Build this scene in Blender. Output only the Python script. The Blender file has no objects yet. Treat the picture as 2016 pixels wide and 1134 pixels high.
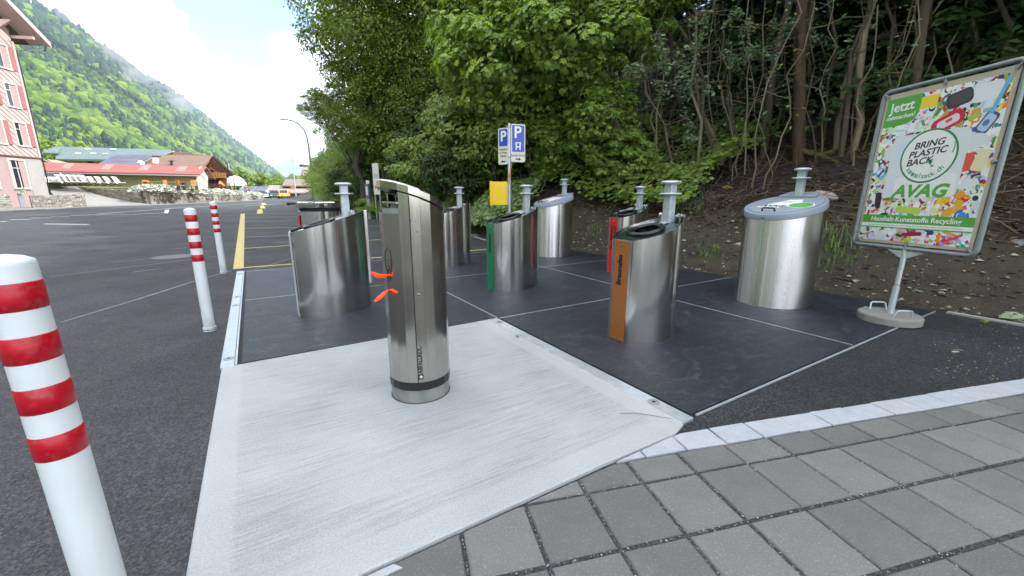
import bpy, math, random
import numpy as np
from mathutils import Vector, Matrix
random.seed(7)
SC = bpy.context.scene
COL = SC.collection
R = math.radians
# ---------------------------------------------------------------- camera
CAM_H = 1.2
FPX = 819.0
PITCH = math.atan(187 / FPX)
cam_d = bpy.data.cameras.new('camera')
cam_d.sensor_width = 36.0
cam_d.lens = 36.0 * FPX / 2016.0
cam_d.clip_start = 0.05
cam_d.clip_end = 20000
cam = bpy.data.objects.new('camera', cam_d)
cam.location = (0, 0, CAM_H)
cam.rotation_euler = (math.pi / 2 - PITCH, 0, 0)
COL.objects.link(cam)
SC.camera = cam
# ---------------------------------------------------------------- world, sun, exposure
SUN_EL, SUN_AZ = R(37), R(98)          # azimuth clockwise from +Y (the view direction)
W = bpy.data.worlds.new('World'); SC.world = W; W.use_nodes = True
nt = W.node_tree; nt.nodes.clear()
def N(tree, typ, **kw):
    n = tree.nodes.new(typ)
    for k, v in kw.items(): setattr(n, k, v)
    return n
wo = N(nt, 'ShaderNodeOutputWorld'); bg = N(nt, 'ShaderNodeBackground')
bg.inputs['Strength'].default_value = 0.10
sky = N(nt, 'ShaderNodeTexSky'); sky.sky_type = 'NISHITA'; sky.sun_disc = False
sky.sun_elevation = SUN_EL; sky.sun_rotation = SUN_AZ; sky.air_density = 1.0; sky.dust_density = 1.5
tc = N(nt, 'ShaderNodeTexCoord')
mp = N(nt, 'ShaderNodeMapping'); mp.inputs['Scale'].default_value = (1, 1, 1.9); mp.inputs['Location'].default_value = (1.30, 0.4, 0.1); mp.inputs['Rotation'].default_value = (0, 0, R(7))
no = N(nt, 'ShaderNodeTexNoise'); no.inputs['Scale'].default_value = 1.9; no.inputs['Detail'].default_value = 9; no.inputs['Roughness'].default_value = 0.52
rp = N(nt, 'ShaderNodeMapRange'); rp.interpolation_type = 'SMOOTHSTEP'
rp.inputs['From Min'].default_value = 0.405; rp.inputs['From Max'].default_value = 0.535
mx = N(nt, 'ShaderNodeMix'); mx.data_type = 'RGBA'
mx.inputs['B'].default_value = (9.6, 9.55, 9.55, 1)
L = nt.links.new
L(tc.outputs['Generated'], mp.inputs['Vector']); L(mp.outputs['Vector'], no.inputs['Vector'])
sxy = N(nt, 'ShaderNodeSeparateXYZ'); L(tc.outputs['Generated'], sxy.inputs['Vector'])
hb = N(nt, 'ShaderNodeMapRange'); hb.interpolation_type = 'SMOOTHSTEP'       # cloud thickens towards the horizon
hb.inputs['From Min'].default_value = 0.0; hb.inputs['From Max'].default_value = 0.36; hb.inputs['To Min'].default_value = 0.22; hb.inputs['To Max'].default_value = 0.0
L(sxy.outputs['Z'], hb.inputs['Value'])
hadd = N(nt, 'ShaderNodeMath'); hadd.operation = 'ADD'; L(no.outputs['Fac'], hadd.inputs[0]); L(hb.outputs['Result'], hadd.inputs[1])
L(hadd.outputs[0], rp.inputs['Value']); L(rp.outputs['Result'], mx.inputs['Factor'])
L(sky.outputs['Color'], mx.inputs['A']); L(mx.outputs['Result'], bg.inputs['Color']); L(bg.outputs['Background'], wo.inputs['Surface'])
sun_d = bpy.data.lights.new('sun', 'SUN'); sun_d.energy = 2.0  # strength; sun_d.angle = R(0.6); sun_d.color = (1.0, 0.95, 0.86)
sun = bpy.data.objects.new('sun', sun_d); COL.objects.link(sun)
sdir = Vector((math.sin(SUN_AZ) * math.cos(SUN_EL), math.cos(SUN_AZ) * math.cos(SUN_EL), math.sin(SUN_EL)))
sun.rotation_euler = sdir.to_track_quat('Z', 'Y').to_euler()
vs = SC.view_settings
vs.view_transform = 'Standard'; vs.look = 'None'; vs.gamma = 1; vs.use_curve_mapping = False
vs.exposure = 1.97
cy = SC.cycles
cy.max_bounces = 7; cy.diffuse_bounces = 3; cy.glossy_bounces = 4; cy.transmission_bounces = 3
cy.volume_bounces = 0; cy.transparent_max_bounces = 4; cy.use_adaptive_sampling = True; cy.adaptive_threshold = 0.015
cy.sample_clamp_indirect = 6; cy.caustics_reflective = False; cy.caustics_refractive = False
try: cy.use_denoising = True
except Exception: pass

# ---------------------------------------------------------------- helpers
def at(px, py, w):
    """world point seen at photo pixel (px, py) at w metres along the optical axis (used to survey the place)"""
    a = (px - 1008) / FPX * w; b = -(py - 567) / FPX * w
    return Vector((a, b * math.sin(PITCH) + w * math.cos(PITCH), CAM_H + b * math.cos(PITCH) - w * math.sin(PITCH)))
def gnd(px, py, z=0.0):
    d = at(px, py, 1.0) - Vector((0, 0, CAM_H))
    t = (z - CAM_H) / d.z
    return Vector((d.x * t, d.y * t, z))
GA = R(31.5)                              # the recycling platform's grid: v to the right and away, u away and left
GV = Vector((math.cos(GA), math.sin(GA), 0)); GU = Vector((-math.sin(GA), math.cos(GA), 0)); GO = Vector((-0.1576, 3.862, 0))
def G(v, u, z=0.0):
    return GO + GV * v + GU * u + Vector((0, 0, z))
def to_grid(x, y):
    d = Vector((x, y, 0)) - GO
    return d.dot(GV), d.dot(GU)

def tag(o, label=None, cat=None, group=None, kind=None):
    if label: o['label'] = label
    if cat: o['category'] = cat
    if group: o['group'] = group
    if kind: o['kind'] = kind
    return o
def empty(name, loc=(0, 0, 0), rz=0.0, label=None, cat=None, group=None, kind=None, parent=None):
    o = bpy.data.objects.new(name, None); COL.objects.link(o)
    o.location = loc; o.rotation_euler = (0, 0, rz); o.empty_display_size = 0.1
    if parent: o.parent = parent
    return tag(o, label, cat, group, kind)
def mesh_obj(name, me, parent=None, loc=None):
    o = bpy.data.objects.new(name, me); COL.objects.link(o)
    if parent: o.parent = parent
    if loc is not None: o.location = loc
    return o
def children(o):
    return list(o.children)
def copy_tree(o, parent=None):
    c = o.copy(); COL.objects.link(c); c.parent = parent
    for ch in children(o): copy_tree(ch, c)
    return c

class MB:
    """collects shapes into one mesh"""
    def __init__(s): s.v = []; s.f = []; s.m = []; s.mi = 0; s.mats = []
    def mat(s, m):
        if m not in s.mats: s.mats.append(m)
        s.mi = s.mats.index(m); return s
    def add(s, vs, fs):
        b = len(s.v); s.v += [tuple(x) for x in vs]
        for f in fs: s.f.append(tuple(i + b for i in f)); s.m.append(s.mi)
        return s
    def box(s, c, d, rz=0.0, M=None):
        hx, hy, hz = d[0] / 2, d[1] / 2, d[2] / 2
        T = M if M is not None else Matrix.Rotation(rz, 4, 'Z')
        pts = [(-hx, -hy, -hz), (hx, -hy, -hz), (hx, hy, -hz), (-hx, hy, -hz), (-hx, -hy, hz), (hx, -hy, hz), (hx, hy, hz), (-hx, hy, hz)]
        vs = [T @ Vector(p) + Vector(c) for p in pts]
        return s.add(vs, [(3, 2, 1, 0), (4, 5, 6, 7), (0, 1, 5, 4), (1, 2, 6, 5), (2, 3, 7, 6), (3, 0, 4, 7)])
    def prism(s, poly, z0, z1, bevel=0.0):
        n = len(poly)
        vs = [(p[0], p[1], z0) for p in poly]
        if bevel > 0:
            cx = sum(p[0] for p in poly) / n; cy_ = sum(p[1] for p in poly) / n
            ins = []
            for p in poly:
                d = math.hypot(p[0] - cx, p[1] - cy_) or 1; k = max(0.0, 1 - bevel * 1.3 / d)
                ins.append((cx + (p[0] - cx) * k, cy_ + (p[1] - cy_) * k))
            vs += [(p[0], p[1], z1 - bevel) for p in poly] + [(p[0], p[1], z1) for p in ins]
            fs = [tuple(range(2 * n, 3 * n))]
            for r in (0, 1):
                fs += [(r * n + i, r * n + (i + 1) % n, (r + 1) * n + (i + 1) % n, (r + 1) * n + i) for i in range(n)]
        else:
            vs += [(p[0], p[1], z1) for p in poly]
            fs = [tuple(range(n, 2 * n))] + [(i, (i + 1) % n, n + (i + 1) % n, n + i) for i in range(n)]
        fs.append(tuple(range(n - 1, -1, -1)))
        return s.add(vs, fs)
    def extrude(s, pts, off):
        """closed solid: polygon of 3-D points swept by the vector off"""
        n = len(pts); off = Vector(off)
        vs = [Vector(p) for p in pts] + [Vector(p) + off for p in pts]
        fs = [tuple(range(n)), tuple(range(2 * n - 1, n - 1, -1))] + [(i, n + i, n + (i + 1) % n, (i + 1) % n) for i in range(n)]
        return s.add(vs, fs)
    def tube(s, pts, rad, n=8, caps=True, flat=1.0):
        pts = [Vector(p) for p in pts]
        if not hasattr(rad, '__len__'): rad = [rad] * len(pts)
        vs = []; ref = None
        for i, p in enumerate(pts):
            d = (pts[min(i + 1, len(pts) - 1)] - pts[max(i - 1, 0)])
            if d.length < 1e-9: d = Vector((0, 0, 1))
            d.normalize()
            if ref is None: ref = Vector((1, 0, 0)) if abs(d.x) < 0.8 else Vector((0, 1, 0))
            a = (ref - d * ref.dot(d))
            if a.length < 1e-6: a = d.orthogonal()
            a.normalize(); ref = a; b = d.cross(a)
            for k in range(n):
                t = 2 * math.pi * k / n
                vs.append(p + (a * math.cos(t) + b * math.sin(t) * flat) * rad[i])
        fs = []
        for i in range(len(pts) - 1):
            for k in range(n):
                fs.append((i * n + k, i * n + (k + 1) % n, (i + 1) * n + (k + 1) % n, (i + 1) * n + k))
        if caps:
            fs.append(tuple(range(n - 1, -1, -1))); fs.append(tuple((len(pts) - 1) * n + k for k in range(n)))
        return s.add(vs, fs)
    def lathe(s, prof, n=32, c=(0, 0, 0), sx=1.0, sy=1.0, cap=True):
        vs = []
        for r, z in prof:
            for k in range(n):
                t = 2 * math.pi * k / n
                vs.append((c[0] + r * sx * math.cos(t), c[1] + r * sy * math.sin(t), c[2] + z))
        fs = []
        for i in range(len(prof) - 1):
            for k in range(n):
                fs.append((i * n + k, i * n + (k + 1) % n, (i + 1) * n + (k + 1) % n, (i + 1) * n + k))
        if cap:
            fs.append(tuple(range(n - 1, -1, -1))); fs.append(tuple((len(prof) - 1) * n + k for k in range(n)))
        return s.add(vs, fs)
    def torus(s, R_, r, M, n=40, m=10, sx=1.0, sy=1.0):
        vs = []
        for i in range(n):
            a = 2 * math.pi * i / n
            for j in range(m):
                b = 2 * math.pi * j / m
                q = R_ + r * math.cos(b)
                vs.append(M @ Vector((q * math.cos(a) * sx, q * math.sin(a) * sy, r * math.sin(b))))
        fs = [(i * m + j, ((i + 1) % n) * m + j, ((i + 1) % n) * m + (j + 1) % m, i * m + (j + 1) % m) for i in range(n) for j in range(m)]
        return s.add(vs, fs)
    def mesh(s, name):
        me = bpy.data.meshes.new(name); me.from_pydata(s.v, [], s.f)
        for m in s.mats: me.materials.append(m)
        if len(s.mats) > 1: me.polygons.foreach_set('material_index', s.m)
        return me
    def build(s, name, m=None, parent=None, smooth=None, bevel=0.0, loc=None):
        if m is not None and not s.mats: s.mats = [m]
        me = s.mesh(name)
        if smooth is not None:
            me.polygons.foreach_set('use_smooth', [True] * len(me.polygons)); me.update()
            try: me.set_sharp_from_angle(angle=R(smooth))
            except Exception: pass
        me.update()
        o = mesh_obj(name, me, parent, loc)
        if bevel:
            b = o.modifiers.new('bevel', 'BEVEL'); b.width = bevel; b.segments = 2; b.limit_method = 'ANGLE'; b.angle_limit = R(40)
        return o

def text_part(name, body, m, size, parent=None, M=Matrix(), extrude=0.0004, shear=0.0, offset=0.0, ax='CENTER', ay='CENTER', sx=1.0, space=1.0, line=1.0):
    cu = bpy.data.curves.new(name, 'FONT'); cu.body = body; cu.size = size; cu.extrude = extrude; cu.shear = shear; cu.offset = offset
    cu.align_x = ax; cu.align_y = ay; cu.space_character = space; cu.space_line = line; cu.resolution_u = 3
    ob = bpy.data.objects.new(name + '_curve', cu); COL.objects.link(ob)
    dg = bpy.context.evaluated_depsgraph_get(); dg.update()
    me = bpy.data.meshes.new_from_object(ob.evaluated_get(dg)); me.name = name
    bpy.data.objects.remove(ob); bpy.data.curves.remove(cu)
    me.transform(M @ Matrix.Diagonal((sx, 1, 1, 1)))
    me.materials.clear(); me.materials.append(m)
    return mesh_obj(name, me, parent)

def clip_poly(poly, n, c):
    """keep the part of poly where n.x*x+n.y*y <= c"""
    out = []
    for i in range(len(poly)):
        a, b = poly[i], poly[(i + 1) % len(poly)]
        da, db = a[0] * n[0] + a[1] * n[1] - c, b[0] * n[0] + b[1] * n[1] - c
        if da <= 0: out.append(a)
        if (da < 0 < db) or (db < 0 < da):
            t = da / (da - db); out.append((a[0] + (b[0] - a[0]) * t, a[1] + (b[1] - a[1]) * t))
    return out

# ---------------------------------------------------------------- materials
def newmat(name):
    m = bpy.data.materials.new(name); m.use_nodes = True
    t = m.node_tree; b = t.nodes['Principled BSDF']
    return m, t, b
def mat(name, col, rough=0.6, metal=0.0, var=0.12, scale=6.0, bump=0.0, bscale=60.0, stretch=None, spec=0.5, rvar=0.0, coat=0.0, speck=None):
    """procedural material: noise-varied colour, optional fine relief, optional speckle (colour, scale, amount)"""
    m, t, b = newmat(name); lk = t.links.new
    tc = N(t, 'ShaderNodeTexCoord'); mp = N(t, 'ShaderNodeMapping')
    if stretch: mp.inputs['Scale'].default_value = stretch
    lk(tc.outputs['Object'], mp.inputs['Vector'])
    no = N(t, 'ShaderNodeTexNoise'); no.inputs['Scale'].default_value = scale; no.inputs['Detail'].default_value = 6; no.inputs['Roughness'].default_value = 0.62
    lk(mp.outputs['Vector'], no.inputs['Vector'])
    rp = N(t, 'ShaderNodeMapRange'); rp.inputs['From Min'].default_value = 0.25; rp.inputs['From Max'].default_value = 0.75
    rp.inputs['To Min'].default_value = 1 - var; rp.inputs['To Max'].default_value = 1 + var
    lk(no.outputs['Fac'], rp.inputs['Value'])
    mul = N(t, 'ShaderNodeMix'); mul.data_type = 'RGBA'; mul.blend_type = 'MULTIPLY'; mul.inputs['Factor'].default_value = 1
    mul.inputs['A'].default_value = (*col, 1); lk(rp.outputs['Result'], mul.inputs['B'])
    out = mul.outputs['Result']
    if speck:
        sc_, ss, amt = speck
        vo = N(t, 'ShaderNodeTexNoise'); vo.inputs['Scale'].default_value = ss; vo.inputs['Detail'].default_value = 2
        lk(mp.outputs['Vector'], vo.inputs['Vector'])
        r2 = N(t, 'ShaderNodeMapRange'); r2.inputs['From Min'].default_value = 0.56; r2.inputs['From Max'].default_value = 0.72; r2.inputs['To Max'].default_value = amt
        lk(vo.outputs['Fac'], r2.inputs['Value'])
        m2 = N(t, 'ShaderNodeMix'); m2.data_type = 'RGBA'; lk(r2.outputs['Result'], m2.inputs['Factor']); lk(out, m2.inputs['A']); m2.inputs['B'].default_value = (*sc_, 1)
        out = m2.outputs['Result']
    lk(out, b.inputs['Base Color'])
    b.inputs['Roughness'].default_value = rough; b.inputs['Metallic'].default_value = metal
    b.inputs['Specular IOR Level'].default_value = spec; b.inputs['Coat Weight'].default_value = coat
    if rvar:
        r3 = N(t, 'ShaderNodeMapRange'); r3.inputs['From Min'].default_value = 0.3; r3.inputs['From Max'].default_value = 0.7
        r3.inputs['To Min'].default_value = max(0.02, rough - rvar); r3.inputs['To Max'].default_value = rough + rvar
        lk(no.outputs['Fac'], r3.inputs['Value']); lk(r3.outputs['Result'], b.inputs['Roughness'])
    if bump:
        n2 = N(t, 'ShaderNodeTexNoise'); n2.inputs['Scale'].default_value = bscale; n2.inputs['Detail'].default_value = 4
        lk(mp.outputs['Vector'], n2.inputs['Vector'])
        bp = N(t, 'ShaderNodeBump'); bp.inputs['Strength'].default_value = bump; bp.inputs['Distance'].default_value = 0.01
        lk(n2.outputs['Fac'], bp.inputs['Height']); lk(bp.outputs['Normal'], b.inputs['Normal'])
    m['b'] = 1
    return m
def leaf_mat(name, cols, trans=0.35, rough=0.5, spec=0.35):
    m, t, b = newmat(name); lk = t.links.new
    ge = N(t, 'ShaderNodeNewGeometry'); cr = N(t, 'ShaderNodeValToRGB')
    el = cr.color_ramp.elements
    while len(el) < len(cols): el.new(0.5)
    for i, c in enumerate(cols):
        el[i].position = i / (len(cols) - 1); el[i].color = (*c, 1)
    lk(ge.outputs['Random Per Island'], cr.inputs['Fac'])
    h0 = N(t, 'ShaderNodeHueSaturation'); h0.inputs['Value'].default_value = 1 / (1 - trans)      # reflected share of the mix keeps the leaf's own colour
    lk(cr.outputs['Color'], h0.inputs['Color']); lk(h0.outputs['Color'], b.inputs['Base Color']); b.inputs['Roughness'].default_value = rough; b.inputs['Specular IOR Level'].default_value = spec
    tr = N(t, 'ShaderNodeBsdfTranslucent')
    hs = N(t, 'ShaderNodeHueSaturation'); hs.inputs['Hue'].default_value = 0.485; hs.inputs['Saturation'].default_value = 1.15; hs.inputs['Value'].default_value = 1.6
    lk(cr.outputs['Color'], hs.inputs['Color']); lk(hs.outputs['Color'], tr.inputs['Color'])
    ms = N(t, 'ShaderNodeMixShader'); ms.inputs['Fac'].default_value = trans
    lk(b.outputs['BSDF'], ms.inputs[1]); lk(tr.outputs['BSDF'], ms.inputs[2])
    lk(ms.outputs['Shader'], t.nodes['Material Output'].inputs['Surface'])
    return m
def steel_mat(name, col, rough, aniso=0.0, streak=0.0, rot=0.0, sc=(30, 30, 0.4)):
    m, t, b = newmat(name); lk = t.links.new
    b.inputs['Metallic'].default_value = 1; b.inputs['Base Color'].default_value = (*col, 1); b.inputs['Roughness'].default_value = rough
    tc = N(t, 'ShaderNodeTexCoord'); mp = N(t, 'ShaderNodeMapping'); mp.inputs['Scale'].default_value = sc
    lk(tc.outputs['Object'], mp.inputs['Vector'])
    no = N(t, 'ShaderNodeTexNoise'); no.inputs['Scale'].default_value = 1.0; no.inputs['Detail'].default_value = 5; lk(mp.outputs['Vector'], no.inputs['Vector'])
    rr = N(t, 'ShaderNodeMapRange'); rr.inputs['From Min'].default_value = 0.3; rr.inputs['From Max'].default_value = 0.7
    rr.inputs['To Min'].default_value = rough * 0.8; rr.inputs['To Max'].default_value = rough * 1.25
    lk(no.outputs['Fac'], rr.inputs['Value']); lk(rr.outputs['Result'], b.inputs['Roughness'])
    if aniso:
        b.inputs['Anisotropic'].default_value = aniso; b.inputs['Anisotropic Rotation'].default_value = rot
        tg = N(t, 'ShaderNodeTangent'); tg.direction_type = 'RADIAL'; tg.axis = 'Z'; lk(tg.outputs['Tangent'], b.inputs['Tangent'])
    n2 = N(t, 'ShaderNodeTexNoise'); n2.inputs['Scale'].default_value = 4.0; n2.inputs['Detail'].default_value = 6; lk(tc.outputs['Object'], n2.inputs['Vector'])
    cm = N(t, 'ShaderNodeMapRange'); cm.inputs['From Min'].default_value = 0.3; cm.inputs['From Max'].default_value = 0.7; cm.inputs['To Min'].default_value = 0.93; cm.inputs['To Max'].default_value = 1.04
    lk(n2.outputs['Fac'], cm.inputs['Value'])
    n3 = N(t, 'ShaderNodeTexNoise'); n3.inputs['Scale'].default_value = 75; n3.inputs['Detail'].default_value = 1; lk(tc.outputs['Object'], n3.inputs['Vector'])
    sp = N(t, 'ShaderNodeMapRange'); sp.inputs['From Min'].default_value = 0.735; sp.inputs['From Max'].default_value = 0.77; sp.inputs['To Max'].default_value = 0.75; lk(n3.outputs['Fac'], sp.inputs['Value'])
    mul = N(t, 'ShaderNodeMix'); mul.data_type = 'RGBA'; mul.blend_type = 'MULTIPLY'; mul.inputs['Factor'].default_value = 1
    mul.inputs['A'].default_value = (*col, 1); lk(cm.outputs['Result'], mul.inputs['B'])
    dk = N(t, 'ShaderNodeMix'); dk.data_type = 'RGBA'; lk(sp.outputs['Result'], dk.inputs['Factor']); lk(mul.outputs['Result'], dk.inputs['A']); dk.inputs['B'].default_value = (.05, .045, .035, 1); lk(dk.outputs['Result'], b.inputs['Base Color'])
    if streak:
        bp = N(t, 'ShaderNodeBump'); bp.inputs['Strength'].default_value = streak; bp.inputs['Distance'].default_value = 0.004
        lk(no.outputs['Fac'], bp.inputs['Height']); lk(bp.outputs['Normal'], b.inputs['Normal'])
    return m
# ================================================================ the setting: ground, road, platform
M = {}
M['meadow'] = mat('meadow', (0.10, 0.15, 0.035), 0.9, var=0.35, scale=0.08)
def asphalt_mat(name, base, light, dark, grain, patch):
    m, t, b = newmat(name); lk = t.links.new
    tc = N(t, 'ShaderNodeTexCoord'); o = tc.outputs['Object']
    def noise(sc, det=4, rough=.6, src=o):
        n = N(t, 'ShaderNodeTexNoise'); n.inputs['Scale'].default_value = sc; n.inputs['Detail'].default_value = det; n.inputs['Roughness'].default_value = rough; lk(src, n.inputs['Vector']); return n.outputs['Fac']
    def rng_(v, a, b_, c, d):
        r = N(t, 'ShaderNodeMapRange'); r.inputs['From Min'].default_value = a; r.inputs['From Max'].default_value = b_; r.inputs['To Min'].default_value = c; r.inputs['To Max'].default_value = d; lk(v, r.inputs['Value']); return r.outputs['Result']
    def mixc(f, a, c, mode='MIX'):
        x = N(t, 'ShaderNodeMix'); x.data_type = 'RGBA'; x.blend_type = mode
        if isinstance(f, float): x.inputs['Factor'].default_value = f
        else: lk(f, x.inputs['Factor'])
        for i, q in (('A', a), ('B', c)):
            if isinstance(q, tuple): x.inputs[i].default_value = (*q, 1)
            else: lk(q, x.inputs[i])
        return x.outputs['Result']
    vo = N(t, 'ShaderNodeTexVoronoi'); vo.inputs['Scale'].default_value = grain; lk(o, vo.inputs['Vector'])
    wn = N(t, 'ShaderNodeTexWhiteNoise'); lk(vo.outputs['Color'], wn.inputs['Vector'])
    g = wn.outputs['Value']
    col = mixc(rng_(g, .55, 1.0, 0, .8), base, light)
    col = mixc(rng_(g, .35, 0.0, 0, .85), col, dark)
    col = mixc(1.0, col, rng_(noise(.5, 5), .3, .7, 1 - patch, 1 + patch), 'MULTIPLY')
    col = mixc(1.0, col, rng_(noise(6.0, 5), .3, .7, .86, 1.14), 'MULTIPLY')
    lk(col, b.inputs['Base Color']); b.inputs['Specular IOR Level'].default_value = .4
    lk(rng_(noise(1.1, 4), .3, .7, .70, .88), b.inputs['Roughness'])
    bp = N(t, 'ShaderNodeBump'); bp.inputs['Strength'].default_value = 1.0; bp.inputs['Distance'].default_value = .004
    ma = N(t, 'ShaderNodeMath'); ma.operation = 'ADD'; lk(vo.outputs['Distance'], ma.inputs[0]); lk(g, ma.inputs[1]); lk(ma.outputs[0], bp.inputs['Height']); lk(bp.outputs['Normal'], b.inputs['Normal'])
    return m
M['asphalt'] = asphalt_mat('asphalt', (0.044, 0.045, 0.048), (0.095, 0.096, 0.10), (0.019, 0.019, 0.021), 120, .26)
M['asphalt_new'] = asphalt_mat('asphalt_new', (0.022, 0.0225, 0.025), (0.075, 0.076, 0.08), (0.007, 0.007, 0.008), 120, .3)
M['rubber'] = mat('rubber_plate', (0.016, 0.020, 0.029), 0.50, var=0.16, scale=3.5, bump=0.5, bscale=120, stretch=(1, 3.2, 1), speck=((0.13, 0.14, 0.16), 30, 0.28), spec=0.45, rvar=0.05)
def scuffs(m):
    """dried puddle rims and pale scrapes on the rubber plates"""
    t = m.node_tree; b = t.nodes['Principled BSDF']; lk = t.links.new; src = b.inputs['Base Color'].links[0].from_socket
    tc = N(t, 'ShaderNodeTexCoord'); oi = N(t, 'ShaderNodeObjectInfo'); va = N(t, 'ShaderNodeVectorMath'); va.operation = 'ADD'; lk(tc.outputs['Object'], va.inputs[0]); lk(oi.outputs['Random'], va.inputs[1])
    def band(sc, det, lo, wid, amt, stretch=None):
        v = va.outputs[0]
        if stretch:
            mp = N(t, 'ShaderNodeMapping'); mp.inputs['Scale'].default_value = stretch; mp.inputs['Rotation'].default_value = (0, 0, .5); lk(v, mp.inputs['Vector']); v = mp.outputs['Vector']
        n = N(t, 'ShaderNodeTexNoise'); n.inputs['Scale'].default_value = sc; n.inputs['Detail'].default_value = det; lk(v, n.inputs['Vector'])
        s1 = N(t, 'ShaderNodeMath'); s1.operation = 'SUBTRACT'; lk(n.outputs['Fac'], s1.inputs[0]); s1.inputs[1].default_value = lo
        ab = N(t, 'ShaderNodeMath'); ab.operation = 'ABSOLUTE'; lk(s1.outputs[0], ab.inputs[0])
        r = N(t, 'ShaderNodeMapRange'); r.inputs['From Min'].default_value = wid; r.inputs['From Max'].default_value = 0; r.inputs['To Max'].default_value = amt; lk(ab.outputs[0], r.inputs['Value'])
        return r.outputs['Result']
    for f in (band(1.3, 6, .52, .010, .22), band(2.0, 3, .60, .006, .35, (1, 7, 1)), band(9, 5, .68, .05, .30)):
        mu = N(t, 'ShaderNodeMix'); mu.data_type = 'RGBA'; lk(f, mu.inputs['Factor']); lk(src, mu.inputs['A']); mu.inputs['B'].default_value = (.13, .14, .16, 1); src = mu.outputs['Result']
    lk(src, b.inputs['Base Color'])
scuffs(M['rubber'])
M['galv'] = mat('galvanised_steel', (0.52, 0.56, 0.60), 0.42, metal=0.55, var=0.16, scale=22, rvar=0.1, bump=0.05, bscale=40)
M['galv_dark'] = mat('galvanised_frame', (0.36, 0.38, 0.39), 0.45, metal=0.6, var=0.15, scale=18, rvar=0.08)
M['seam'] = mat('seam_metal', (0.42, 0.45, 0.48), 0.45, metal=0.4, var=0.2, scale=10)
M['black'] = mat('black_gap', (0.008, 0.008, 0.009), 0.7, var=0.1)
M['granite'] = mat('granite', (0.40, 0.42, 0.45), 0.75, var=0.12, scale=14, bump=0.35, bscale=160, speck=((0.20, 0.22, 0.26), 190, 0.6))
M['joint'] = mat('joint_gravel', (0.045, 0.042, 0.038), 0.95, var=0.5, scale=90, bump=1.0, bscale=150)
M['yellow'] = mat('yellow_road_paint', (0.52, 0.42, 0.15), 0.7, var=0.16, scale=5, speck=((0.10, 0.10, 0.10), 60, 0.35))
M['white_line'] = mat('white_road_paint', (0.62, 0.63, 0.64), 0.7, var=0.15, scale=5, speck=((0.10, 0.10, 0.10), 40, 0.4))
M['chalk'] = mat('worn_chalk_line', (0.17, 0.17, 0.175), 0.85, var=0.35, scale=6)
M['cement'] = mat('cement_edging', (0.38, 0.38, 0.36), 0.85, var=0.15, scale=9, bump=0.3)

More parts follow.
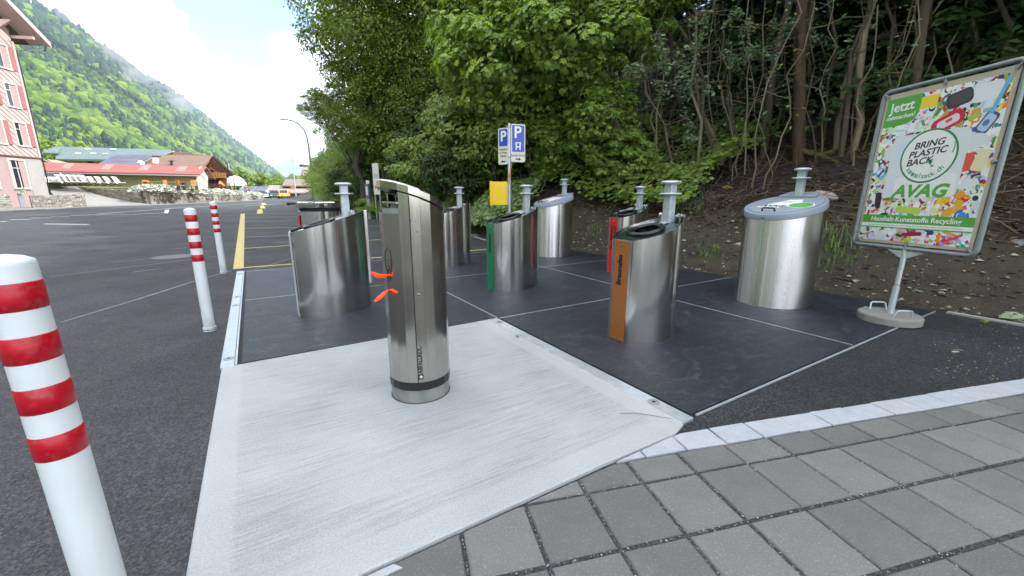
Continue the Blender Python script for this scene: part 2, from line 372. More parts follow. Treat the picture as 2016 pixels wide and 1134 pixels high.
# broom-finished concrete: fine lines along v, smooth trowelled margin
def concrete_mat():
    m, t, b = newmat('brushed_concrete'); lk = t.links.new
    tc = N(t, 'ShaderNodeTexCoord')
    mp = N(t, 'ShaderNodeMapping'); mp.inputs['Scale'].default_value = (1.9, 34, 1); mp.inputs['Rotation'].default_value = (0, 0, R(4)); lk(tc.outputs['Object'], mp.inputs['Vector'])
    n1 = N(t, 'ShaderNodeTexNoise'); n1.inputs['Scale'].default_value = 1.6; n1.inputs['Detail'].default_value = 8; n1.inputs['Roughness'].default_value = 0.7; lk(mp.outputs['Vector'], n1.inputs['Vector'])
    n2 = N(t, 'ShaderNodeTexNoise'); n2.inputs['Scale'].default_value = 1.7; n2.inputs['Detail'].default_value = 8; lk(tc.outputs['Object'], n2.inputs['Vector'])
    n3 = N(t, 'ShaderNodeTexNoise'); n3.inputs['Scale'].default_value = 130; n3.inputs['Detail'].default_value = 3; lk(tc.outputs['Object'], n3.inputs['Vector'])
    sx = N(t, 'ShaderNodeSeparateXYZ'); lk(tc.outputs['Object'], sx.inputs['Vector'])
    def mth(op, a, b_=None, clamp=False):
        n = N(t, 'ShaderNodeMath'); n.operation = op; n.use_clamp = clamp
        for i, q in enumerate((a, b_)):
            if q is None: continue
            if isinstance(q, (int, float)): n.inputs[i].default_value = q
            else: lk(q, n.inputs[i])
        return n.outputs[0]
    # distance to the slab's edges (object space: x in -2.2..-.09, y in -2.19...-0.01)
    dx = mth('MINIMUM', mth('ADD', sx.outputs['X'], 2.2), mth('SUBTRACT', -0.09, sx.outputs['X']))
    dy = mth('ADD', sx.outputs['Y'], 2.19)
    dm = mth('MINIMUM', dx, dy)
    inner = N(t, 'ShaderNodeMapRange'); inner.inputs['From Min'].default_value = 0.115; inner.inputs['From Max'].default_value = 0.135; lk(dm, inner.inputs['Value'])
    k1 = N(t, 'ShaderNodeMapRange'); k1.inputs['From Min'].default_value = 0.28; k1.inputs['From Max'].default_value = 0.70; k1.inputs['To Min'].default_value = -0.24; k1.inputs['To Max'].default_value = 0.12; lk(n1.outputs['Fac'], k1.inputs['Value'])
    k2 = N(t, 'ShaderNodeMapRange'); k2.inputs['From Min'].default_value = 0.3; k2.inputs['From Max'].default_value = 0.7; k2.inputs['To Min'].default_value = -0.13; k2.inputs['To Max'].default_value = 0.09; lk(n2.outputs['Fac'], k2.inputs['Value'])
    k3 = N(t, 'ShaderNodeMapRange'); k3.inputs['From Min'].default_value = 0.3; k3.inputs['From Max'].default_value = 0.7; k3.inputs['To Min'].default_value = -0.16; k3.inputs['To Max'].default_value = 0.08; lk(n3.outputs['Fac'], k3.inputs['Value'])
    pm = N(t, 'ShaderNodeMapping'); pm.inputs['Scale'].default_value = (1.0, 3.0, 1); lk(tc.outputs['Object'], pm.inputs['Vector'])
    pn = N(t, 'ShaderNodeTexNoise'); pn.inputs['Scale'].default_value = 2.2; pn.inputs['Detail'].default_value = 4; lk(pm.outputs['Vector'], pn.inputs['Vector'])
    pk = N(t, 'ShaderNodeMapRange'); pk.inputs['From Min'].default_value = 0.35; pk.inputs['From Max'].default_value = 0.65; pk.inputs['To Min'].default_value = 0.25; pk.inputs['To Max'].default_value = 1.25; lk(pn.outputs['Fac'], pk.inputs['Value'])
    brush = mth('MULTIPLY', mth('MULTIPLY', k1.outputs['Result'], pk.outputs['Result']), mth('ADD', mth('MULTIPLY', inner.outputs['Result'], 0.85), 0.15))
    val = mth('ADD', mth('ADD', brush, k2.outputs['Result']), mth('ADD', k3.outputs['Result'], mth('SUBTRACT', 1.06, mth('MULTIPLY', inner.outputs['Result'], 0.05))))
    mul = N(t, 'ShaderNodeMix'); mul.data_type = 'RGBA'; mul.blend_type = 'MULTIPLY'; mul.inputs['Factor'].default_value = 1
    mul.inputs['A'].default_value = (0.375, 0.39, 0.40, 1); lk(val, mul.inputs['B']); lk(mul.outputs['Result'], b.inputs['Base Color'])
    b.inputs['Roughness'].default_value = 0.85
    bp = N(t, 'ShaderNodeBump'); bp.inputs['Strength'].default_value = 0.5; bp.inputs['Distance'].default_value = 0.006
    lk(mth('ADD', mth('MULTIPLY', brush, 2.5), mth('MULTIPLY', n3.outputs['Fac'], 0.35)), bp.inputs['Height']); lk(bp.outputs['Normal'], b.inputs['Normal'])
    return m
M['concrete'] = concrete_mat()
def paver_mat():
    m = mat('paver_concrete', (0.152, 0.153, 0.145), 0.88, var=0.16, scale=4, bump=0.6, bscale=150, speck=((0.33, 0.33, 0.31), 110, 0.40))
    t = m.node_tree; b = t.nodes['Principled BSDF']; lk = t.links.new
    src = b.inputs['Base Color'].links[0].from_socket
    oi = N(t, 'ShaderNodeObjectInfo'); r = N(t, 'ShaderNodeMapRange'); r.inputs['To Min'].default_value = 0.80; r.inputs['To Max'].default_value = 1.16
    lk(oi.outputs['Random'], r.inputs['Value'])
    mu = N(t, 'ShaderNodeMix'); mu.data_type = 'RGBA'; mu.blend_type = 'MULTIPLY'; mu.inputs['Factor'].default_value = 1
    lk(src, mu.inputs['A']); lk(r.outputs['Result'], mu.inputs['B']); lk(mu.outputs['Result'], b.inputs['Base Color'])
    return m
M['paver'] = paver_mat()

def sheet(name, pts, z, m, parent=None, kind='structure'):
    me = bpy.data.meshes.new(name); me.from_pydata([(p[0], p[1], z) for p in pts], [], [tuple(range(len(pts)))])
    me.materials.append(m); me.update()
    if me.polygons[0].normal.z < 0: me.flip_normals()
    o = mesh_obj(name, me, parent)
    if kind: o['kind'] = kind
    return o
sheet('ground', [(-2500, -600), (2500, -600), (2500, 4500), (-2500, 4500)], -0.12, M['meadow'])
sheet('road', [(-60, -40), (20, -40), (20, 40), (-10, 60), (-30, 130), (-62, 130), (-46, 70), (-40, 46), (-48, 43), (-60, 41)], 0.0, M['asphalt'])

# ---- container platform: 3 x 3 cells of 2.1 m, one of them the concrete slab
plat = empty('container_platform', GO, GA, kind='structure')
MB().box((0.9425, 1.035, 0.002), (6.105, 6.36, 0.008)).build('bed', M['black'], plat)
cells = []
VS = [-2.09, 0.03, 2.085, 3.985]; US = [-2.13, 0.0, 2.105, 4.20]
for i in range(3):
    for j in range(3):
        if i == 0 and j == 0: continue
        x0, x1, y0, y1 = VS[i] + 0.012, VS[i + 1] - 0.012, US[j] + 0.012, US[j + 1] - 0.012
        MB().box(((x0 + x1) / 2, (y0 + y1) / 2, 0.006), (x1 - x0, y1 - y0, 0.018)).build('plate', M['rubber'], plat, bevel=0.003)
def seam(x0, y0, x1, y1, w=0.011, z=0.0125):
    c = ((x0 + x1) / 2, (y0 + y1) / 2, z / 2 + 0.003); d = (max(abs(x1 - x0), w), max(abs(y1 - y0), w), z)
    return MB().box(c, d).build('seam_strip', M['seam'], plat)
for (a, b_, c, d) in ((0.03, 0.02, 0.03, 4.19), (2.085, -2.12, 2.085, 4.19), (0.045, 0, 2.07, 0), (2.10, 0, 3.98, 0), (-2.08, 2.105, 0.015, 2.105), (0.045, 2.105, 2.07, 2.105), (2.10, 2.105, 3.98, 2.105), (0.06, -2.137, 3.99, -2.137), (-2.08, 4.208, 3.98, 4.208)):
    seam(a, b_, c, d)
def galv_strip(x0, y0, x1, y1):
    o = MB().box(((x0 + x1) / 2, (y0 + y1) / 2, 0.008), (x1 - x0, y1 - y0, 0.026)).build('steel_strip', M['galv'], plat, bevel=0.003)
    return o
s1 = galv_strip(-0.088, -2.155, 0.012, -0.002)
s2 = galv_strip(-2.205, -0.03, -2.122, 4.24)
s3 = MB().box((-2.112, 2.1, 0.011), (0.012, 4.24, 0.022)).build('steel_lip', M['galv'], plat)
def fastener(x, y):
    mb = MB(); mb.mat(M['galv_dark']).lathe([(0.034, 0), (0.034, 0.0035), (0.029, 0.005), (0.018, 0.003), (0.016, 0.0035), (0.004, 0.0035)], 20)
    mb.mat(M['black']).box((0, 0, 0.0042), (0.022, 0.008, 0.0015)); mb.box((0, 0, 0.0046), (0.008, 0.022, 0.0015))
    return mb.build('fastener', None, plat, smooth=40, loc=(x, y, 0.0215))
for q in ((-0.038, -1.93), (-0.038, -0.14), (-2.16, 0.13), (-2.16, 1.86), (-2.16, 2.30), (-2.16, 3.95)): fastener(*q)

# ---- concrete slab (front left cell)
slab = empty('concrete_slab', GO, GA, kind='structure')
mb = MB(); mb.prism([(-2.20, -2.30), (-2.10, -2.30), (-1.72, -2.195), (-0.655, -2.19), (-0.20, -2.20), (-0.085, -2.165), (-0.09, -0.006), (-2.195, -0.03)], -0.10, 0.022, bevel=0.006)
mb.build('slab', M['concrete'], slab)

# ---- new asphalt on the right, its edge of granite and the paving in front
def gp(v, u): p = G(v, u); return (p.x, p.y)
pang = R(14.2); PQ = Vector((0.811, 1.592, 0)); PR = Vector((math.cos(pang), math.sin(pang), 0)); PD = Vector((math.sin(pang), -math.cos(pang), 0))
def pp(a, b): q = PQ + PR * a + PD * b; return (q.x, q.y)
sheet('asphalt_patch', [gp(-0.20, -2.15), gp(0.02, -2.14), gp(4.05, -2.14), gp(4.32, -2.9), gp(4.36, -3.60), pp(0.0, -0.20), pp(-0.10, -0.22)], 0.004, M['asphalt_new'])
kerb = empty('granite_kerb', (0, 0, 0), kind='structure')
random.seed(3)
def stone_poly(a0, a1, b0, b1, jit=0.004):
    return [pp(a + random.uniform(-jit, jit), b + random.uniform(-jit, jit)) for a, b in ((a0, b0), (a1, b0), (a1, b1), (a0, b1))]
def slab_clip(poly):
    # outside the slab: u < -2.20 (or v > -0.19)
    n = (GU.x, GU.y); c = GO.dot(GU) - 2.203
    return clip_poly(poly, n, c)
a = -0.62
k = 0
while a < 7.2:
    ln = 0.219 + random.uniform(-0.006, 0.006)
    if k == 0: ln = 0.245
    poly = stone_poly(a + 0.003, a + ln - 0.003, -0.288, -0.155, 0.003)
    vv, uu = to_grid(*pp(a + ln / 2, -0.22))
    if vv < -0.12:
        poly = slab_clip(poly)
        if vv > -0.35: poly = clip_poly(poly, (GV.x, GV.y), GO.dot(GV) + 0.3)
    if len(poly) >= 3:
        MB().prism(poly, -0.08, 0.012 + random.uniform(-0.002, 0.002), bevel=0.004).build('kerb_stone', M['granite'], kerb)
    a += ln; k += 1
MB().prism([gp(-1.78, -2.235), gp(-1.60, -2.235), gp(-1.62, -2.206), gp(-1.74, -2.206)], -0.08, 0.012, bevel=0.004).build('kerb_stone', M['granite'], kerb)
pav = empty('pavement', (0, 0, 0), kind='structure')
bedpoly = slab_clip([pp(-3.2, 5.5), pp(9.5, 5.5), pp(9.5, -0.165), pp(-3.2, -0.165)])
be = sheet('joint_bed', bedpoly, -0.003, M['joint'], pav, kind=None)
nn = 0
shared = {}
for j in range(-1, 9):
    b0 = -0.150 if j < 0 else j * 0.2856; b1 = -0.009 if j < 0 else b0 + 0.2856 - 0.015
    b0 += 0.004
    for i in range(-12, 28):
        a0 = i * 0.2605 + 0.007; a1 = a0 + 0.2605 - (0.016 if a0 < -0.1 else 0.010)
        c = pp((a0 + a1) / 2, (b0 + b1) / 2)
        if j > 3 and not (-1.8 < c[0] < 3.2): continue
        if c[0] > 7 or c[0] < -1.9 or c[1] < -0.6: continue
        vv, uu = to_grid(*c)
        if vv < -2.25: continue
        full = uu < -2.36
        z1 = 0.008 + random.uniform(-0.0025, 0.002)
        if full and j >= 0:
            key = round(a1 - a0, 4)
            if key not in shared:
                hx, hy = (a1 - a0) / 2, (b1 - b0) / 2
                mbp = MB(); mbp.mats = [M['paver']]; mbp.prism([(-hx, -hy), (hx, -hy), (hx, hy), (-hx, hy)], -0.07, 0, bevel=0.005)
                shared[key] = mbp.mesh('paver')
            o = mesh_obj('paver', shared[key], pav, (c[0], c[1], z1)); o.rotation_euler = (random.uniform(-.004, .004), random.uniform(-.004, .004), pang + random.uniform(-.004, .004))
            nn += 1
        else:
            poly = slab_clip([pp(a0, b0), pp(a1, b0), pp(a1, b1), pp(a0, b1)])
            if len(poly) >= 3:
                ar = abs(sum(poly[q][0] * poly[(q + 1) % len(poly)][1] - poly[(q + 1) % len(poly)][0] * poly[q][1] for q in range(len(poly)))) / 2
                if ar > 0.004:
                    MB().prism(poly, -0.07, z1, bevel=0.005).build('paver', M['paver'], pav); nn += 1
# the pavement goes on behind the photographer
sheet('footpath', [pp(-3.2, 9 * 0.2856), pp(9.5, 9 * 0.2856), pp(9.5, 16), pp(-3.2, 16)], 0.004, M['paver'], pav, kind=None)
# light chippings lying in the joints
rng = np.random.default_rng(5)
def pebble_mesh(name, P, S, m, seed=1, flat=0.6):
    """many small angular stones (octahedra) in one mesh"""
    r = np.random.default_rng(seed); n = len(P)
    base = np.array([(1, 0, 0), (-1, 0, 0), (0, 1, 0), (0, -1, 0), (0, 0, 1), (0, 0, -0.4)], float)
    V = base[None] * (0.6 + 0.8 * r.random((n, 6, 1))) * np.asarray(S)[:, None, None]
    an = r.random(n) * 6.283; c, s_ = np.cos(an), np.sin(an)
    X = V[..., 0] * c[:, None] - V[..., 1] * s_[:, None]; Y = V[..., 0] * s_[:, None] + V[..., 1] * c[:, None]
    V = np.stack([X, Y, V[..., 2] * flat], -1) + np.asarray(P)[:, None, :]
    F = np.array([(0, 2, 4), (2, 1, 4), (1, 3, 4), (3, 0, 4), (2, 0, 5), (1, 2, 5), (3, 1, 5), (0, 3, 5)])
    F = (F[None] + (np.arange(n) * 6)[:, None, None]).reshape(-1, 3)
    return np_mesh(name, V.reshape(-1, 3), F, m)
def np_mesh(name, V, F, m, smooth=False):
    k = F.shape[1]
    me = bpy.data.meshes.new(name)
    me.vertices.add(len(V)); me.vertices.foreach_set('co', np.ascontiguousarray(V, dtype=np.float32).ravel())
    me.loops.add(F.size); me.loops.foreach_set('vertex_index', np.ascontiguousarray(F, dtype=np.int32).ravel())
    me.polygons.add(len(F)); me.polygons.foreach_set('loop_start', np.arange(0, F.size, k, dtype=np.int32))
    try: me.polygons.foreach_set('loop_total', np.full(len(F), k, dtype=np.int32))
    except Exception: pass
    if smooth: me.polygons.foreach_set('use_smooth', np.ones(len(F), dtype=bool))
    else: me.polygons.foreach_set('use_smooth', np.zeros(len(F), dtype=bool))
    me.update(calc_edges=True); me.validate()
    for q in (m if isinstance(m, (list, tuple)) else [m]): me.materials.append(q)
    return me
M['chip'] = leaf_mat('chippings', [(0.10, 0.10, 0.10), (0.30, 0.30, 0.29), (0.16, 0.15, 0.14), (0.5, 0.5, 0.48)], trans=0.0, rough=0.85)
pts = []
for _ in range(5200):
    if random.random() < 0.62:
        j = random.randint(0, 6); bb = j * 0.2856 - 0.008 + random.gauss(0, 0.004); aa = random.uniform(-3, 6)
    else:
        i = random.randint(-8, 3) if random.random() < .8 else random.randint(3, 20); aa = i * 0.2605 + 0.0 + random.gauss(0, 0.003); bb = random.uniform(-0.15, 2.0)
    x, y = pp(aa, bb)
    vv, uu = to_grid(x, y)
    if uu < -2.21 and vv > -2.2: pts.append((x, y, random.uniform(-0.001, 0.006)))
go = mesh_obj('joint_chippings', pebble_mesh('joint_chippings', np.array(pts), rng.uniform(0.0015, 0.0046, len(pts)), M['chip']), pav); go['kind'] = 'stuff'

# ---- road markings (each a thin sheet on the asphalt)
def line_px(name, p, q, w, m, z=0.004, parent=None):
    a, b = gnd(*p), gnd(*q); d = (b - a).normalized(); n = Vector((-d.y, d.x, 0)) * w / 2
    return sheet(name, [a - n, b - n, b + n, a + n], z, m, parent)
ym = empty('yellow_markings', kind='structure')
for p, q in (((470, 528), (962, 491)), ((478, 489.5), (960, 458)), ((478, 450), (930, 441)), ((478, 437), (880, 430)), ((478, 428), (800, 424)), ((478, 421), (760, 418.5))):
    o = line_px('parking_line', p, q, 0.085, M['yellow'], 0.004, ym); del o['kind']
yb = [gnd(459, 531), gnd(480, 529), gnd(482, 421), gnd(474, 421)]
o = sheet('kerb_line', yb, 0.008, M['yellow'], ym); del o['kind']
for q in (((505, 421), (518, 420), (516, 412), (508, 412)), ((513, 410.5), (523, 410), (519, 404.5), (512, 405)), ((517, 403.5), (527, 403), (520, 400), (514, 400.5))):
    o = sheet('dash', [gnd(*k) for k in q], 0.004, M['yellow'], ym); del o['kind']
wm = empty('white_markings', kind='structure')
for p, q, w in (((0, 437), (15, 436), .16), ((20, 433), (60, 432), .16), ((60, 429.5), (100, 428.5), .16), ((100, 427), (138, 426), .16), ((140, 424.5), (185, 422.5), .16), ((190, 421.5), (340, 410), .16), ((185, 423.5), (262, 422), .16), ((262, 422), (322, 419), .16), ((88, 441), (175, 442), .14), ((0, 414), (58, 412), .14), ((90, 412.5), (128, 410.5), .14), ((340, 410), (520, 399.5), .14), ((480, 405.5), (560, 401), .14)):
    o = line_px('white_line', p, q, w, M['white_line'], 0.004, wm); del o['kind']
o = sheet('bay_mark', [gnd(323, 420), gnd(331, 420), gnd(333, 413), gnd(325, 413.5)], 0.008, M['white_line'], wm); del o['kind']
cm = empty('asphalt_joints', kind='structure')
for p, q, w, mm in (((100, 545), (378, 511), .035, 'chalk'), ((378, 511), (500, 495), .03, 'chalk'), ((120, 635), (270, 590), .03, 'chalk'), ((270, 590), (385, 553), .04, 'chalk'), ((385, 553), (455, 533), .03, 'chalk'), ((0, 482), (470, 475.5), .05, 'black'), ((470, 475.5), (640, 471), .05, 'black'), ((480, 467), (640, 461), .16, 'chalk'), ((215, 517), (280, 511), .04, 'chalk'), ((262, 536), (318, 529), .05, 'chalk'), ((340, 490), (375, 487), .04, 'chalk'), ((500, 532), (640, 487), .03, 'chalk'), ((535, 478), (640, 472), .1, 'chalk')):
    o = line_px('joint', p, q, w, M[mm], 0.003, cm); del o['kind']
# manhole
mh = empty('manhole_cover', gnd(343, 506, 0.0), 0, 'round iron manhole cover set in the asphalt left of the nearer pair of bollards', 'manhole cover')
mbm = MB(); mbm.lathe([(0.40, 0.0), (0.40, 0.006), (0.33, 0.006)], 36, cap=False); mbm.build('frame', mat('manhole_ring', (.055,.055,.055), .8), mh)
mbm = MB(); mbm.lathe([(0.328, 0.0), (0.328, 0.009), (0.30, 0.006), (0.05, 0.006)], 36); mbm.build('lid', mat('cast_iron', (0.11, 0.11, 0.11), 0.55, metal=0.2, var=0.2, scale=20, bump=0.5, bscale=30), mh)
# ================================================================ containers on the platform
M['steel'] = steel_mat('brushed_stainless', (0.62, 0.61, 0.59), 0.165, aniso=0.35, rot=0.25, streak=0.0)
M['steel_band'] = steel_mat('rolled_stainless', (0.74, 0.735, 0.72), 0.30, aniso=0.85, streak=0.05, rot=0.25, sc=(13, 13, 0.02))
M['steel_mirror'] = steel_mat('polished_stainless', (0.72, 0.71, 0.69), 0.07)
M['steel_facet'] = steel_mat('facet_stainless', (0.50, 0.475, 0.43), 0.17, aniso=0.3)
M['glasstop'] = mat('dark_green_lid', (0.018, 0.034, 0.028), 0.10, var=0.15, scale=4, spec=0.6, coat=0.5)
M['rubber_ring'] = mat('rubber_ring', (0.012, 0.012, 0.013), 0.28, var=0.1, spec=0.5)
M['grey_lid'] = mat('grey_plastic_lid', (0.27, 0.315, 0.38), 0.40, var=0.06, scale=8)
M['black_plastic'] = mat('black_plastic', (0.012, 0.012, 0.014), 0.35, var=0.1)
M['brown'] = mat('brown_label', (0.31, 0.105, 0.022), 0.38, var=0.06)
M['green_l'] = mat('green_label', (0.0, 0.19, 0.075), 0.38, var=0.06)
M['red_l'] = mat('red_label', (0.60, 0.012, 0.018), 0.38, var=0.06)
M['blue_l'] = mat('pale_label', (0.55, 0.56, 0.58), 0.38, var=0.06)
M['ink'] = mat('black_print', (0.012, 0.011, 0.010), 0.5, var=0.05)
M['white_p'] = mat('white_print', (0.80, 0.80, 0.80), 0.45, var=0.04)
M['sticker_green'] = mat('green_print', (0.10, 0.42, 0.06), 0.35, var=0.06)
M['mast'] = mat('galvanised_mast', (0.47, 0.52, 0.55), 0.40, metal=0.35, var=0.22, scale=16, bump=0.1, bscale=50, rvar=0.1)

def ell(a, b, n, xmin=-9):
    return [(max(a * math.cos(2 * math.pi * i / n), xmin), b * math.sin(2 * math.pi * i / n)) for i in range(n)]

def shell(mb, out, ztop, z0=0.0, thick=0.004, rows=1):
    """vertical wall following the outline, closed by a thin lip and an inner face"""
    n = len(out); vs = []
    for x, y in out: vs.append((x, y, z0))
    for x, y in out: vs.append((x, y, ztop(x)))
    k = 1 - thick / 0.26
    for x, y in out: vs.append((x * k, y * k, ztop(x)))
    for x, y in out: vs.append((x * k, y * k, ztop(x) - 0.10))
    fs = []
    for r in range(3):
        for i in range(n):
            j = (i + 1) % n
            fs.append((r * n + i, r * n + j, (r + 1) * n + j, (r + 1) * n + i))
    return mb.add(vs, fs)

def make_mast(t, x, z0, ztop, name='lifting_mast'):
    mb = MB()
    h = 0.036
    mb.box((x, 0, (z0 + ztop - 0.02) / 2), (2 * h, 2 * h, ztop - 0.02 - z0))
    mo = mb.build(name, M['mast'], t, bevel=0.006)
    mb = MB(); mb.lathe([(0.052, -0.016), (0.080, -0.010), (0.084, 0.0), (0.075, 0.010), (0.045, 0.016)], 28, (x, 0, ztop - 0.016))
    mb.build('mushroom_head', M['mast'], mo, smooth=35)
    mb = MB(); mb.lathe([(0.055, -0.008), (0.088, -0.008), (0.092, 0.0), (0.088, 0.007), (0.055, 0.007)], 28, (x, 0, ztop - 0.108))
    mb.build('collar', M['mast'], mo, smooth=35)
    return mo

def make_glass_container(name, loc, label, strip=None, text=None, group='steel bottle and tin containers'):
    t = empty(name, loc, GA, label, 'recycling container', group)
    A_, B_ = 0.365, 0.228; XF = -0.335
    z = lambda x: 0.845 + (x + 0.33) * 0.262
    def half(x):
        x0 = -0.06
        if x <= x0: return B_ * math.sqrt(max(0.0, 1 - ((x - x0) / (-0.372 - x0)) ** 2))
        return B_ * (1 - ((x - x0) / (A_ - x0)) ** 1.9)
    xs = [XF + (A_ - XF) * (1 - math.cos(math.pi * q / 48)) / 2 for q in range(49)]
    out = [(x, -half(x)) for x in xs] + [(x, half(x)) for x in reversed(xs[:-1])]
    mb = MB(); shell(mb, out, z); mb.build('body', M['steel'], t, smooth=40)
    MB().prism([(x * 1.022, y * 1.035) for x, y in out], 0.0, 0.010).build('base_shadow_ring', M['black'], t)  # thin black ring added at the foot as a painted contact shadow
    # slanted dark lid with a round opening
    no_, ins = len(out), []
    cxo, ro = -0.070, 0.112
    k = 0.982
    vs = [(x * k, y * k, z(x * k) - 0.016) for x, y in out]
    for i in range(no_):
        a = 2 * math.pi * i / no_
        vs.append((cxo + ro * 1.12 * math.cos(a), ro * math.sin(a), z(cxo + ro * 1.12 * math.cos(a)) - 0.016))
    fs = [(i, (i + 1) % no_, no_ + (i + 1) % no_, no_ + i) for i in range(no_)]
    vs += [(v[0] - 0.0, v[1], v[2] - 0.22) for v in vs[no_:2 * no_]]
    fs += [(no_ + i, no_ + (i + 1) % no_, 2 * no_ + (i + 1) % no_, 2 * no_ + i) for i in range(no_)]
    fs.append(tuple(2 * no_ + i for i in range(no_)))
    MB().add(vs, fs).build('lid', M['glasstop'], t, smooth=30)
    sl = math.atan(0.262)
    Mr = Matrix.Translation((cxo, 0, z(cxo) - 0.004)) @ Matrix.Rotation(-sl, 4, 'Y')
    mb = MB(); mb.torus(0.124, 0.016, Mr, 48, 10, 1.12, 1.0); mb.torus(0.100, 0.009, Mr @ Matrix.Translation((0, 0, 0.004)), 48, 8, 1.12, 1.0)
    rr = mb.build('rubber_ring', M['rubber_ring'], t, smooth=60)
    mb = MB()                                               # brush flaps inside the opening
    for i in range(11):
        yy = -0.085 + i * 0.017
        mb.box((cxo, yy, z(cxo) - 0.055), (0.19, 0.013, 0.004), M=Matrix.Rotation(-sl + random.uniform(-.15, .15), 4, 'Y') @ Matrix.Rotation(random.uniform(-.3, .3), 4, 'X'))
    mb.build('brush_flap', M['black_plastic'], rr)
    # mast with its folded foot plate
    xm = 0.185
    mo = make_mast(t, xm, z(xm) - 0.05, 1.302)
    mb = MB(); x0, x1 = xm - 0.115, xm + 0.05
    mb.extrude([(x0, -0.035, z(x0) - 0.010), (x1, -0.035, z(x1) - 0.010), (x1, 0.035, z(x1) - 0.010), (x0, 0.035, z(x0) - 0.010)], (-0.002, 0, 0.007))
    mb.build('foot_plate', M['mast'], mo)
    for s in (-1, 1):
        mb = MB()
        zz = z(xm + .04) + 0.024
        for q in (0.075, 0.108):
            mb.tube([(xm + 0.045, s * q - 0.012, zz), (xm + 0.045, s * q + 0.012, zz)], 0.021, 14)
        mb.tube([(xm + 0.045, s * 0.04, zz), (xm + 0.045, s * 0.13, zz)], 0.009, 8)
        mb.box((xm + 0.045, s * 0.092, zz - 0.022), (0.03, 0.012, 0.044))
        mb.build('hinge_roller', M['steel_mirror'], t, smooth=40)
    # rear seam flange that stops above the ground
    mb = MB(); mb.box((A_ + 0.006, 0, (0.26 + z(A_)) / 2), (0.036, 0.012, z(A_) - 0.26)); mb.build('rear_flange', M['steel'], t, bevel=0.003)
    if strip:
        mb = MB(); mb.box((XF - 0.004, 0, 0.424), (0.006, 0.150, 0.826)); so = mb.build('label_strip', M[strip], t, bevel=0.0015)
        for zz in (0.80, 0.135):
            mb = MB(); mb.tube([(XF - 0.006, 0.0, zz), (XF - 0.013, 0.0, zz)], 0.014 if zz > .5 else 0.010, 12); mb.build('screw', M['steel_mirror'], so, smooth=40)
        if text:
            # reads upwards on the face that looks along -x
            for body, yy, zz, size in text:
                Mt = Matrix.Translation((XF - 0.0078, yy, zz)) @ Matrix(((0, 0, -1, 0), (0, 1, 0, 0), (1, 0, 0, 0), (0, 0, 0, 1)))
                # local text x -> +z (up), text y -> +y (left of a reader facing +x), normal -> -x
                text_part('lettering', body, M['ink'], size, so, Mt, 0.0005, offset=0.0035 if size > .05 else 0.002)
    return t
make_glass_container('glass_container', G(0.905, -1.04), 'steel container with a brown label strip lettered Braunglas, nearest of its kind', 'brown', [('Braunglas', 0.010, 0.60, 0.064)])
make_glass_container('glass_container', G(0.895, 1.115), 'steel container with a green label strip lettered Grünglas in front of the yellow box', 'green_l', [('Grünglas', 0.008, 0.60, 0.064)])
make_glass_container('tin_container', G(3.02, 1.17), 'steel container with a red label strip, half hidden behind the brown-labelled one', 'red_l', [('Alu- / Stahlblech-', 0.030, 0.55, 0.052), ('dosen', -0.030, 0.66, 0.052)])
make_glass_container('glass_container', G(-1.275, 1.12), 'steel container on the left plate beside the white bollards, with no label in view', 'blue_l')
make_glass_container('glass_container', G(0.91, 3.18), 'steel container mostly hidden behind the tall faceted litter bin', 'blue_l')

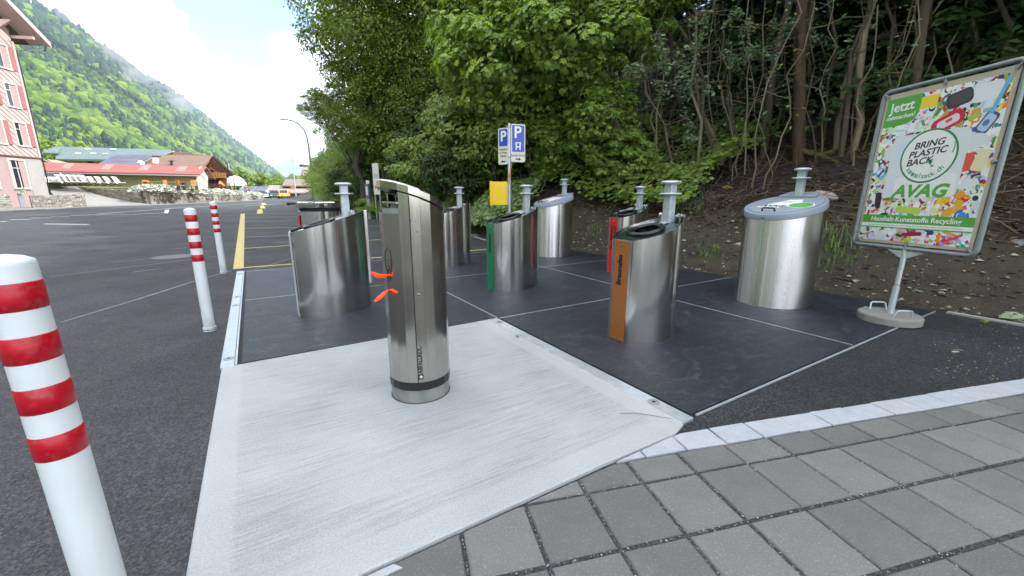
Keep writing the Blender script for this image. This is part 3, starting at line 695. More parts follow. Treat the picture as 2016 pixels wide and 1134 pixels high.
def make_plastic_container(loc, label, a, b, sticker=True):
    t = empty('waste_container', loc, GA, label, 'recycling container', 'silver containers with grey lids')
    z = lambda x: 0.955 + (x + a) * 0.245
    out = ell(a, b, 96)
    mb = MB(); shell(mb, out, z, 0.012); mb.build('body', M['steel_band'], t, smooth=40)
    mb = MB(); mb.lathe([(1, 0.0), (1, 0.03)], 96, (0, 0, 0.0), a * 0.972, b * 0.972); mb.build('plinth', M['black'], t, smooth=40)
    # oval lid: a rim and a slightly sunk panel
    sl = math.atan(0.245); cs = 1 / math.cos(sl)
    T = Matrix.Translation((0, 0, z(0))) @ Matrix.Rotation(-sl, 4, 'Y')
    def ring(r, h, n=96): return [T @ Vector((a * cs * r * math.cos(2 * math.pi * i / n), b * r * math.sin(2 * math.pi * i / n), h)) for i in range(n)]
    rows = [ring(1.012, -0.035), ring(1.022, -0.032), ring(1.022, 0.022), ring(1.006, 0.032), ring(0.93, 0.034)]
    n = 96; vs = [p for r in rows for p in r]; fs = [(q * n + i, q * n + (i + 1) % n, (q + 1) * n + (i + 1) % n, (q + 1) * n + i) for q in range(len(rows) - 1) for i in range(n)]
    MB().add(vs, fs).build('lid_rim', M['grey_lid'], t, smooth=35)
    rows = [ring(0.945, 0.022), ring(0.922, 0.036), ring(0.90, 0.039)]
    vs = [p for r in rows for p in r]; fs = [(q * n + i, q * n + (i + 1) % n, (q + 1) * n + (i + 1) % n, (q + 1) * n + i) for q in range(2) for i in range(n)] + [tuple(range(2 * n, 3 * n))]
    lid = MB().add(vs, fs).build('lid_panel', M['grey_lid'], t, smooth=35)
    rows = [ring(0.936, 0.030), ring(0.920, 0.0368)]
    vs = [p for r in rows for p in r]; MB().add(vs, [(i, (i + 1) % n, n + (i + 1) % n, n + i) for i in range(n)]).build('gap_line', M['black_plastic'], lid)
    hz = 0.075
    mb = MB(); P = [(-a * .80, -0.062, .034), (-a * .80, -0.062, hz - .01), (-a * .80, -0.050, hz), (-a * .80, 0.050, hz), (-a * .80, 0.062, hz - .01), (-a * .80, 0.062, .034)]
    mb.tube([T @ Vector(p) for p in P], 0.009, 10); mb.build('handle', M['black_plastic'], lid, smooth=50)
    mb = MB(); mb.box(T @ Vector((-a * 1.06, 0, -0.005)), (0.006, 0.022, 0.008)); mb.build('lock', M['black_plastic'], t)
    # raised hinge block and mast
    x0 = a * 0.60
    mb = MB(); mb.extrude([T @ Vector(p) for p in ((x0, -b * .52, .034), (a * 1.03, -b * .40, .034), (a * 1.03, b * .40, .034), (x0, b * .52, .034))], T.to_3x3() @ Vector((0, 0, 0.030)))
    mb.build('hinge_block', M['grey_lid'], t, bevel=0.008)
    make_mast(t, a * 0.66, z(a * 0.66) + 0.03, 1.468)
    def on_lid(x, y, h): return T @ Vector((x, y, h))
    def flat_poly(name, pts, m, h, par, th=0.0006):
        return MB().extrude([on_lid(x, y, h) for x, y in pts], T.to_3x3() @ Vector((0, 0, th))).build(name, m, par)
    if sticker:
        # a reader stands on the near side: text right -> -y, text up -> +x
        st = flat_poly('sticker', [(-a * .44, 0.215), (-a * .44, -0.02), (a * .02, -0.16), (a * .40, -0.10), (a * .36, 0.02)], M['white_p'], 0.0395, lid)
        pts = [(-0.06 + 0.15 * math.cos(q * .2618) * 0.62, -0.185 + 0.11 * math.sin(q * .2618)) for q in range(24)]
        flat_poly('green_spot_rim', [(-0.06 + (x + .06) * 1.10, -0.185 + (y + .185) * 1.10) for x, y in pts], M['white_p'], 0.0402, lid)
        flat_poly('green_spot', pts, M['sticker_green'], 0.0409, lid)
        Mt = T @ Matrix.Translation((-0.115, 0.065, 0.0405)) @ Matrix(((0, 1, 0, 0), (-1, 0, 0, 0), (0, 0, 1, 0), (0, 0, 0, 1)))
        text_part('lettering', 'AVAG', M['ink'], 0.085, lid, Mt, 0.0004, shear=0.2, offset=0.004)
        Mt = T @ Matrix.Translation((0.05, -0.01, 0.0405)) @ Matrix(((0, 1, 0, 0), (-1, 0, 0, 0), (0, 0, 1, 0), (0, 0, 0, 1)))
        text_part('lettering', 'BRING PLASTIC\nBACK', M['grey_lid'], 0.035, lid, Mt, 0.0004, shear=0.2)
        for q, (x, y) in enumerate(((-0.19, 0.02), (-0.19, -0.03), (-0.165, -0.06))):
            flat_poly('print_fleck', [(x, y), (x + .02, y - .004), (x + .018, y - .03), (x - .002, y - .026)], M['red_l'] if q % 2 else M['brown'], 0.0402, lid)
    else:
        fr = [(-a * .55, 0.20), (-a * .55, -0.13), (a * .38, -0.15), (a * .38, 0.17)]
        flat_poly('sticker_border', fr, M['red_l'], 0.0395, lid)
        flat_poly('sticker', [(x * .92 - .004, y * .90) for x, y in fr], M['white_p'], 0.0402, lid)
        flat_poly('print_fleck', [(-a * .4 + .05 * math.cos(q * .5236), 0.05 + .07 * math.sin(q * .5236)) for q in range(12)], M['ink'], 0.0409, lid)
        flat_poly('print_fleck', [(-a * .4 + .03 * math.cos(q * .5236), 0.05 + .045 * math.sin(q * .5236)) for q in range(12)], M['grey_lid'], 0.0416, lid)
    return t
make_plastic_container(G(3.01, -1.02), 'silver container with a grey oval lid, black handle and AVAG sticker beside the poster', 0.405, 0.365)
make_plastic_container(G(3.06, 3.16), 'silver container with a grey lid and red-framed sticker behind the green-labelled one', 0.385, 0.335, False)

# round polished drum with an overhanging lid
t = empty('drum_container', G(-1.05, 3.15), GA, 'round polished steel drum with a flat lid behind the left container', 'waste container')
mb = MB(); mb.lathe([(0.30, 0), (0.30, 0.955), (0.292, 0.957)], 64, cap=False); mb.build('body', M['steel_mirror'], t, smooth=40)
mb = MB(); mb.lathe([(0.285, 0.93), (0.285, 1.02)], 64); mb.build('neck', M['black'], t, smooth=40)
mb = MB(); mb.lathe([(0.322, 1.005), (0.326, 1.012), (0.326, 1.072), (0.318, 1.082), (0.05, 1.088)], 64); ld = mb.build('lid', M['steel_mirror'], t, smooth=35)
mb = MB(); mb.tube([(-0.29, 0.14, 1.058), (-0.37, 0.18, 1.056), (-0.41, 0.20, 1.054)], [0.014, 0.018, 0.024], 10); mb.build('handle', M['black_plastic'], ld, smooth=50)
mb = MB(); mb.box((0.31, 0, 1.02), (0.06, 0.16, 0.10)); mb.build('hinge', M['black_plastic'], t, bevel=0.008)
mb = MB(); mb.box((-0.303, 0, 0.47), (0.006, 0.15, 0.86)); mb.build('label_strip', M['red_l'], t)

# ================================================================ faceted litter bin on the concrete
lb = empty('litter_bin', G(-1.1315, -1.081, 0.022), GA, 'tall faceted stainless litter bin on a concrete foot with orange bags hanging out', 'litter bin')
M['foot'] = mat('bin_foot_concrete', (0.21, 0.215, 0.20), 0.7, var=0.4, scale=7, stretch=(1, 1, .35), bump=0.3, bscale=40)
mb = MB(); mb.lathe([(0.176, -0.01), (0.175, 0.003)], 48); mb.build('base_shadow_ring', M['black'], lb)  # black ring painting the contact shadow under the bin's foot
mb = MB(); mb.lathe([(0.171, -0.03), (0.170, 0.108)], 48); mb.build('foot', M['foot'], lb, smooth=40)
NF = 20; RB = 0.1775
ang = [2 * math.pi * i / NF + R(14) for i in range(NF)]          # facet corners; centres half a step on
def pt(a, r, z): return (r * math.cos(a), r * math.sin(a), z)
mb = MB()
vs = [pt(a, RB * 1.004, z) for z in (0.082, 0.128) for a in ang]
mb.add(vs, [(i, (i + 1) % NF, NF + (i + 1) % NF, NF + i) for i in range(NF)] + [tuple(range(NF - 1, -1, -1)), tuple(range(NF, 2 * NF))]); mb.build('base_band', M['rubber_ring'], lb)
def ztop(x):                                                       # underside of the hood: a shallow arc falling to the rear (+x)
    u_ = (x + RB) / (2 * RB); return 1.208 - 0.085 * u_ - 0.050 * u_ * u_
def facet(i):
    a0, a1 = ang[i], ang[(i + 1) % NF]; ac = (a0 + (a1 if a1 > a0 else a1 + 2 * math.pi)) / 2
    front = math.cos(ac) < -0.62
    z0 = 0.130
    if front: t0 = t1 = 1.075
    else: t0, t1 = ztop(RB * math.cos(a0)) - 0.008, ztop(RB * math.cos(a1)) - 0.008
    r2 = RB - 0.012
    q = [pt(a0, RB, z0), pt(a1, RB, z0), pt(a1, RB, t1), pt(a0, RB, t0), pt(a0, r2, z0), pt(a1, r2, z0), pt(a1, r2, t1), pt(a0, r2, t0)]
    m2 = MB(); m2.add(q, [(0, 1, 2, 3), (5, 4, 7, 6), (3, 2, 6, 7), (1, 0, 4, 5), (0, 3, 7, 4), (2, 1, 5, 6)])
    return m2.build('facet_panel', M['steel_facet'], lb, bevel=0.0012)
for i in range(NF): facet(i)
mb = MB()                                                          # inner liner seen through the mouth
vs = [pt(a, RB - 0.02, z) for z in (0.3, 1.10) for a in ang]
mb.add(vs, [(i, (i + 1) % NF, NF + (i + 1) % NF, NF + i) for i in range(NF)]); mb.build('liner', M['galv_dark'], lb)
mb = MB(); mb.box((-0.075, 0.0, 1.100), (0.012, 0.27, 0.055), M=Matrix.Rotation(R(22), 4, 'Y')); mb.box((-0.10, 0, 1.128), (0.05, 0.27, 0.008)); mb.build('chute', M['galv_dark'], lb)
RH = 0.1808
mb = MB(); rows = []
for r_, dz in ((RH, 0.0), (RH, 0.036), (RH - 0.010, 0.043)):
    rows += [pt(a, r_, ztop(RB * math.cos(a)) + dz) for a in ang]
fs = [(q * NF + i, q * NF + (i + 1) % NF, (q + 1) * NF + (i + 1) % NF, (q + 1) * NF + i) for q in range(2) for i in range(NF)]
mb.add(rows, fs + [tuple(range(2 * NF, 3 * NF)), tuple(range(NF - 1, -1, -1))]); mb.build('hood', M['steel_facet'], lb, bevel=0.0015)
a_s = R(-112)
mb = MB(); mb.tube([pt(a_s, RB * 1.0005, 0.13), pt(a_s, RB * 1.0005, ztop(RB * math.cos(a_s)) - 0.012)], 0.0030, 6); mb.build('door_gap', M['black'], lb)
a_c = R(-103); rc = RB * math.cos(R(9))
def facet_M(ac, z, d=0.0006, tx=0.0):
    """frame on a facet: text x runs up, text y to the reader's left"""
    nrm = Vector((math.cos(ac), math.sin(ac), 0)); tan = Vector((-math.sin(ac), math.cos(ac), 0))   # tan: to the reader's right
    o = nrm * (rc + d) + tan * tx + Vector((0, 0, z)); X, Y, Z = Vector((0, 0, 1)), -tan, nrm
    return Matrix(((X.x, Y.x, Z.x, o.x), (X.y, Y.y, Z.y, o.y), (X.z, Y.z, Z.z, o.z), (0, 0, 0, 1)))
text_part('lettering', 'ABFALLREX.', M['ink'], 0.034, lb, facet_M(a_c, 0.185, tx=-0.012), 0.0004, ax='LEFT', offset=0.001, sx=0.88)
Mx = facet_M(a_c, 0.166, tx=-0.012)
mb = MB(); mb.extrude([Mx @ Vector(p) for p in ((-.015, -.013, 0), (.015, -.013, 0), (.015, .013, 0), (-.015, .013, 0))], Mx.to_3x3() @ Vector((0, 0, .0005))); em = mb.build('emblem', M['ink'], lb)
mb = MB()
for d in ((.018, .005), (.005, .018)):
    mb.extrude([Mx @ Vector((sx_ * d[0] / 2, sy_ * d[1] / 2, .0007)) for sx_, sy_ in ((-1, -1), (1, -1), (1, 1), (-1, 1))], Mx.to_3x3() @ Vector((0, 0, .0003 + d[0] * .01)))
mb.build('cross', M['white_p'], em)
Ml = facet_M(a_c, 0.640, tx=-0.004)
mb = MB(); mb.mat(M['steel_mirror']); mb.tube([Ml @ Vector((0, 0, 0)), Ml @ Vector((0, 0, .005))], [0.011, 0.0095], 16); mb.mat(M['black']); mb.tube([Ml @ Vector((0, 0, .004)), Ml @ Vector((0, 0, .0055))], 0.005, 8); mb.build('lock', None, lb, smooth=40)
# outline drawing on the front facets
Mo = facet_M(R(-157), 0.80, 0.001)
c1 = [(0.070 * math.cos(q) + 0.02, 0.026 * math.sin(q) * (1.3 if q < 3.1 else .8)) for q in [k * .35 for k in range(19)]]
c2 = [(-0.055 + 0.030 * math.cos(q), 0.006 + 0.016 * math.sin(q)) for q in [k * .45 for k in range(15)]]
mb = MB()
for cc in (c1, c2, [(0.03, -0.008), (0.034, -0.001), (0.03, 0.006)], [(0.0, 0.006), (-0.02, 0.0), (-0.03, 0.008)]):
    mb.tube([Mo @ Vector((x, y, 0)) for x, y in cc], 0.0022, 5)
mb.build('drawing', M['ink'], lb)
# orange bags
M['orange'] = leaf_mat('orange_bag', [(0.85, 0.10, 0.02), (0.90, 0.13, 0.03)], trans=0.35, rough=0.35)
def bag(lobes, base, label):
    o = MB()
    for pts_, rad in lobes:
        vsn = []; P = [Vector(p) for p in pts_]
        o.tube(P, rad, 10, flat=0.45)
    ob = o.build('plastic_bag', M['orange'], None, smooth=60)
    ob.location = base; ob.rotation_euler = (0, 0, GA)
    return tag(ob, label, 'plastic bag', 'orange bags hanging from the litter bin')
b0 = G(-1.1315, -1.081, 0.022)
bag([([(-0.168, -.045, .745), (-0.19, -.055, .741), (-0.225, -.07, .748), (-0.25, -.08, .765), (-0.262, -.086, .776)], [0.008, 0.024, 0.028, 0.018, 0.003]), ([(-0.17, -.045, .745), (-0.155, -.072, .748), (-0.150, -.085, .740)], [.008, .012, .006])], b0, 'orange plastic bag end poking out of the litter bin, the upper one')
bag([([(-0.172, -.045, .658), (-0.19, -.05, .648), (-0.225, -.062, .625), (-0.252, -.072, .612)], [0.007, 0.018, 0.022, 0.010]), ([(-0.170, -.045, .658), (-0.152, -.080, .666), (-0.140, -.112, .655)], [.007, .017, .013])], b0, 'orange plastic bag end in two tails out of the litter bin, the lower one')

# ================================================================ bollards
def bollard_paint():
    m = mat('white_bollard_paint', (0.60, 0.655, 0.675), 0.42, var=0.05, scale=5, spec=0.45, bump=0.08, bscale=60)
    t = m.node_tree; b = t.nodes['Principled BSDF']; lk = t.links.new; src = b.inputs['Base Color'].links[0].from_socket
    tc = N(t, 'ShaderNodeTexCoord'); sx = N(t, 'ShaderNodeSeparateXYZ'); lk(tc.outputs['Object'], sx.inputs['Vector'])
    zr = N(t, 'ShaderNodeMapRange'); zr.inputs['From Min'].default_value = .02; zr.inputs['From Max'].default_value = .32; zr.inputs['To Min'].default_value = .20; zr.inputs['To Max'].default_value = -.12; lk(sx.outputs['Z'], zr.inputs['Value'])
    mp = N(t, 'ShaderNodeMapping'); mp.inputs['Scale'].default_value = (1, 1, .35); lk(tc.outputs['Object'], mp.inputs['Vector'])
    no = N(t, 'ShaderNodeTexNoise'); no.inputs['Scale'].default_value = 26; no.inputs['Detail'].default_value = 8; no.inputs['Roughness'].default_value = .7; lk(mp.outputs['Vector'], no.inputs['Vector'])
    ad = N(t, 'ShaderNodeMath'); ad.operation = 'ADD'; lk(no.outputs['Fac'], ad.inputs[0]); lk(zr.outputs['Result'], ad.inputs[1])
    r = N(t, 'ShaderNodeMapRange'); r.inputs['From Min'].default_value = .54; r.inputs['From Max'].default_value = .80; r.inputs['To Max'].default_value = .55; lk(ad.outputs[0], r.inputs['Value'])
    mu = N(t, 'ShaderNodeMix'); mu.data_type = 'RGBA'; lk(r.outputs['Result'], mu.inputs['Factor']); lk(src, mu.inputs['A']); mu.inputs['B'].default_value = (.20, .20, .18, 1); lk(mu.outputs['Result'], b.inputs['Base Color'])
    return m
M['bollard'] = bollard_paint()
M['bollard_red'] = mat('red_reflective_band', (0.42, 0.004, 0.016), 0.34, var=0.22, scale=30, spec=0.45, speck=((.30, .10, .10), 70, .35), rvar=.08)
def make_bollard(loc, label):
    t = empty('bollard', loc, 0, label, 'bollard', 'red and white bollards along the asphalt')
    r = 0.0435
    mb = MB(); mb.lathe([(r, 0.01), (r, 1.055), (r * 0.975, 1.062), (r * 0.93, 1.066), (r * 0.6, 1.074), (0.004, 1.079)], 40); po = mb.build('post', M['bollard'], t, smooth=35)
    for z1 in (1.022, 0.910, 0.797, 0.685):
        mb = MB(); mb.lathe([(r + .0002, z1 - .0575), (r + .0012, z1 - .0565), (r + .0012, z1 - .001), (r + .0002, z1)], 40, cap=False); mb.build('red_band', M['bollard_red'], t, smooth=50)
    mb = MB(); mb.mat(M['bollard']).lathe([(0.0515, 0.0), (0.0515, 0.010)], 40); mb.mat(M['ink']).lathe([(0.0505, 0.010), (0.0505, 0.015)], 40)
    mb.mat(M['bollard']).lathe([(0.0515, 0.015), (0.0515, 0.032), (0.047, 0.036)], 40)
    mb.build('base_ring', None, t, smooth=35)
    return t
make_bollard((-1.006, 0.84, 0), 'red and white bollard nearest the camera, cut off by the left edge').rotation_euler = (0, -R(1.5), 0)
make_bollard((-2.710, 3.556, 0), 'red and white bollard in the middle of the row of three')
make_bollard((-4.418, 6.271, 0), 'red and white bollard farthest along, beside the yellow marking')
# ================================================================ poster stand
M['frame_galv'] = mat('grey_steel_frame', (0.24, 0.27, 0.28), 0.45, metal=0.3, var=0.12, scale=20)
M['board'] = mat('bare_plywood_board', (0.46, 0.41, 0.33), 0.6, var=0.08, scale=12)
M['stand_concrete'] = mat('stand_concrete', (0.25, 0.245, 0.225), 0.85, var=0.18, scale=14, bump=0.4, bscale=80)
def print_mat():
    """flat ink: colour from the face attribute of the print"""
    m, t, b = newmat('poster_print'); at_ = N(t, 'ShaderNodeAttribute'); at_.attribute_name = 'ink'
    t.links.new(at_.outputs['Color'], b.inputs['Base Color']); b.inputs['Roughness'].default_value = 0.28; b.inputs['Specular IOR Level'].default_value = 0.45
    return m
M['print'] = print_mat()
PB = gnd(1752, 616, 0.09); PB.z = 0
st = empty('poster_stand', PB, -1.4511, 'grey tube framed poster board lettered Bring Plastic Back on a round concrete foot', 'poster stand')
RHO, TAU = 0.0164, 0.0556
# local x = along the board to the reader's right (d), local y = away from the reader (n), z up
upv = Vector((0, math.sin(TAU), math.cos(TAU)))
Xv = Vector((1, 0, 0)) * math.cos(RHO) + upv * math.sin(RHO); Uv = -Vector((1, 0, 0)) * math.sin(RHO) + upv * math.cos(RHO); Nv = Xv.cross(Uv)
Nv = -Nv if Nv.y > 0 else Nv                                       # towards the reader
BM = Matrix(((Xv.x, Uv.x, Nv.x, 0), (Xv.y, Uv.y, Nv.y, 0), (Xv.z, Uv.z, Nv.z, 0), (0, 0, 0, 1)))
HW, ZB, ZT = 0.532, 0.70, 2.16
def B(x, z, n=0.0): return BM @ Vector((x, z, n))
rc_ = 0.06; rt = 0.019
path = []
for cx_, cz_, a0 in ((HW - rc_, ZT - rc_, 0), (-HW + rc_, ZT - rc_, 90), (-HW + rc_, ZB + rc_, 180), (HW - rc_, ZB + rc_, 270)):
    for q in range(6):
        a = R(a0 + q * 18); path.append(B(cx_ + (rc_ - rt * .0) * math.cos(a), cz_ + rc_ * math.sin(a)))
path.append(path[0]); path.append(path[1])
mb = MB(); mb.tube(path, rt, 12, caps=False); fr = mb.build('tube_frame', M['frame_galv'], st, smooth=60)
bx = HW - 0.034; bz0, bz1 = ZB + 0.034, ZT - 0.034
bd = MB().extrude([B(-bx, bz0, -0.006), B(bx, bz0, -0.006), B(bx, bz1, -0.006), B(-bx, bz1, -0.006)], BM.to_3x3() @ Vector((0, 0, 0.010))).build('board', M['board'], st)
for x, z in ((-bx + .02, bz0 + .02), (bx - .02, bz0 + .02), (bx - .02, bz1 - .02), (-bx + .02, bz1 - .02), (0, bz0 + .012), (0, bz1 - .012), (-bx + .012, 1.43), (bx - .012, 1.43)):
    mb = MB(); ex = 0.02 if abs(x) > .3 and abs(z - 1.43) > .1 else 0.0
    sx_ = (1 if x > 0 else -1) if abs(x) > .1 else 0; sz_ = (1 if z > 1.5 else -1) if abs(z - 1.43) > .1 else 0
    mb.tube([B(x - sx_ * .008, z - sz_ * .008, 0.008), B(x + sx_ * .035, z + sz_ * .035, 0.010)], 0.010, 8); mb.tube([B(x, z, 0.004), B(x, z, 0.018)], 0.014, 10)
    mb.build('clip', M['frame_galv'], st, smooth=40)
# the printed sheet
px0, px1, pz0, pz1 = -0.474, 0.474, 0.757, 2.078
rng = random.Random(11)
class Ink:
    def __init__(s): s.v = []; s.f = []; s.c = []; s.k = 0
    def poly(s, pts, col, lay):
        b = len(s.v); s.k += 1
        pts = [(min(max(x, px0), px1), min(max(z, pz0), pz1)) for x, z in pts]
        s.v += [tuple(B(x, z, 0.0050 + lay * 0.0004 + (s.k % 40) * 0.000008)) for x, z in pts]; s.f.append(tuple(range(b, b + len(pts)))); s.c.append(col)
    def rrect(s, x, z, w, h, a, col, lay, r=0.3):
        pts = []
        rr = r * min(w, h)
        for sx_, sz_, a0 in ((1, 1, 0), (-1, 1, 90), (-1, -1, 180), (1, -1, 270)):
            for q in range(4):
                t_ = R(a0 + q * 30); lx = sx_ * (w / 2 - rr) + rr * math.cos(t_); lz = sz_ * (h / 2 - rr) + rr * math.sin(t_)
                pts.append((x + lx * math.cos(a) - lz * math.sin(a), z + lx * math.sin(a) + lz * math.cos(a)))
        s.poly(pts, col, lay)
    def disc(s, x, z, rx, rz, a, col, lay, n=20):
        s.poly([(x + rx * math.cos(q * 2 * math.pi / n) * math.cos(a) - rz * math.sin(q * 2 * math.pi / n) * math.sin(a), z + rx * math.cos(q * 2 * math.pi / n) * math.sin(a) + rz * math.sin(q * 2 * math.pi / n) * math.cos(a)) for q in range(n)], col, lay)
    def build(s, name, parent):
        me = bpy.data.meshes.new(name); me.from_pydata(s.v, [], s.f); me.update()
        at_ = me.attributes.new('ink', 'FLOAT_COLOR', 'FACE')
        at_.data.foreach_set('color', [q for c in s.c for q in (*c, 1)])
        me.materials.append(M['print']); return mesh_obj(name, me, parent)
ink = Ink()
ink.rrect(0, (pz0 + pz1) / 2, px1 - px0, pz1 - pz0, 0, (0.78, 0.80, 0.84), 0, 0.0)
WH = [(0.85, 0.87, 0.88), (0.70, 0.76, 0.82), (0.80, 0.81, 0.82), (0.58, 0.65, 0.74), (0.84, 0.81, 0.78), (0.70, 0.73, 0.68)]
CO = [(0.62, 0.03, 0.05), (0.75, 0.25, 0.02), (0.80, 0.55, 0.03), (0.02, 0.16, 0.48), (0.03, 0.03, 0.04), (0.04, 0.05, 0.10), (0.30, 0.45, 0.06), (0.05, 0.35, 0.16), (0.20, 0.45, 0.68), (0.28, 0.02, 0.07), (0.75, 0.10, 0.15), (0.10, 0.10, 0.11), (0.70, 0.42, 0.45), (0.82, 0.72, 0.25)]
def bit(x, z, k=1.0, white=0.5):
    col = rng.choice(WH) if rng.random() < white else rng.choice(CO)
    col = tuple(min(0.85, max(0.005, c * rng.uniform(.8, 1.15))) for c in col)
    a = rng.uniform(0, 3.14); w, h = rng.uniform(.03, .11) * k, rng.uniform(.022, .06) * k
    lay = 1 + rng.random() * 1.5
    if rng.random() < .4: ink.disc(x, z, w * .55, h * .6, a, col, lay)
    else: ink.rrect(x, z, w, h, a, col, lay, rng.choice((.1, .3, .45)))
    c2 = rng.choice(WH + CO)
    if rng.random() < .75: ink.rrect(x + rng.uniform(-.01, .01), z + rng.uniform(-.01, .01), w * .55, h * .45, a, c2, lay + .3, .3)
    if rng.random() < .5: ink.rrect(x, z, w * .18, h * .8, a, rng.choice(CO), lay + .5, .3)
    if rng.random() < .3: ink.disc(x, z, h * .3, h * .3, 0, rng.choice(WH), lay + .6, 10)
for _ in range(420):
    bit(rng.uniform(px0, px1), rng.uniform(pz0, pz1), 1.75, 0.66)
for _ in range(520):
    bit(rng.uniform(px0, px1), rng.uniform(pz0, pz1), .8, 0.45)
# larger items that can be recognised: dark case, red tray, pale trays, phone-shaped pack, bottles
ink.rrect(0.14, 1.965, .19, .125, .25, (.035, .035, .045), 3.2, .3); ink.rrect(0.145, 1.97, .15, .09, .25, (.06, .06, .07), 3.4, .3)
ink.rrect(0.09, 1.79, .25, .125, .42, (.60, .01, .06), 3.2, .42); ink.rrect(0.095, 1.79, .17, .07, .42, (.70, .66, .68), 3.4, .4); ink.rrect(0.10, 1.80, .05, .025, .42, (.62, .05, .09), 3.6, .4)
ink.rrect(0.33, 1.975, .20, .14, .1, (.72, .75, .79), 3.0, .3); ink.rrect(0.42, 1.93, .03, .30, -.25, (.15, .42, .68), 3.3, .4)
ink.rrect(0.375, 1.735, .10, .17, -.5, (.07, .09, .18), 3.2, .3); ink.rrect(0.375, 1.735, .075, .13, -.5, (.42, .55, .72), 3.4, .3); ink.disc(.37, 1.735, .02, .026, -.5, (.10, .18, .38), 3.6)
ink.rrect(0.28, 1.80, .09, .05, .5, (.42, .50, .08), 3.2, .2); ink.rrect(-.10, 1.99, .15, .10, 0, (.80, .62, .02), 3.0, .1); ink.rrect(-.05, 1.665, .22, .03, .1, (.75, .45, .03), 3.2, .4)
ink.disc(0.30, 1.60, .12, .065, .1, (.66, .71, .76), 3.2); ink.rrect(0.0, 1.60, .80, .13, .04, (.66, .71, .77), 2.8, .45); ink.disc(-.24, 1.575, .075, .05, 0, (.42, .58, .72), 3.2); ink.disc(-.24, 1.575, .04, .027, 0, (.62, .72, .80), 3.4)
ink.disc(0.37, 1.00, .055, .065, .2, (.02, .16, .55), 3.3); ink.disc(0.375, 1.00, .035, .045, .2, (.06, .26, .66), 3.5)
for q in range(9): ink.disc(.22 + .13 * rng.random(), 1.02 + .17 * rng.random(), .035, .03, q, (.78, .30 + .2 * rng.random(), .03), 3.1)
ink.rrect(.22, 1.25, .09, .13, .2, (.02, .03, .12), 3.1, .2); ink.disc(.33, 1.27, .08, .045, 0, (.68, .72, .76), 3.2); ink.rrect(.31, 1.44, .11, .14, .3, (.70, .09, .06), 3.1, .3); ink.rrect(.40, 1.45, .09, .17, -.2, (.74, .68, .42), 3.3, .2)
ink.rrect(-.36, 1.14, .06, .15, .1, (.02, .02, .025), 3.2, .4); ink.rrect(-.27, .985, .09, .07, .2, (.03, .03, .035), 3.3, .4); ink.rrect(-.06, 1.05, .22, .06, -.1, (.50, .62, .06), 3.1, .3)
ink.rrect(-.02, .962, .19, .05, 0, (.08, .25, .55), 3.2, .2); ink.rrect(-.02, .965, .15, .022, 0, (.55, .70, .82), 3.4, .2)
ink.rrect(.02, .835, .17, .035, .12, (.24, .01, .05), 3.3, .3); ink.rrect(-.19, .845, .15, .045, .15, (.72, .75, .78), 3.2, .1); ink.rrect(.17, .86, .05, .04, .1, (.02, .05, .25), 3.4, .1); ink.rrect(.33, .86, .14, .022, -.3, (.75, .32, .03), 3.3, .4); ink.rrect(.36, .83, .12, .02, .5, (.68, .05, .12), 3.4, .4)
# white bag, green badge, round logo, stripe
ink.rrect(-.02, 1.445, .62, .56, 0, (.68, .72, .77), 4.6, .08); ink.rrect(.02, 1.26, .50, .20, .03, (.80, .80, .80), 4.7, .2); ink.rrect(-.1, 1.60, .38, .2, -.06, (.64, .71, .79), 4.8, .3)
g = (.085, .36, .055)
ink.poly([(px0, pz1), (px0 + .31, pz1)] + [(px0 + .31 * math.cos(R(q)) ** .45 if q < 90 else px0, pz1 - .125 - .13 * math.sin(R(q)) ** .8) for q in (0, 15, 30, 45, 60, 75, 89)] + [(px0, pz1 - .255)], g, 5)
ink.disc(0.0, 1.520, .232, .232, 0, (.03, .22, .08), 5.2, 56); ink.disc(0.0, 1.520, .216, .216, 0, (.80, .82, .81), 5.7, 56)
ink.rrect(0, .962, .948, .078, 0, g, 5.2, 0); ink.rrect(0, .906, .948, .034, 0, (.82, .84, .84), 5.2, 0); ink.rrect(0, .884, .948, .010, 0, g, 5.2, 0)
# arrow curling under the logo
ap = []
for q in range(13):
    a = R(18 - q * 9.2); ap.append((.050 + .145 * math.cos(a), 1.580 + .125 * math.sin(a) - q * .002))
for q in range(12):
    w0 = .004 + q * .0006
    (x0, z0), (x1, z1) = ap[q], ap[q + 1]; d = math.hypot(x1 - x0, z1 - z0); nx, nz = -(z1 - z0) / d * w0, (x1 - x0) / d * w0
    ink.poly([(x0 + nx, z0 + nz), (x1 + nx, z1 + nz), (x1 - nx, z1 - nz), (x0 - nx, z0 - nz)], (.08, .34, .16), 6.2)
ink.poly([(.008, 1.468), (.050, 1.500), (.045, 1.436)], (.08, .34, .16), 6.4)
pr = ink.build('printed_sheet', st)
M['gprint'] = mat('green_poster_ink', g, 0.3, var=0.02); M['dprint'] = mat('dark_poster_ink', (.015, .018, .018), 0.3, var=0.02); M['g2print'] = mat('green_logo_ink', (.06, .30, .13), .3, var=.02)
def btext(body, x, z, size, m, lay=7.5, rot=0.0, shear=0.0, ax='CENTER', off=0.0, sx=1.0, line=1.0):
    Mt = BM @ Matrix.Translation((x, z, 0.005 + lay * 0.0004)) @ Matrix.Rotation(rot, 4, 'Z')
    return text_part('lettering', body, m, size, pr, Mt, 0.0002, shear=shear, ax=ax, offset=off, sx=sx, line=line)
btext('Jetzt', px0 + .150, pz1 - .085, .118, M['white_p'], rot=.03, off=.0022)
btext('mitmachen!', px0 + .150, pz1 - .172, .054, M['white_p'], rot=.03, shear=.2, off=.0012)
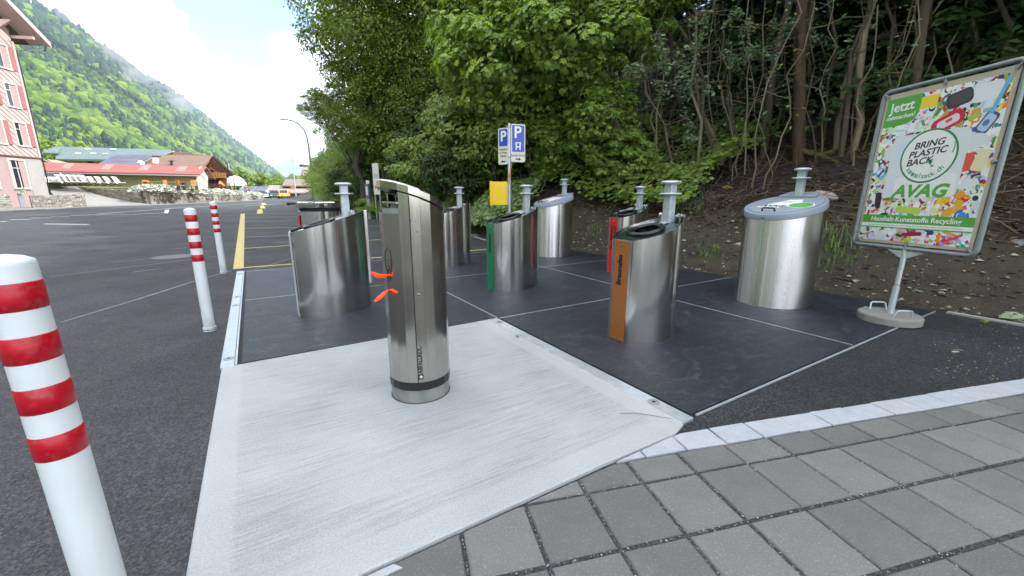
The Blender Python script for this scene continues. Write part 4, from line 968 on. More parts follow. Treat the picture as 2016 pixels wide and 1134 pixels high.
for body, dx, z in (('BRING', -.012, 1.622), ('PLASTIC', -.012, 1.550), ('BACK', -.062, 1.476)):
    btext(body, dx, z, .078, M['dprint'], rot=.10, shear=.25, off=.0018, sx=1.06)
for q, ch in enumerate('sammelsack.ch'):
    a = R(-142 + q * 8.6); btext(ch, .172 * math.cos(a) + .0, 1.520 + .172 * math.sin(a), .060, M['g2print'], rot=a + math.pi / 2, off=.001)
btext('AVAG', -.01, 1.215, .150, M['gprint'], shear=.25, off=.006, sx=1.12)
btext('Haushalt-Kunststoffe Recycling', 0, .962, .060, M['white_p'], off=.0012, sx=1.03)
btext('Die gemeinsame Kunststoffsammlung der AVAG Umwelt AG mit «Bring Plastic Back», Gemeinden und Partnern', 0, .906, .018, M['gprint'], sx=.99)
# pole, gusset, foot
ptop = B(0, ZB - .005)
mb = MB(); mb.tube([Vector((0, 0, .07)), ptop * .45 + Vector((0, 0, .03))], [0.027, 0.027], 14); mb.build('socket', M['galv'], st, smooth=50)
mb = MB(); mb.tube([Vector((0, 0, .09)), ptop], 0.0205, 14); mb.build('pole', M['galv'], st, smooth=50)
mb = MB(); mb.tube([ptop * .52, ptop * .535], 0.024, 14); mb.tube([ptop * .74, ptop * .745], 0.023, 14); mb.build('pole_band', M['galv_dark'], st, smooth=50)
MB().extrude([B(-.17, ZB - .018, -.004), B(.17, ZB - .018, -.004), B(.03, ZB - .085, -.004), B(-.03, ZB - .085, -.004)], BM.to_3x3() @ Vector((0, 0, .006))).build('gusset', M['galv'], st)
mb = MB(); mb.lathe([(.235, .013), (.240, .02), (.240, .075), (.232, .086), (.03, .09)], 48); ft = mb.build('foot', M['stand_concrete'], st, smooth=35)
for s_ in (-1, 1):
    # bent wire carrying handles on either side
    ra = R(-12); d1 = Vector((math.cos(ra), math.sin(ra), 0)); d2 = Vector((-d1.y, d1.x, 0)); c = d1 * (s_ * .145)
    P = [c - d2 * .075 + Vector((0, 0, .085)), c - d2 * .065 + d1 * s_ * .015 + Vector((0, 0, .145)), c - d2 * .05 + d1 * s_ * .018 + Vector((0, 0, .155)), c + d2 * .05 + d1 * s_ * .018 + Vector((0, 0, .155)), c + d2 * .065 + d1 * s_ * .015 + Vector((0, 0, .145)), c + d2 * .075 + Vector((0, 0, .085))]
    mb = MB(); mb.tube(P, .0075, 8); mb.build('handle', M['galv'], ft, smooth=60)

# ================================================================ parking signs on their post
M['blue'] = mat('blue_sign_face', (0.035, 0.075, 0.50), 0.28, var=0.12, scale=3)
M['sign_white'] = mat('cream_sign_face', (0.66, 0.65, 0.56), 0.35, var=0.05)
M['yellow_box'] = mat('yellow_box_paint', (0.80, 0.56, 0.0), 0.4, var=0.06, scale=9)
M['wood'] = mat('orange_wood', (0.45, 0.16, 0.06), 0.6, var=0.2, scale=20)
ps = empty('parking_sign', at(1003, 495, 8.5), 0, 'two blue and white parking signs side by side on one grey post', 'sign')
ps.location.z = 0
mb = MB(); mb.tube([(0, 0, 0), (0, 0, 2.50)], .030, 14); mb.build('post', M['galv'], ps, smooth=50)
def sign_panel(name, x0, x1, z0, z1, yaw, split, label):
    w = x1 - x0; Mp = Matrix.Translation(((x0 + x1) / 2, 0.035, 0)) @ Matrix.Rotation(yaw, 4, 'Z')
    def poly(xa, xb, za, zb, r):
        out = []
        for sx_, sz_, a0 in ((1, 1, 0), (-1, 1, 90), (-1, -1, 180), (1, -1, 270)):
            for q in range(4):
                a = R(a0 + q * 30); out.append(((xa + xb) / 2 + sx_ * ((xb - xa) / 2 - r) + r * math.cos(a), (za + zb) / 2 + sz_ * ((zb - za) / 2 - r) + r * math.sin(a)))
        return out
    def flat(nm, pts, y, th, m, par):
        return MB().extrude([Mp @ Vector((x, y, z)) for x, z in pts], Mp.to_3x3() @ Vector((0, -th, 0))).build(nm, m, par)
    pa = flat(name, poly(-w / 2, w / 2, z0, z1, .035), 0.012, .014, M['sign_white'], ps); pa['label'] = label
    flat('rim', poly(-w / 2, w / 2, z0, z1, .035), 0.016, .010, M['galv_dark'], pa)
    fw = w / 2 - .022
    bl = [(x, z) for x, z in poly(-fw, fw, split, z1 - .022, .02)]
    flat('blue_field', bl, -0.0025, .001, M['blue'], pa)
    Mt0 = Mp @ Matrix(((1, 0, 0, 0), (0, 0, -1, -.0040), (0, 1, 0, 0), (0, 0, 0, 1)))
    return pa, Mp, Mt0, flat
MT = lambda Mt0, x, z: Mt0 @ Matrix.Translation((x, z, 0))
pa, Mp, Mt0, flat = sign_panel('left_panel', -0.235, 0.005, 1.745, 2.42, R(-33), 2.09, 'reserved parking panel with an arrow pointing left')
text_part('lettering', 'P', M['white_p'], .27, pa, MT(Mt0, .0, 2.26), .0006, offset=.006)
text_part('lettering', 'Reserviert\nfür Mieter\nParkland', M['ink'], .062, pa, MT(Mt0, 0, 1.965), .0006, sx=.68)
def arrow(pa, flat, x, z, s):
    flat('arrow', [(x - s * .055, z), (x - s * .02, z + .03), (x - s * .02, z + .012), (x + s * .05, z + .012), (x + s * .05, z - .012), (x - s * .02, z - .012), (x - s * .02, z - .03)], -0.0025, .001, M['ink'], pa)
arrow(pa, flat, 0, 1.80, 1)
pa, Mp, Mt0, flat = sign_panel('right_panel', 0.025, 0.315, 1.79, 2.49, R(16), 1.98, 'ticket parking panel with an arrow pointing right')
text_part('lettering', 'P', M['white_p'], .30, pa, MT(Mt0, -.01, 2.33), .0006, offset=.006)
text_part('lettering', 'Zentrale Parkuhr', M['ink'], .065, pa, MT(Mt0, 0, 1.915), .0006, sx=.66)
arrow(pa, flat, 0, 1.845, -1)
flat('meter_symbol', [(-.05, 2.015), (-.05, 2.07), (-.055, 2.16), (.055, 2.16), (.05, 2.07), (.05, 2.015), (.028, 2.015), (.028, 2.06), (-.028, 2.06), (-.028, 2.015)], -0.0025, .0012, M['white_p'], pa)
flat('meter_symbol', [(-.022, 2.085), (.022, 2.085), (.026, 2.14), (-.026, 2.14)], -0.0042, .0008, M['blue'], pa)
mb = MB()
for z in (1.86, 2.42): mb.tube([(0, 0, z), (0, 0, z + .03)], .036, 14); mb.box((0, .022, z + .015), (.10, .02, .03))
mb.build('clamp', M['galv_dark'], ps, smooth=50)
MB().extrude([(-.035, -.034, 1.36), (.0, -.034, 1.36), (.055, -.03, 1.78), (.035, -.03, 1.78)], (0, -.012, 0)).build('wooden_strip', M['wood'], ps)
yb_ = empty('yellow_box', ps.location + Vector((-0.20, -0.02, 0.965)), R(6), 'yellow metal box with rounded front edge hung on the parking sign post', 'dispenser box')
mb = MB(); mb.box((0, 0, .225), (.30, .17, .45)); mb.build('housing', M['yellow_box'], yb_, bevel=.012)
mb = MB(); mb.box((-.165, 0, .225), (.045, .185, .475)); mb.build('front_flap', M['yellow_box'], yb_, bevel=.012)
mb = MB(); mb.box((0.165, .0, .22), (.028, .10, .44)); mb.build('bracket', M['galv_dark'], yb_, bevel=.004)

# parking meter and tall info board at the hedge
pm = empty('parking_meter', at(726, 388, 19.5), R(-15), 'slim grey parking meter standing in the ivy', 'parking meter'); pm.location.z = 0.0; pm.scale = (1.13,) * 3
mb = MB(); mb.box((0, 0, .5), (.16, .16, 1.0)); mb.build('post', M['galv_dark'], pm, bevel=.02)
mb = MB(); mb.box((0, 0, 1.12), (.17, .2, .60)); hd = mb.build('housing', mat('meter_grey', (.12, .14, .17), .4), pm, bevel=.02)
mb = MB(); mb.box((0, -.102, 1.15), (.09, .006, .34)); mb.build('display', M['sign_white'], hd)
mb = MB(); mb.box((0, 0, 1.50), (.15, .05, .14)); mb.build('head_sign', M['sign_white'], pm, bevel=.01)
ib = empty('info_board', at(743, 384, 19), R(-12), 'tall narrow white tariff board in the ivy by the parking meter', 'sign'); ib.location.z = 0.14; ib.scale = (1.18,) * 3
mb = MB(); mb.box((-.10, .03, .45), (.05, .05, 1.1)); mb.box((.10, .03, .45), (.05, .05, 1.1)); mb.build('post', M['galv_dark'], ib)
mb = MB(); mb.box((0, 0, 1.42), (.26, .04, 1.16)); bo = mb.build('panel', M['sign_white'], ib, bevel=.008)
MtI = Matrix(((1, 0, 0, 0), (0, 0, -1, -.0215), (0, 1, 0, 1.42), (0, 0, 0, 1)))
text_part('lettering', 'Parkieren\nmit Ticket\nPARKING', M['ink'], .055, bo, MtI @ Matrix.Translation((0, .12, 0)), .0006, sx=.8)
MB().box((-.04, -.022, 1.12), (.045, .003, .14)).build('print_fleck', M['red_l'], bo)
for k in range(3): MB().box((.06, -.022, 1.02 + k * .08), (.05, .003, .05)).build('print_fleck', M['ink'], bo)
# ================================================================ beyond the car park: terrace, walls, houses, mountain
M['stone_wall'] = mat('quarry_stone', (0.27, 0.25, 0.21), 0.9, var=0.4, scale=1.1, bump=0.5, bscale=12)
def stone_leaf(name, cols):
    return leaf_mat(name, cols, trans=0.0, rough=0.9)
M['stones'] = stone_leaf('wall_stones', [(0.15, 0.14, 0.12), (0.30, 0.28, 0.23), (0.22, 0.20, 0.17), (0.36, 0.33, 0.28), (0.26, 0.24, 0.21)])
M['wall_core'] = mat('wall_core', (0.07, 0.065, 0.055), 0.95)
M['gravel_drive'] = mat('gravel_drive', (0.24, 0.23, 0.21), 0.95, var=0.15, scale=1.5, bump=0.4)
M['lawn'] = mat('lawn', (0.15, 0.22, 0.03), 0.95, var=0.25, scale=1.0, bump=0.6, bscale=30)
M['footway'] = mat('footway', (0.19, 0.185, 0.175), 0.9, var=0.15, scale=0.8)

def stone_run(name, pts, h0, h1, thick, label, cat='stone wall', group=None, sh=0.17, cap=True, seed=1):
    """dry-stone wall along ground points: dark core plus uneven courses of stones"""
    r = random.Random(seed)
    t = empty(name, (0, 0, 0), 0, label, cat, group)
    core = MB(); st_ = MB()
    for i in range(len(pts) - 1):
        a, b = Vector(pts[i]), Vector(pts[i + 1]); d = b - a; ln = d.length; d.normalize(); n = Vector((-d.y, d.x, 0)); n.normalize()
        ha = h0 + (h1 - h0) * i / (len(pts) - 1); hb = h0 + (h1 - h0) * (i + 1) / (len(pts) - 1)
        core.add([a + n * .05, b + n * .05, b + n * thick, a + n * thick] + [p + Vector((0, 0, hh - .04)) for p, hh in ((a + n * .05, ha), (b + n * .05, hb), (b + n * thick, hb), (a + n * thick, ha))], [(0, 1, 5, 4), (1, 2, 6, 5), (2, 3, 7, 6), (3, 0, 4, 7), (4, 5, 6, 7)])
        z = 0.0; hm = max(ha, hb)
        while z < hm - .03:
            hh = sh * r.uniform(.65, 1.25); x = -r.uniform(0, .3)
            while x < ln:
                w_ = sh * r.uniform(1.2, 3.4); x0, x1 = max(x, 0), min(x + w_, ln)
                top = ha + (hb - ha) * (x0 + x1) / 2 / max(ln, .01)
                if z < top - .02 and x1 - x0 > .04:
                    z1 = min(z + hh, top); dp = r.uniform(-.03, .035)
                    pa, pb = a + d * (x0 + .012), a + d * (x1 - .012); o = n * dp
                    q = [pa - n * .0 + o, pb + o, pb + n * .12, pa + n * .12]
                    j = lambda: Vector((r.uniform(-.012, .012), r.uniform(-.012, .012), r.uniform(-.014, .014)))
                    st_.add([p + Vector((0, 0, z + .01)) + j() for p in q] + [p + Vector((0, 0, z1 - .012)) + j() for p in q], [(0, 1, 5, 4), (1, 2, 6, 5), (3, 0, 4, 7), (4, 5, 6, 7)])
                x += w_
            z += hh
        if cap and ha < 3:
            pass
    core.build('core', M['wall_core'], t)
    o = st_.build('stones', M['stones'], t); o['kind'] = 'stuff'
    return t

# ground this side of the houses
sheet('footway', [gnd(-160, 425), gnd(40, 414), gnd(175, 407.5), gnd(330, 403), gnd(520, 394.5), gnd(505, 393), gnd(290, 401), gnd(160, 402), gnd(-160, 409)], 0.004, M['footway'])
# terrace behind the retaining wall and the driveway climbing between the walls
W0 = gnd(291, 402); W1 = gnd(520, 393.2)
TER = 1.93
cur = [at(px, py, w) for px, py, w in ((291, 402, 45.8), (262, 398, 45.7), (235, 393, 46.0), (210, 387, 46.5), (190, 382, 47.0), (170, 376, 47.4))]
tp_ = [((p.x + (-.45 if i == 0 else .22), p.y + .45), 1.62 if i == 0 else 1.75) for i, p in enumerate(cur)] + [((at(150, 367, 47.9).x, at(150, 367, 47.9).y), TER), ((-62, 53), TER), ((-110, 60), TER), ((-160, 170), TER), ((-112, 170), .8), ((W1.x - 6.5, W1.y + 6), .85), ((W1.x - .45, W1.y), .72)]
n_ = len(tp_); tv = [(p[0], p[1], -.1) for p, z in tp_] + [(p[0], p[1], z) for p, z in tp_]
ter = MB().add(tv, [tuple(range(n_, 2 * n_))] + [(i, n_ + i, n_ + (i + 1) % n_, (i + 1) % n_) for i in range(n_)]).build('terrace', M['lawn']); ter['kind'] = 'structure'
le = [at(*q) for q in ((172, 407, 40), (150, 400, 41), (125, 392, 42), (105, 384, 43.5), (98, 375, 45.5), (90, 366.5, 47.3))]
re_ = [at(*q) for q in ((300, 402.6, 45.3), (262, 398.2, 45.6), (215, 388.5, 46.3), (190, 382.3, 46.9), (170, 376.3, 47.3), (148, 366.5, 47.9))]
dv = MB().add([p + Vector((0, 0, .01)) for p in le + re_], [(i, 6 + i, 7 + i, 1 + i) for i in range(5)]).build('driveway', M['gravel_drive']); dv['kind'] = 'structure'
stone_run('retaining_wall', [W0 + (W1 - W0) * (k / 8) for k in range(9)], 1.62, .75, .5, 'sunlit rubble retaining wall under white flower cushions along the road', 'stone wall', sh=.22, seed=2)
stone_run('retaining_wall', list(reversed(cur)), .30, 1.66, .5, 'dark shaded curve of rubble wall beside the driveway', 'stone wall', sh=.20, seed=3)
a, b = gnd(64, 409), gnd(172, 407)
stone_run('garden_wall', [a, a + (b - a) * .5, b], 1.02, 1.12, .45, 'low dry stone wall between the pink house and the driveway', 'stone wall', sh=.13, seed=4)
stone_run('garden_wall', [gnd(-60, 413), gnd(26, 411)], 1.1, 1.1, .5, 'short dark stone wall under the green bench at the left edge', 'stone wall', sh=.13, seed=5)

# ---- flower cushions on the wall
M['iberis'] = leaf_mat('white_flowers', [(0.72, 0.72, 0.68), (0.78, 0.78, 0.76), (0.20, 0.26, 0.10), (0.70, 0.70, 0.62), (0.10, 0.16, 0.05)], trans=0.1, rough=0.8)
M['shrub_green'] = leaf_mat('yellow_green_leaves', [(0.16, 0.22, 0.03), (0.22, 0.28, 0.05), (0.10, 0.16, 0.03)], trans=0.2)
M['shrub_red'] = leaf_mat('dark_red_leaves', [(0.10, 0.018, 0.022), (0.16, 0.03, 0.03), (0.06, 0.012, 0.015)], trans=0.15)
def rand_rot(n, r, up=0.5, bias=None):
    """random leaf frames: (n,3,3), third column leans to +z by up"""
    nz = r.normal(size=(n, 3)); nz[:, 2] = np.abs(nz[:, 2]) + up * 2
    if bias is not None: nz += np.asarray(bias)
    nz /= np.linalg.norm(nz, axis=1)[:, None]
    t = r.normal(size=(n, 3)); t -= nz * (t * nz).sum(1)[:, None]; t /= np.linalg.norm(t, axis=1)[:, None]
    return np.stack([np.cross(t, nz), t, nz], -1)
LEAF = {
    'diamond': (np.array([(0, -.5, 0), (.30, 0, .07), (0, .5, 0), (-.30, 0, .07)]), np.array([(0, 1, 2), (0, 2, 3)])),
    'oval': (np.array([(0, -.5, 0), (.26, -.15, .05), (.22, .2, .05), (0, .5, -.04), (-.22, .2, .05), (-.26, -.15, .05)]), np.array([(0, 1, 2), (0, 2, 3), (0, 3, 4), (0, 4, 5)])),
    'maple': (np.array([(0, -.45, 0), (.20, -.42, .03), (.48, -.18, -.03), (.30, -.02, .05), (.50, .22, -.06), (.20, .20, .04), (0, .56, -.08), (-.20, .20, .04), (-.50, .22, -.06), (-.30, -.02, .05), (-.48, -.18, -.03), (-.20, -.42, .03)]),
              np.array([(0, 1, 2), (0, 2, 3), (0, 3, 4), (0, 4, 5), (0, 5, 6), (0, 6, 7), (0, 7, 8), (0, 8, 9), (0, 9, 10), (0, 10, 11)])),
}
def leaf_mesh(name, P, size, shape, m, r, up=0.4, bias=None):
    T_, F_ = LEAF[shape]; n = len(P)
    Rm = rand_rot(n, r, up, bias)
    V = np.einsum('nij,kj->nki', Rm, T_) * np.asarray(size)[:, None, None] + P[:, None, :]
    F = (F_[None] + (np.arange(n) * len(T_))[:, None, None]).reshape(-1, 3)
    return np_mesh(name, V.reshape(-1, 3), F, m)
def blob_points(n, r, rad, clumps, cr, shell=0.6):
    """leaf positions and facings: leaves lie on the outer skins of many small clumps spread over an ellipsoid"""
    d = r.normal(size=(clumps, 3)); d /= np.linalg.norm(d, axis=1)[:, None]
    c = d * (shell + (1 - shell) * r.random((clumps, 1)) ** .6) * (r.random((clumps, 1)) ** .2)
    k = r.integers(0, clumps, n)
    sc = cr * (0.55 + 0.9 * r.random((clumps, 1)))
    q = r.normal(size=(n, 3)); q /= np.linalg.norm(q, axis=1)[:, None]
    q = q + d[k] * .55 + np.array((0, 0, .35)); q /= np.linalg.norm(q, axis=1)[:, None]
    lum = .80 + .32 * r.random((n, 1)) + .10 * r.normal(size=(n, 1))
    P = (c[k] + q * sc[k] * lum * np.array((1.15, 1.15, .75))) * np.asarray(rad)
    return P, q
rg = np.random.default_rng(21)
def cushion_mesh(m, n=260, rad=(.55, .45, .32), size=.10):
    P = rg.normal(size=(n, 3)); P /= np.linalg.norm(P, axis=1)[:, None]; P[:, 2] = np.abs(P[:, 2]) * 1.0 - .25
    P = P * np.asarray(rad) * (0.8 + .3 * rg.random((n, 1)))
    return leaf_mesh('flower_cushion', P, size * (.7 + .6 * rg.random(n)), 'oval', m, rg, .5)
cm_ = [cushion_mesh(M['iberis'], 420) for _ in range(3)]
wall_at = lambda t: W0 + (W1 - W0) * t
cl = ['first white flower cushion spilling over the wall corner', 'white flower cushion over the rubble wall, second from the corner', 'white flower cushion over the rubble wall, third from the corner', 'white flower cushion over the rubble wall, fourth from the corner', 'white flower cushion over the rubble wall, fifth from the corner', 'white flower cushion over the rubble wall, sixth from the corner', 'white flower cushion behind the nearer bollard top', 'white flower cushion above the rubble wall near the bollard tops', 'white flower cushion hanging below the speed limit sign', 'last white flower cushion at the far end of the wall']
for i, tt in enumerate((.02, .07, .12, .18, .24, .30, .40, .52, .68, .86)):
    o = mesh_obj('flower_cushion', cm_[i % 3]); p = wall_at(tt); o.location = (p.x - .25, p.y, 1.55 - .85 * tt); o.rotation_euler.z = i * 1.3; s = 2.1 + .7 * ((i * 37) % 10) / 10; o.scale = (s, s * 1.9, s * 1.1)
    tag(o, cl[i], 'flowers', 'white flower cushions on the retaining wall')
for name, tt, m, s, lab, dx, dz in (('shrub', .34, M['shrub_green'], 1.5, 'yellow green shrub among the white flowers on the wall', -.3, 1.4), ('shrub', .37, M['iberis'], 1.5, 'domed grey green shrub behind the white flowers', -1.6, 2.0), ('shrub', .60, M['shrub_red'], 1.9, 'dark red round shrub above the end of the rubble wall', -1.6, 1.7)):
    o = mesh_obj(name, cushion_mesh(m, 500, (.6, .6, .55), .13)); p = wall_at(tt); o.location = (p.x + dx, p.y, dz); o.scale = (s, s, s); tag(o, lab, 'shrub')

# ---- pink house
M['pink_render'] = mat('pink_render', (0.32, 0.225, 0.21), 0.9, var=0.06, scale=.8)
M['grey_render'] = mat('grey_render', (0.30, 0.28, 0.26), 0.9, var=0.12, scale=.6)
M['shingle'] = mat('pink_shingle', (0.39, 0.305, 0.275), 0.85, var=0.08, scale=2)
M['cream'] = mat('cream_frame', (0.50, 0.46, 0.40), 0.7, var=0.05)
M['shutter'] = mat('red_shutter', (0.30, 0.10, 0.10), 0.6, var=0.08)
M['pane'] = mat('window_pane', (0.02, 0.025, 0.03), 0.06, var=0.1, spec=0.6)
M['brown_wood'] = mat('brown_timber', (0.13, 0.06, 0.035), 0.7, var=0.25, scale=3, stretch=(1, 1, 6))
M['soffit'] = mat('pale_eaves_board', (0.48, 0.36, 0.33), 0.8, var=0.08, scale=4)
M['tile'] = mat('brown_roof', (0.17, 0.105, 0.075), 0.85, var=0.22, scale=1.2)
# house frame: x = away along the facade (to its far corner at x=0), y = out of the facade (towards the road), z up
hc = at(97, 386, 39.0)
hdir = Vector((-158 / FPX, 1, 0)).normalized(); hang = math.atan2(hdir.y, hdir.x)
ho = empty('pink_house', (hc.x, hc.y, 0.0), hang, 'pink shingled house with red shutters and deep eaves at the left edge', 'house')
# local +y must point to the road: rotate(hang) puts +y at hang+90 = away from the road, so the facade looks along -y
FLEN, HH = 11.0, 14.0
mb = MB(); mb.mat(M['pink_render']).box((-FLEN / 2, 4.0, 2.15), (FLEN, 8.0, 4.3)); mb.build('base_wall', None, ho)
mb = MB(); mb.box((-FLEN / 2, 4.02, 4.28 + (HH - 4.28) / 2), (FLEN - .02, 8.0, HH - 4.28)); mb.build('upper_wall', M['shingle'], ho)
mb = MB(); mb.box((-.78, -.012, 2.1), (1.56, .03, 4.2)); mb.build('corner_render', M['grey_render'], ho)
mb = MB(); mb.box((-FLEN / 2, -.05, 4.3), (FLEN + .1, .14, .10)); mb.build('string_course', M['brown_wood'], ho)
mb = MB(); mb.box((-.03, -.03, 4.36 + (HH - 4.36) / 2), (.22, .07, HH - 4.36)); mb.build('corner_board', M['soffit'], ho)
wins = [(-3.2, -1.85, 1.65, 3.95, 0, 0), (-5.9, -4.6, 1.65, 3.95, 0, 1)]
for fl, (z0, z1) in ((1, (5.3, 7.15)), (2, (8.5, 10.3)), (3, (11.6, 13.4))):
    for k, x in enumerate((-1.35, -3.5, -5.7)): wins.append((x - .5, x + .5, z0, z1, fl, k))
# shingle courses: diagonal bands, each a thin board, split round the windows
def rects_free():
    xs = sorted({-FLEN, -.2, *[w[0] - .12 for w in wins], *[w[1] + .12 for w in wins]}); zs = sorted({4.36, HH, *[w[2] - .12 for w in wins if w[4] > 0], *[w[3] + .12 for w in wins if w[4] > 0]})
    out = []
    for i in range(len(xs) - 1):
        for j in range(len(zs) - 1):
            cx_, cz_ = (xs[i] + xs[i + 1]) / 2, (zs[j] + zs[j + 1]) / 2
            if not any(w[0] - .12 < cx_ < w[1] + .12 and w[2] - .12 < cz_ < w[3] + .12 for w in wins): out.append((xs[i], xs[i + 1], zs[j], zs[j + 1]))
    return out
RF = rects_free(); nd = (math.sin(R(38)), math.cos(R(38)))
for k in range(-16, 32):
    c0 = k * .36; mb = MB(); has = False
    for (x0, x1, z0, z1) in RF:
        if x1 < -7.5: continue
        poly = [(x0, z0), (x1, z0), (x1, z1), (x0, z1)]
        poly = clip_poly(poly, nd, c0 + .36); poly = clip_poly(poly, (-nd[0], -nd[1]), -c0) if len(poly) >= 3 else poly
        if len(poly) >= 3:
            has = True
            pts3 = []
            for x, z in poly:
                f = (x * nd[0] + z * nd[1] - c0) / .36
                pts3.append((x, -.012 - .045 * (1 - f), z))
            back = [(x, .0, z) for x, y, z in pts3]; n = len(poly)
            mb.add(pts3 + back, [tuple(range(n))] + [(i, n + i, n + (i + 1) % n, (i + 1) % n) for i in range(n)])
    if has: mb.build('shingle_course', M['shingle'], ho)
for (x0, x1, z0, z1, fl, k) in wins:
    xc, zc = (x0 + x1) / 2, (z0 + z1) / 2
    mb = MB(); fw = .13
    for c, d in (((xc, -.06, z0 - fw / 2), (x1 - x0 + 2 * fw, .16, fw)), ((xc, -.05, z1 + fw / 2), (x1 - x0 + 2 * fw, .13, fw)), ((x0 - fw / 2, -.05, zc), (fw, .13, z1 - z0)), ((x1 + fw / 2, -.05, zc), (fw, .13, z1 - z0))): mb.box(c, d)
    fo = mb.build('window', M['cream'], ho)
    mb = MB(); mb.box((xc, .012, zc), (x1 - x0, .05, z1 - z0)); mb.build('pane', M['pane'], fo)
    mb = MB()
    for dx in (-.5, 0, .5): mb.box((xc + dx, -.022, zc), (.07, .03, z1 - z0))
    mb.box((xc, -.024, z0 + (z1 - z0) * .72), (x1 - x0, .026, .05)); mb.build('sash', M['cream'], fo)
    mb = MB(); mb.box((x1 - .24, -.034, zc), (.48, .02, z1 - z0)); mb.build('reveal', M['pink_render'], fo)
    if fl > 0:
        for s_ in (1,):
            mb = MB(); mb.box((xc + s_ * (.5 + .13 + .22), -.11, zc), (.40, .05, z1 - z0 + .1)); mb.build('shutter', M['shutter'], ho, bevel=.01)
# gable roof: ridge across the facade plane, verge falling to the far corner; deep eaves
rz_, rx_ = HH + 5.6, -6.2
ez, ex = HH + .35, 1.75
th = .22
def roof_half(x0, z0, x1, z1, name):
    pts = [(x0, -1.6, z0), (x1, -1.6, z1), (x1, 9.5, z1), (x0, 9.5, z0)]
    return MB().extrude(pts, (0, 0, th)).build(name, M['tile'], ho)
ro = roof_half(rx_, rz_, ex, ez, 'roof'); roof_half(rx_ - 7.9, ez, rx_ + .0, rz_, 'roof')
mb = MB(); mb.extrude([(rx_, -1.62, rz_ - .22), (ex, -1.62, ez - .22), (ex, -1.62, ez + .20), (rx_, -1.62, rz_ + .20)], (0, -.06, 0)); mb.build('bargeboard', M['soffit'], ho)
mb = MB(); mb.extrude([(rx_, -1.55, rz_ - .06), (ex, -1.55, ez - .06), (ex, 0.0, ez - .06), (rx_, 0.0, rz_ - .06)], (0, 0, .05)); mb.build('soffit', M['soffit'], ho)
mb = MB(); mb.extrude([(-FLEN, .05, HH - .1), (0, .05, HH - .1), (0, .05, HH + .9), (rx_, .05, rz_ - .2), (-FLEN, .05, HH + .6)], (0, 7.9, 0)); mb.build('gable_wall', M['soffit'], ho)
mb = MB(); mb.tube([(ex + .06, -1.75, ez + .02), (ex + .06, 9.4, ez + .02)], .09, 8); gt = mb.build('gutter', M['black_plastic'], ho)
mb = MB(); mb.tube([(ex + .06, -1.2, ez), (ex + .02, -1.1, ez - .45), (.12, -.1, ez - 1.0), (.10, -.08, 1.0)], .05, 8); mb.build('downpipe', M['black_plastic'], ho)
for z in (HH + .15,):
    mb = MB(); mb.extrude([(-1.6, -1.5, HH + 1.25), (-1.6, .0, HH + 1.25), (-1.6, .0, HH + .2), (-1.6, -.35, HH + .5)], (.22, 0, 0)); mb.box((.15, -.75, HH + .42), (.2, 1.6, .22)); mb.build('eaves_bracket', M['soffit'], ho)
# bench in front of the house
M['bench_green'] = mat('green_bench', (0.30, 0.46, 0.28), 0.6, var=0.08)
bp_ = gnd(14, 408); be_ = empty('bench', (at(10, 380, 36).x, at(10, 380, 36).y, 0.0), R(8), 'pale green slatted bench against the pink house at the left edge', 'bench')
for k in range(3): MB().box((-.2, .18 + .0 * k, 1.26 + k * .15), (3.2, .04, .11)).build('slat', M['bench_green'], be_)
for k in range(2): MB().box((-.2, -.05 - k * .14, 1.16), (3.2, .11, .04)).build('slat', M['bench_green'], be_)
for x in (-1.5, 1.1): MB().box((x, .0, .58), (.07, .4, 1.15)).build('leg', M['galv_dark'], be_)
bi = empty('bicycle', (bp_.x + 3.6, bp_.y + .8, 0.02), hang + .2, 'white bicycle parked in the gap between the two low stone walls', 'bicycle')
for x in (-.5, .5):
    mb = MB(); mb.torus(.32, .018, Matrix.Translation((x, 0, .34)) @ Matrix.Rotation(math.pi / 2, 4, 'X'), 24, 6); mb.build('wheel', M['galv'], bi)
mb = MB(); mb.tube([(-.5, 0, .34), (-.1, 0, .32), (.38, 0, .82), (-.2, 0, .82), (-.5, 0, .34)], .02, 6); mb.tube([(-.1, 0, .32), (-.22, 0, .92)], .02, 6); mb.tube([(.5, 0, .34), (.36, 0, .98)], .02, 6); mb.build('frame', M['white_p'], bi)
mb = MB(); mb.tube([(.30, -.28, 1.0), (.36, 0, 1.0), (.30, .28, 1.0)], .016, 6); mb.build('handlebar', M['ink'], bi)
MB().box((-.24, 0, .95), (.24, .12, .05)).build('saddle', M['ink'], bi, bevel=.02)

# ---- buildings on the terrace: each face is a solid swept back by its real depth
M['red_roof'] = mat('red_sheet_roof', (0.27, 0.095, 0.085), 0.85, var=0.10, spec=.2, scale=.7)
M['red_patch'] = mat('pale_red_sheet', (0.46, 0.18, 0.165), 0.85, var=0.05, spec=.2)
M['olive_wall'] = mat('olive_plaster', (0.30, 0.27, 0.16), 0.9, var=0.07, scale=1)
M['white_plaster'] = mat('white_plaster', (0.66, 0.62, 0.54), 0.9, var=0.05, scale=1)
M['grey_roof'] = mat('grey_green_sheet', (0.13, 0.17, 0.17), 0.85, var=0.12, scale=.35, spec=.2)
M['skylight'] = mat('skylight_sheet', (0.62, 0.66, 0.64), 0.4, var=0.05)
M['solar'] = mat('solar_panel', (0.10, 0.10, 0.125), 0.45, var=0.3, scale=.8, spec=0.3)
M['orange_wood'] = mat('honey_timber', (0.42, 0.19, 0.05), 0.7, var=0.2, scale=2)
M['tan_roof'] = mat('tan_roof', (0.27, 0.21, 0.18), 0.8, var=0.12, scale=.6)
def vec(*a): return Vector(a)
def face(name, P, off, m, par, **kw):
    return MB().extrude([Vector(p) for p in P], off).build(name, m, par)
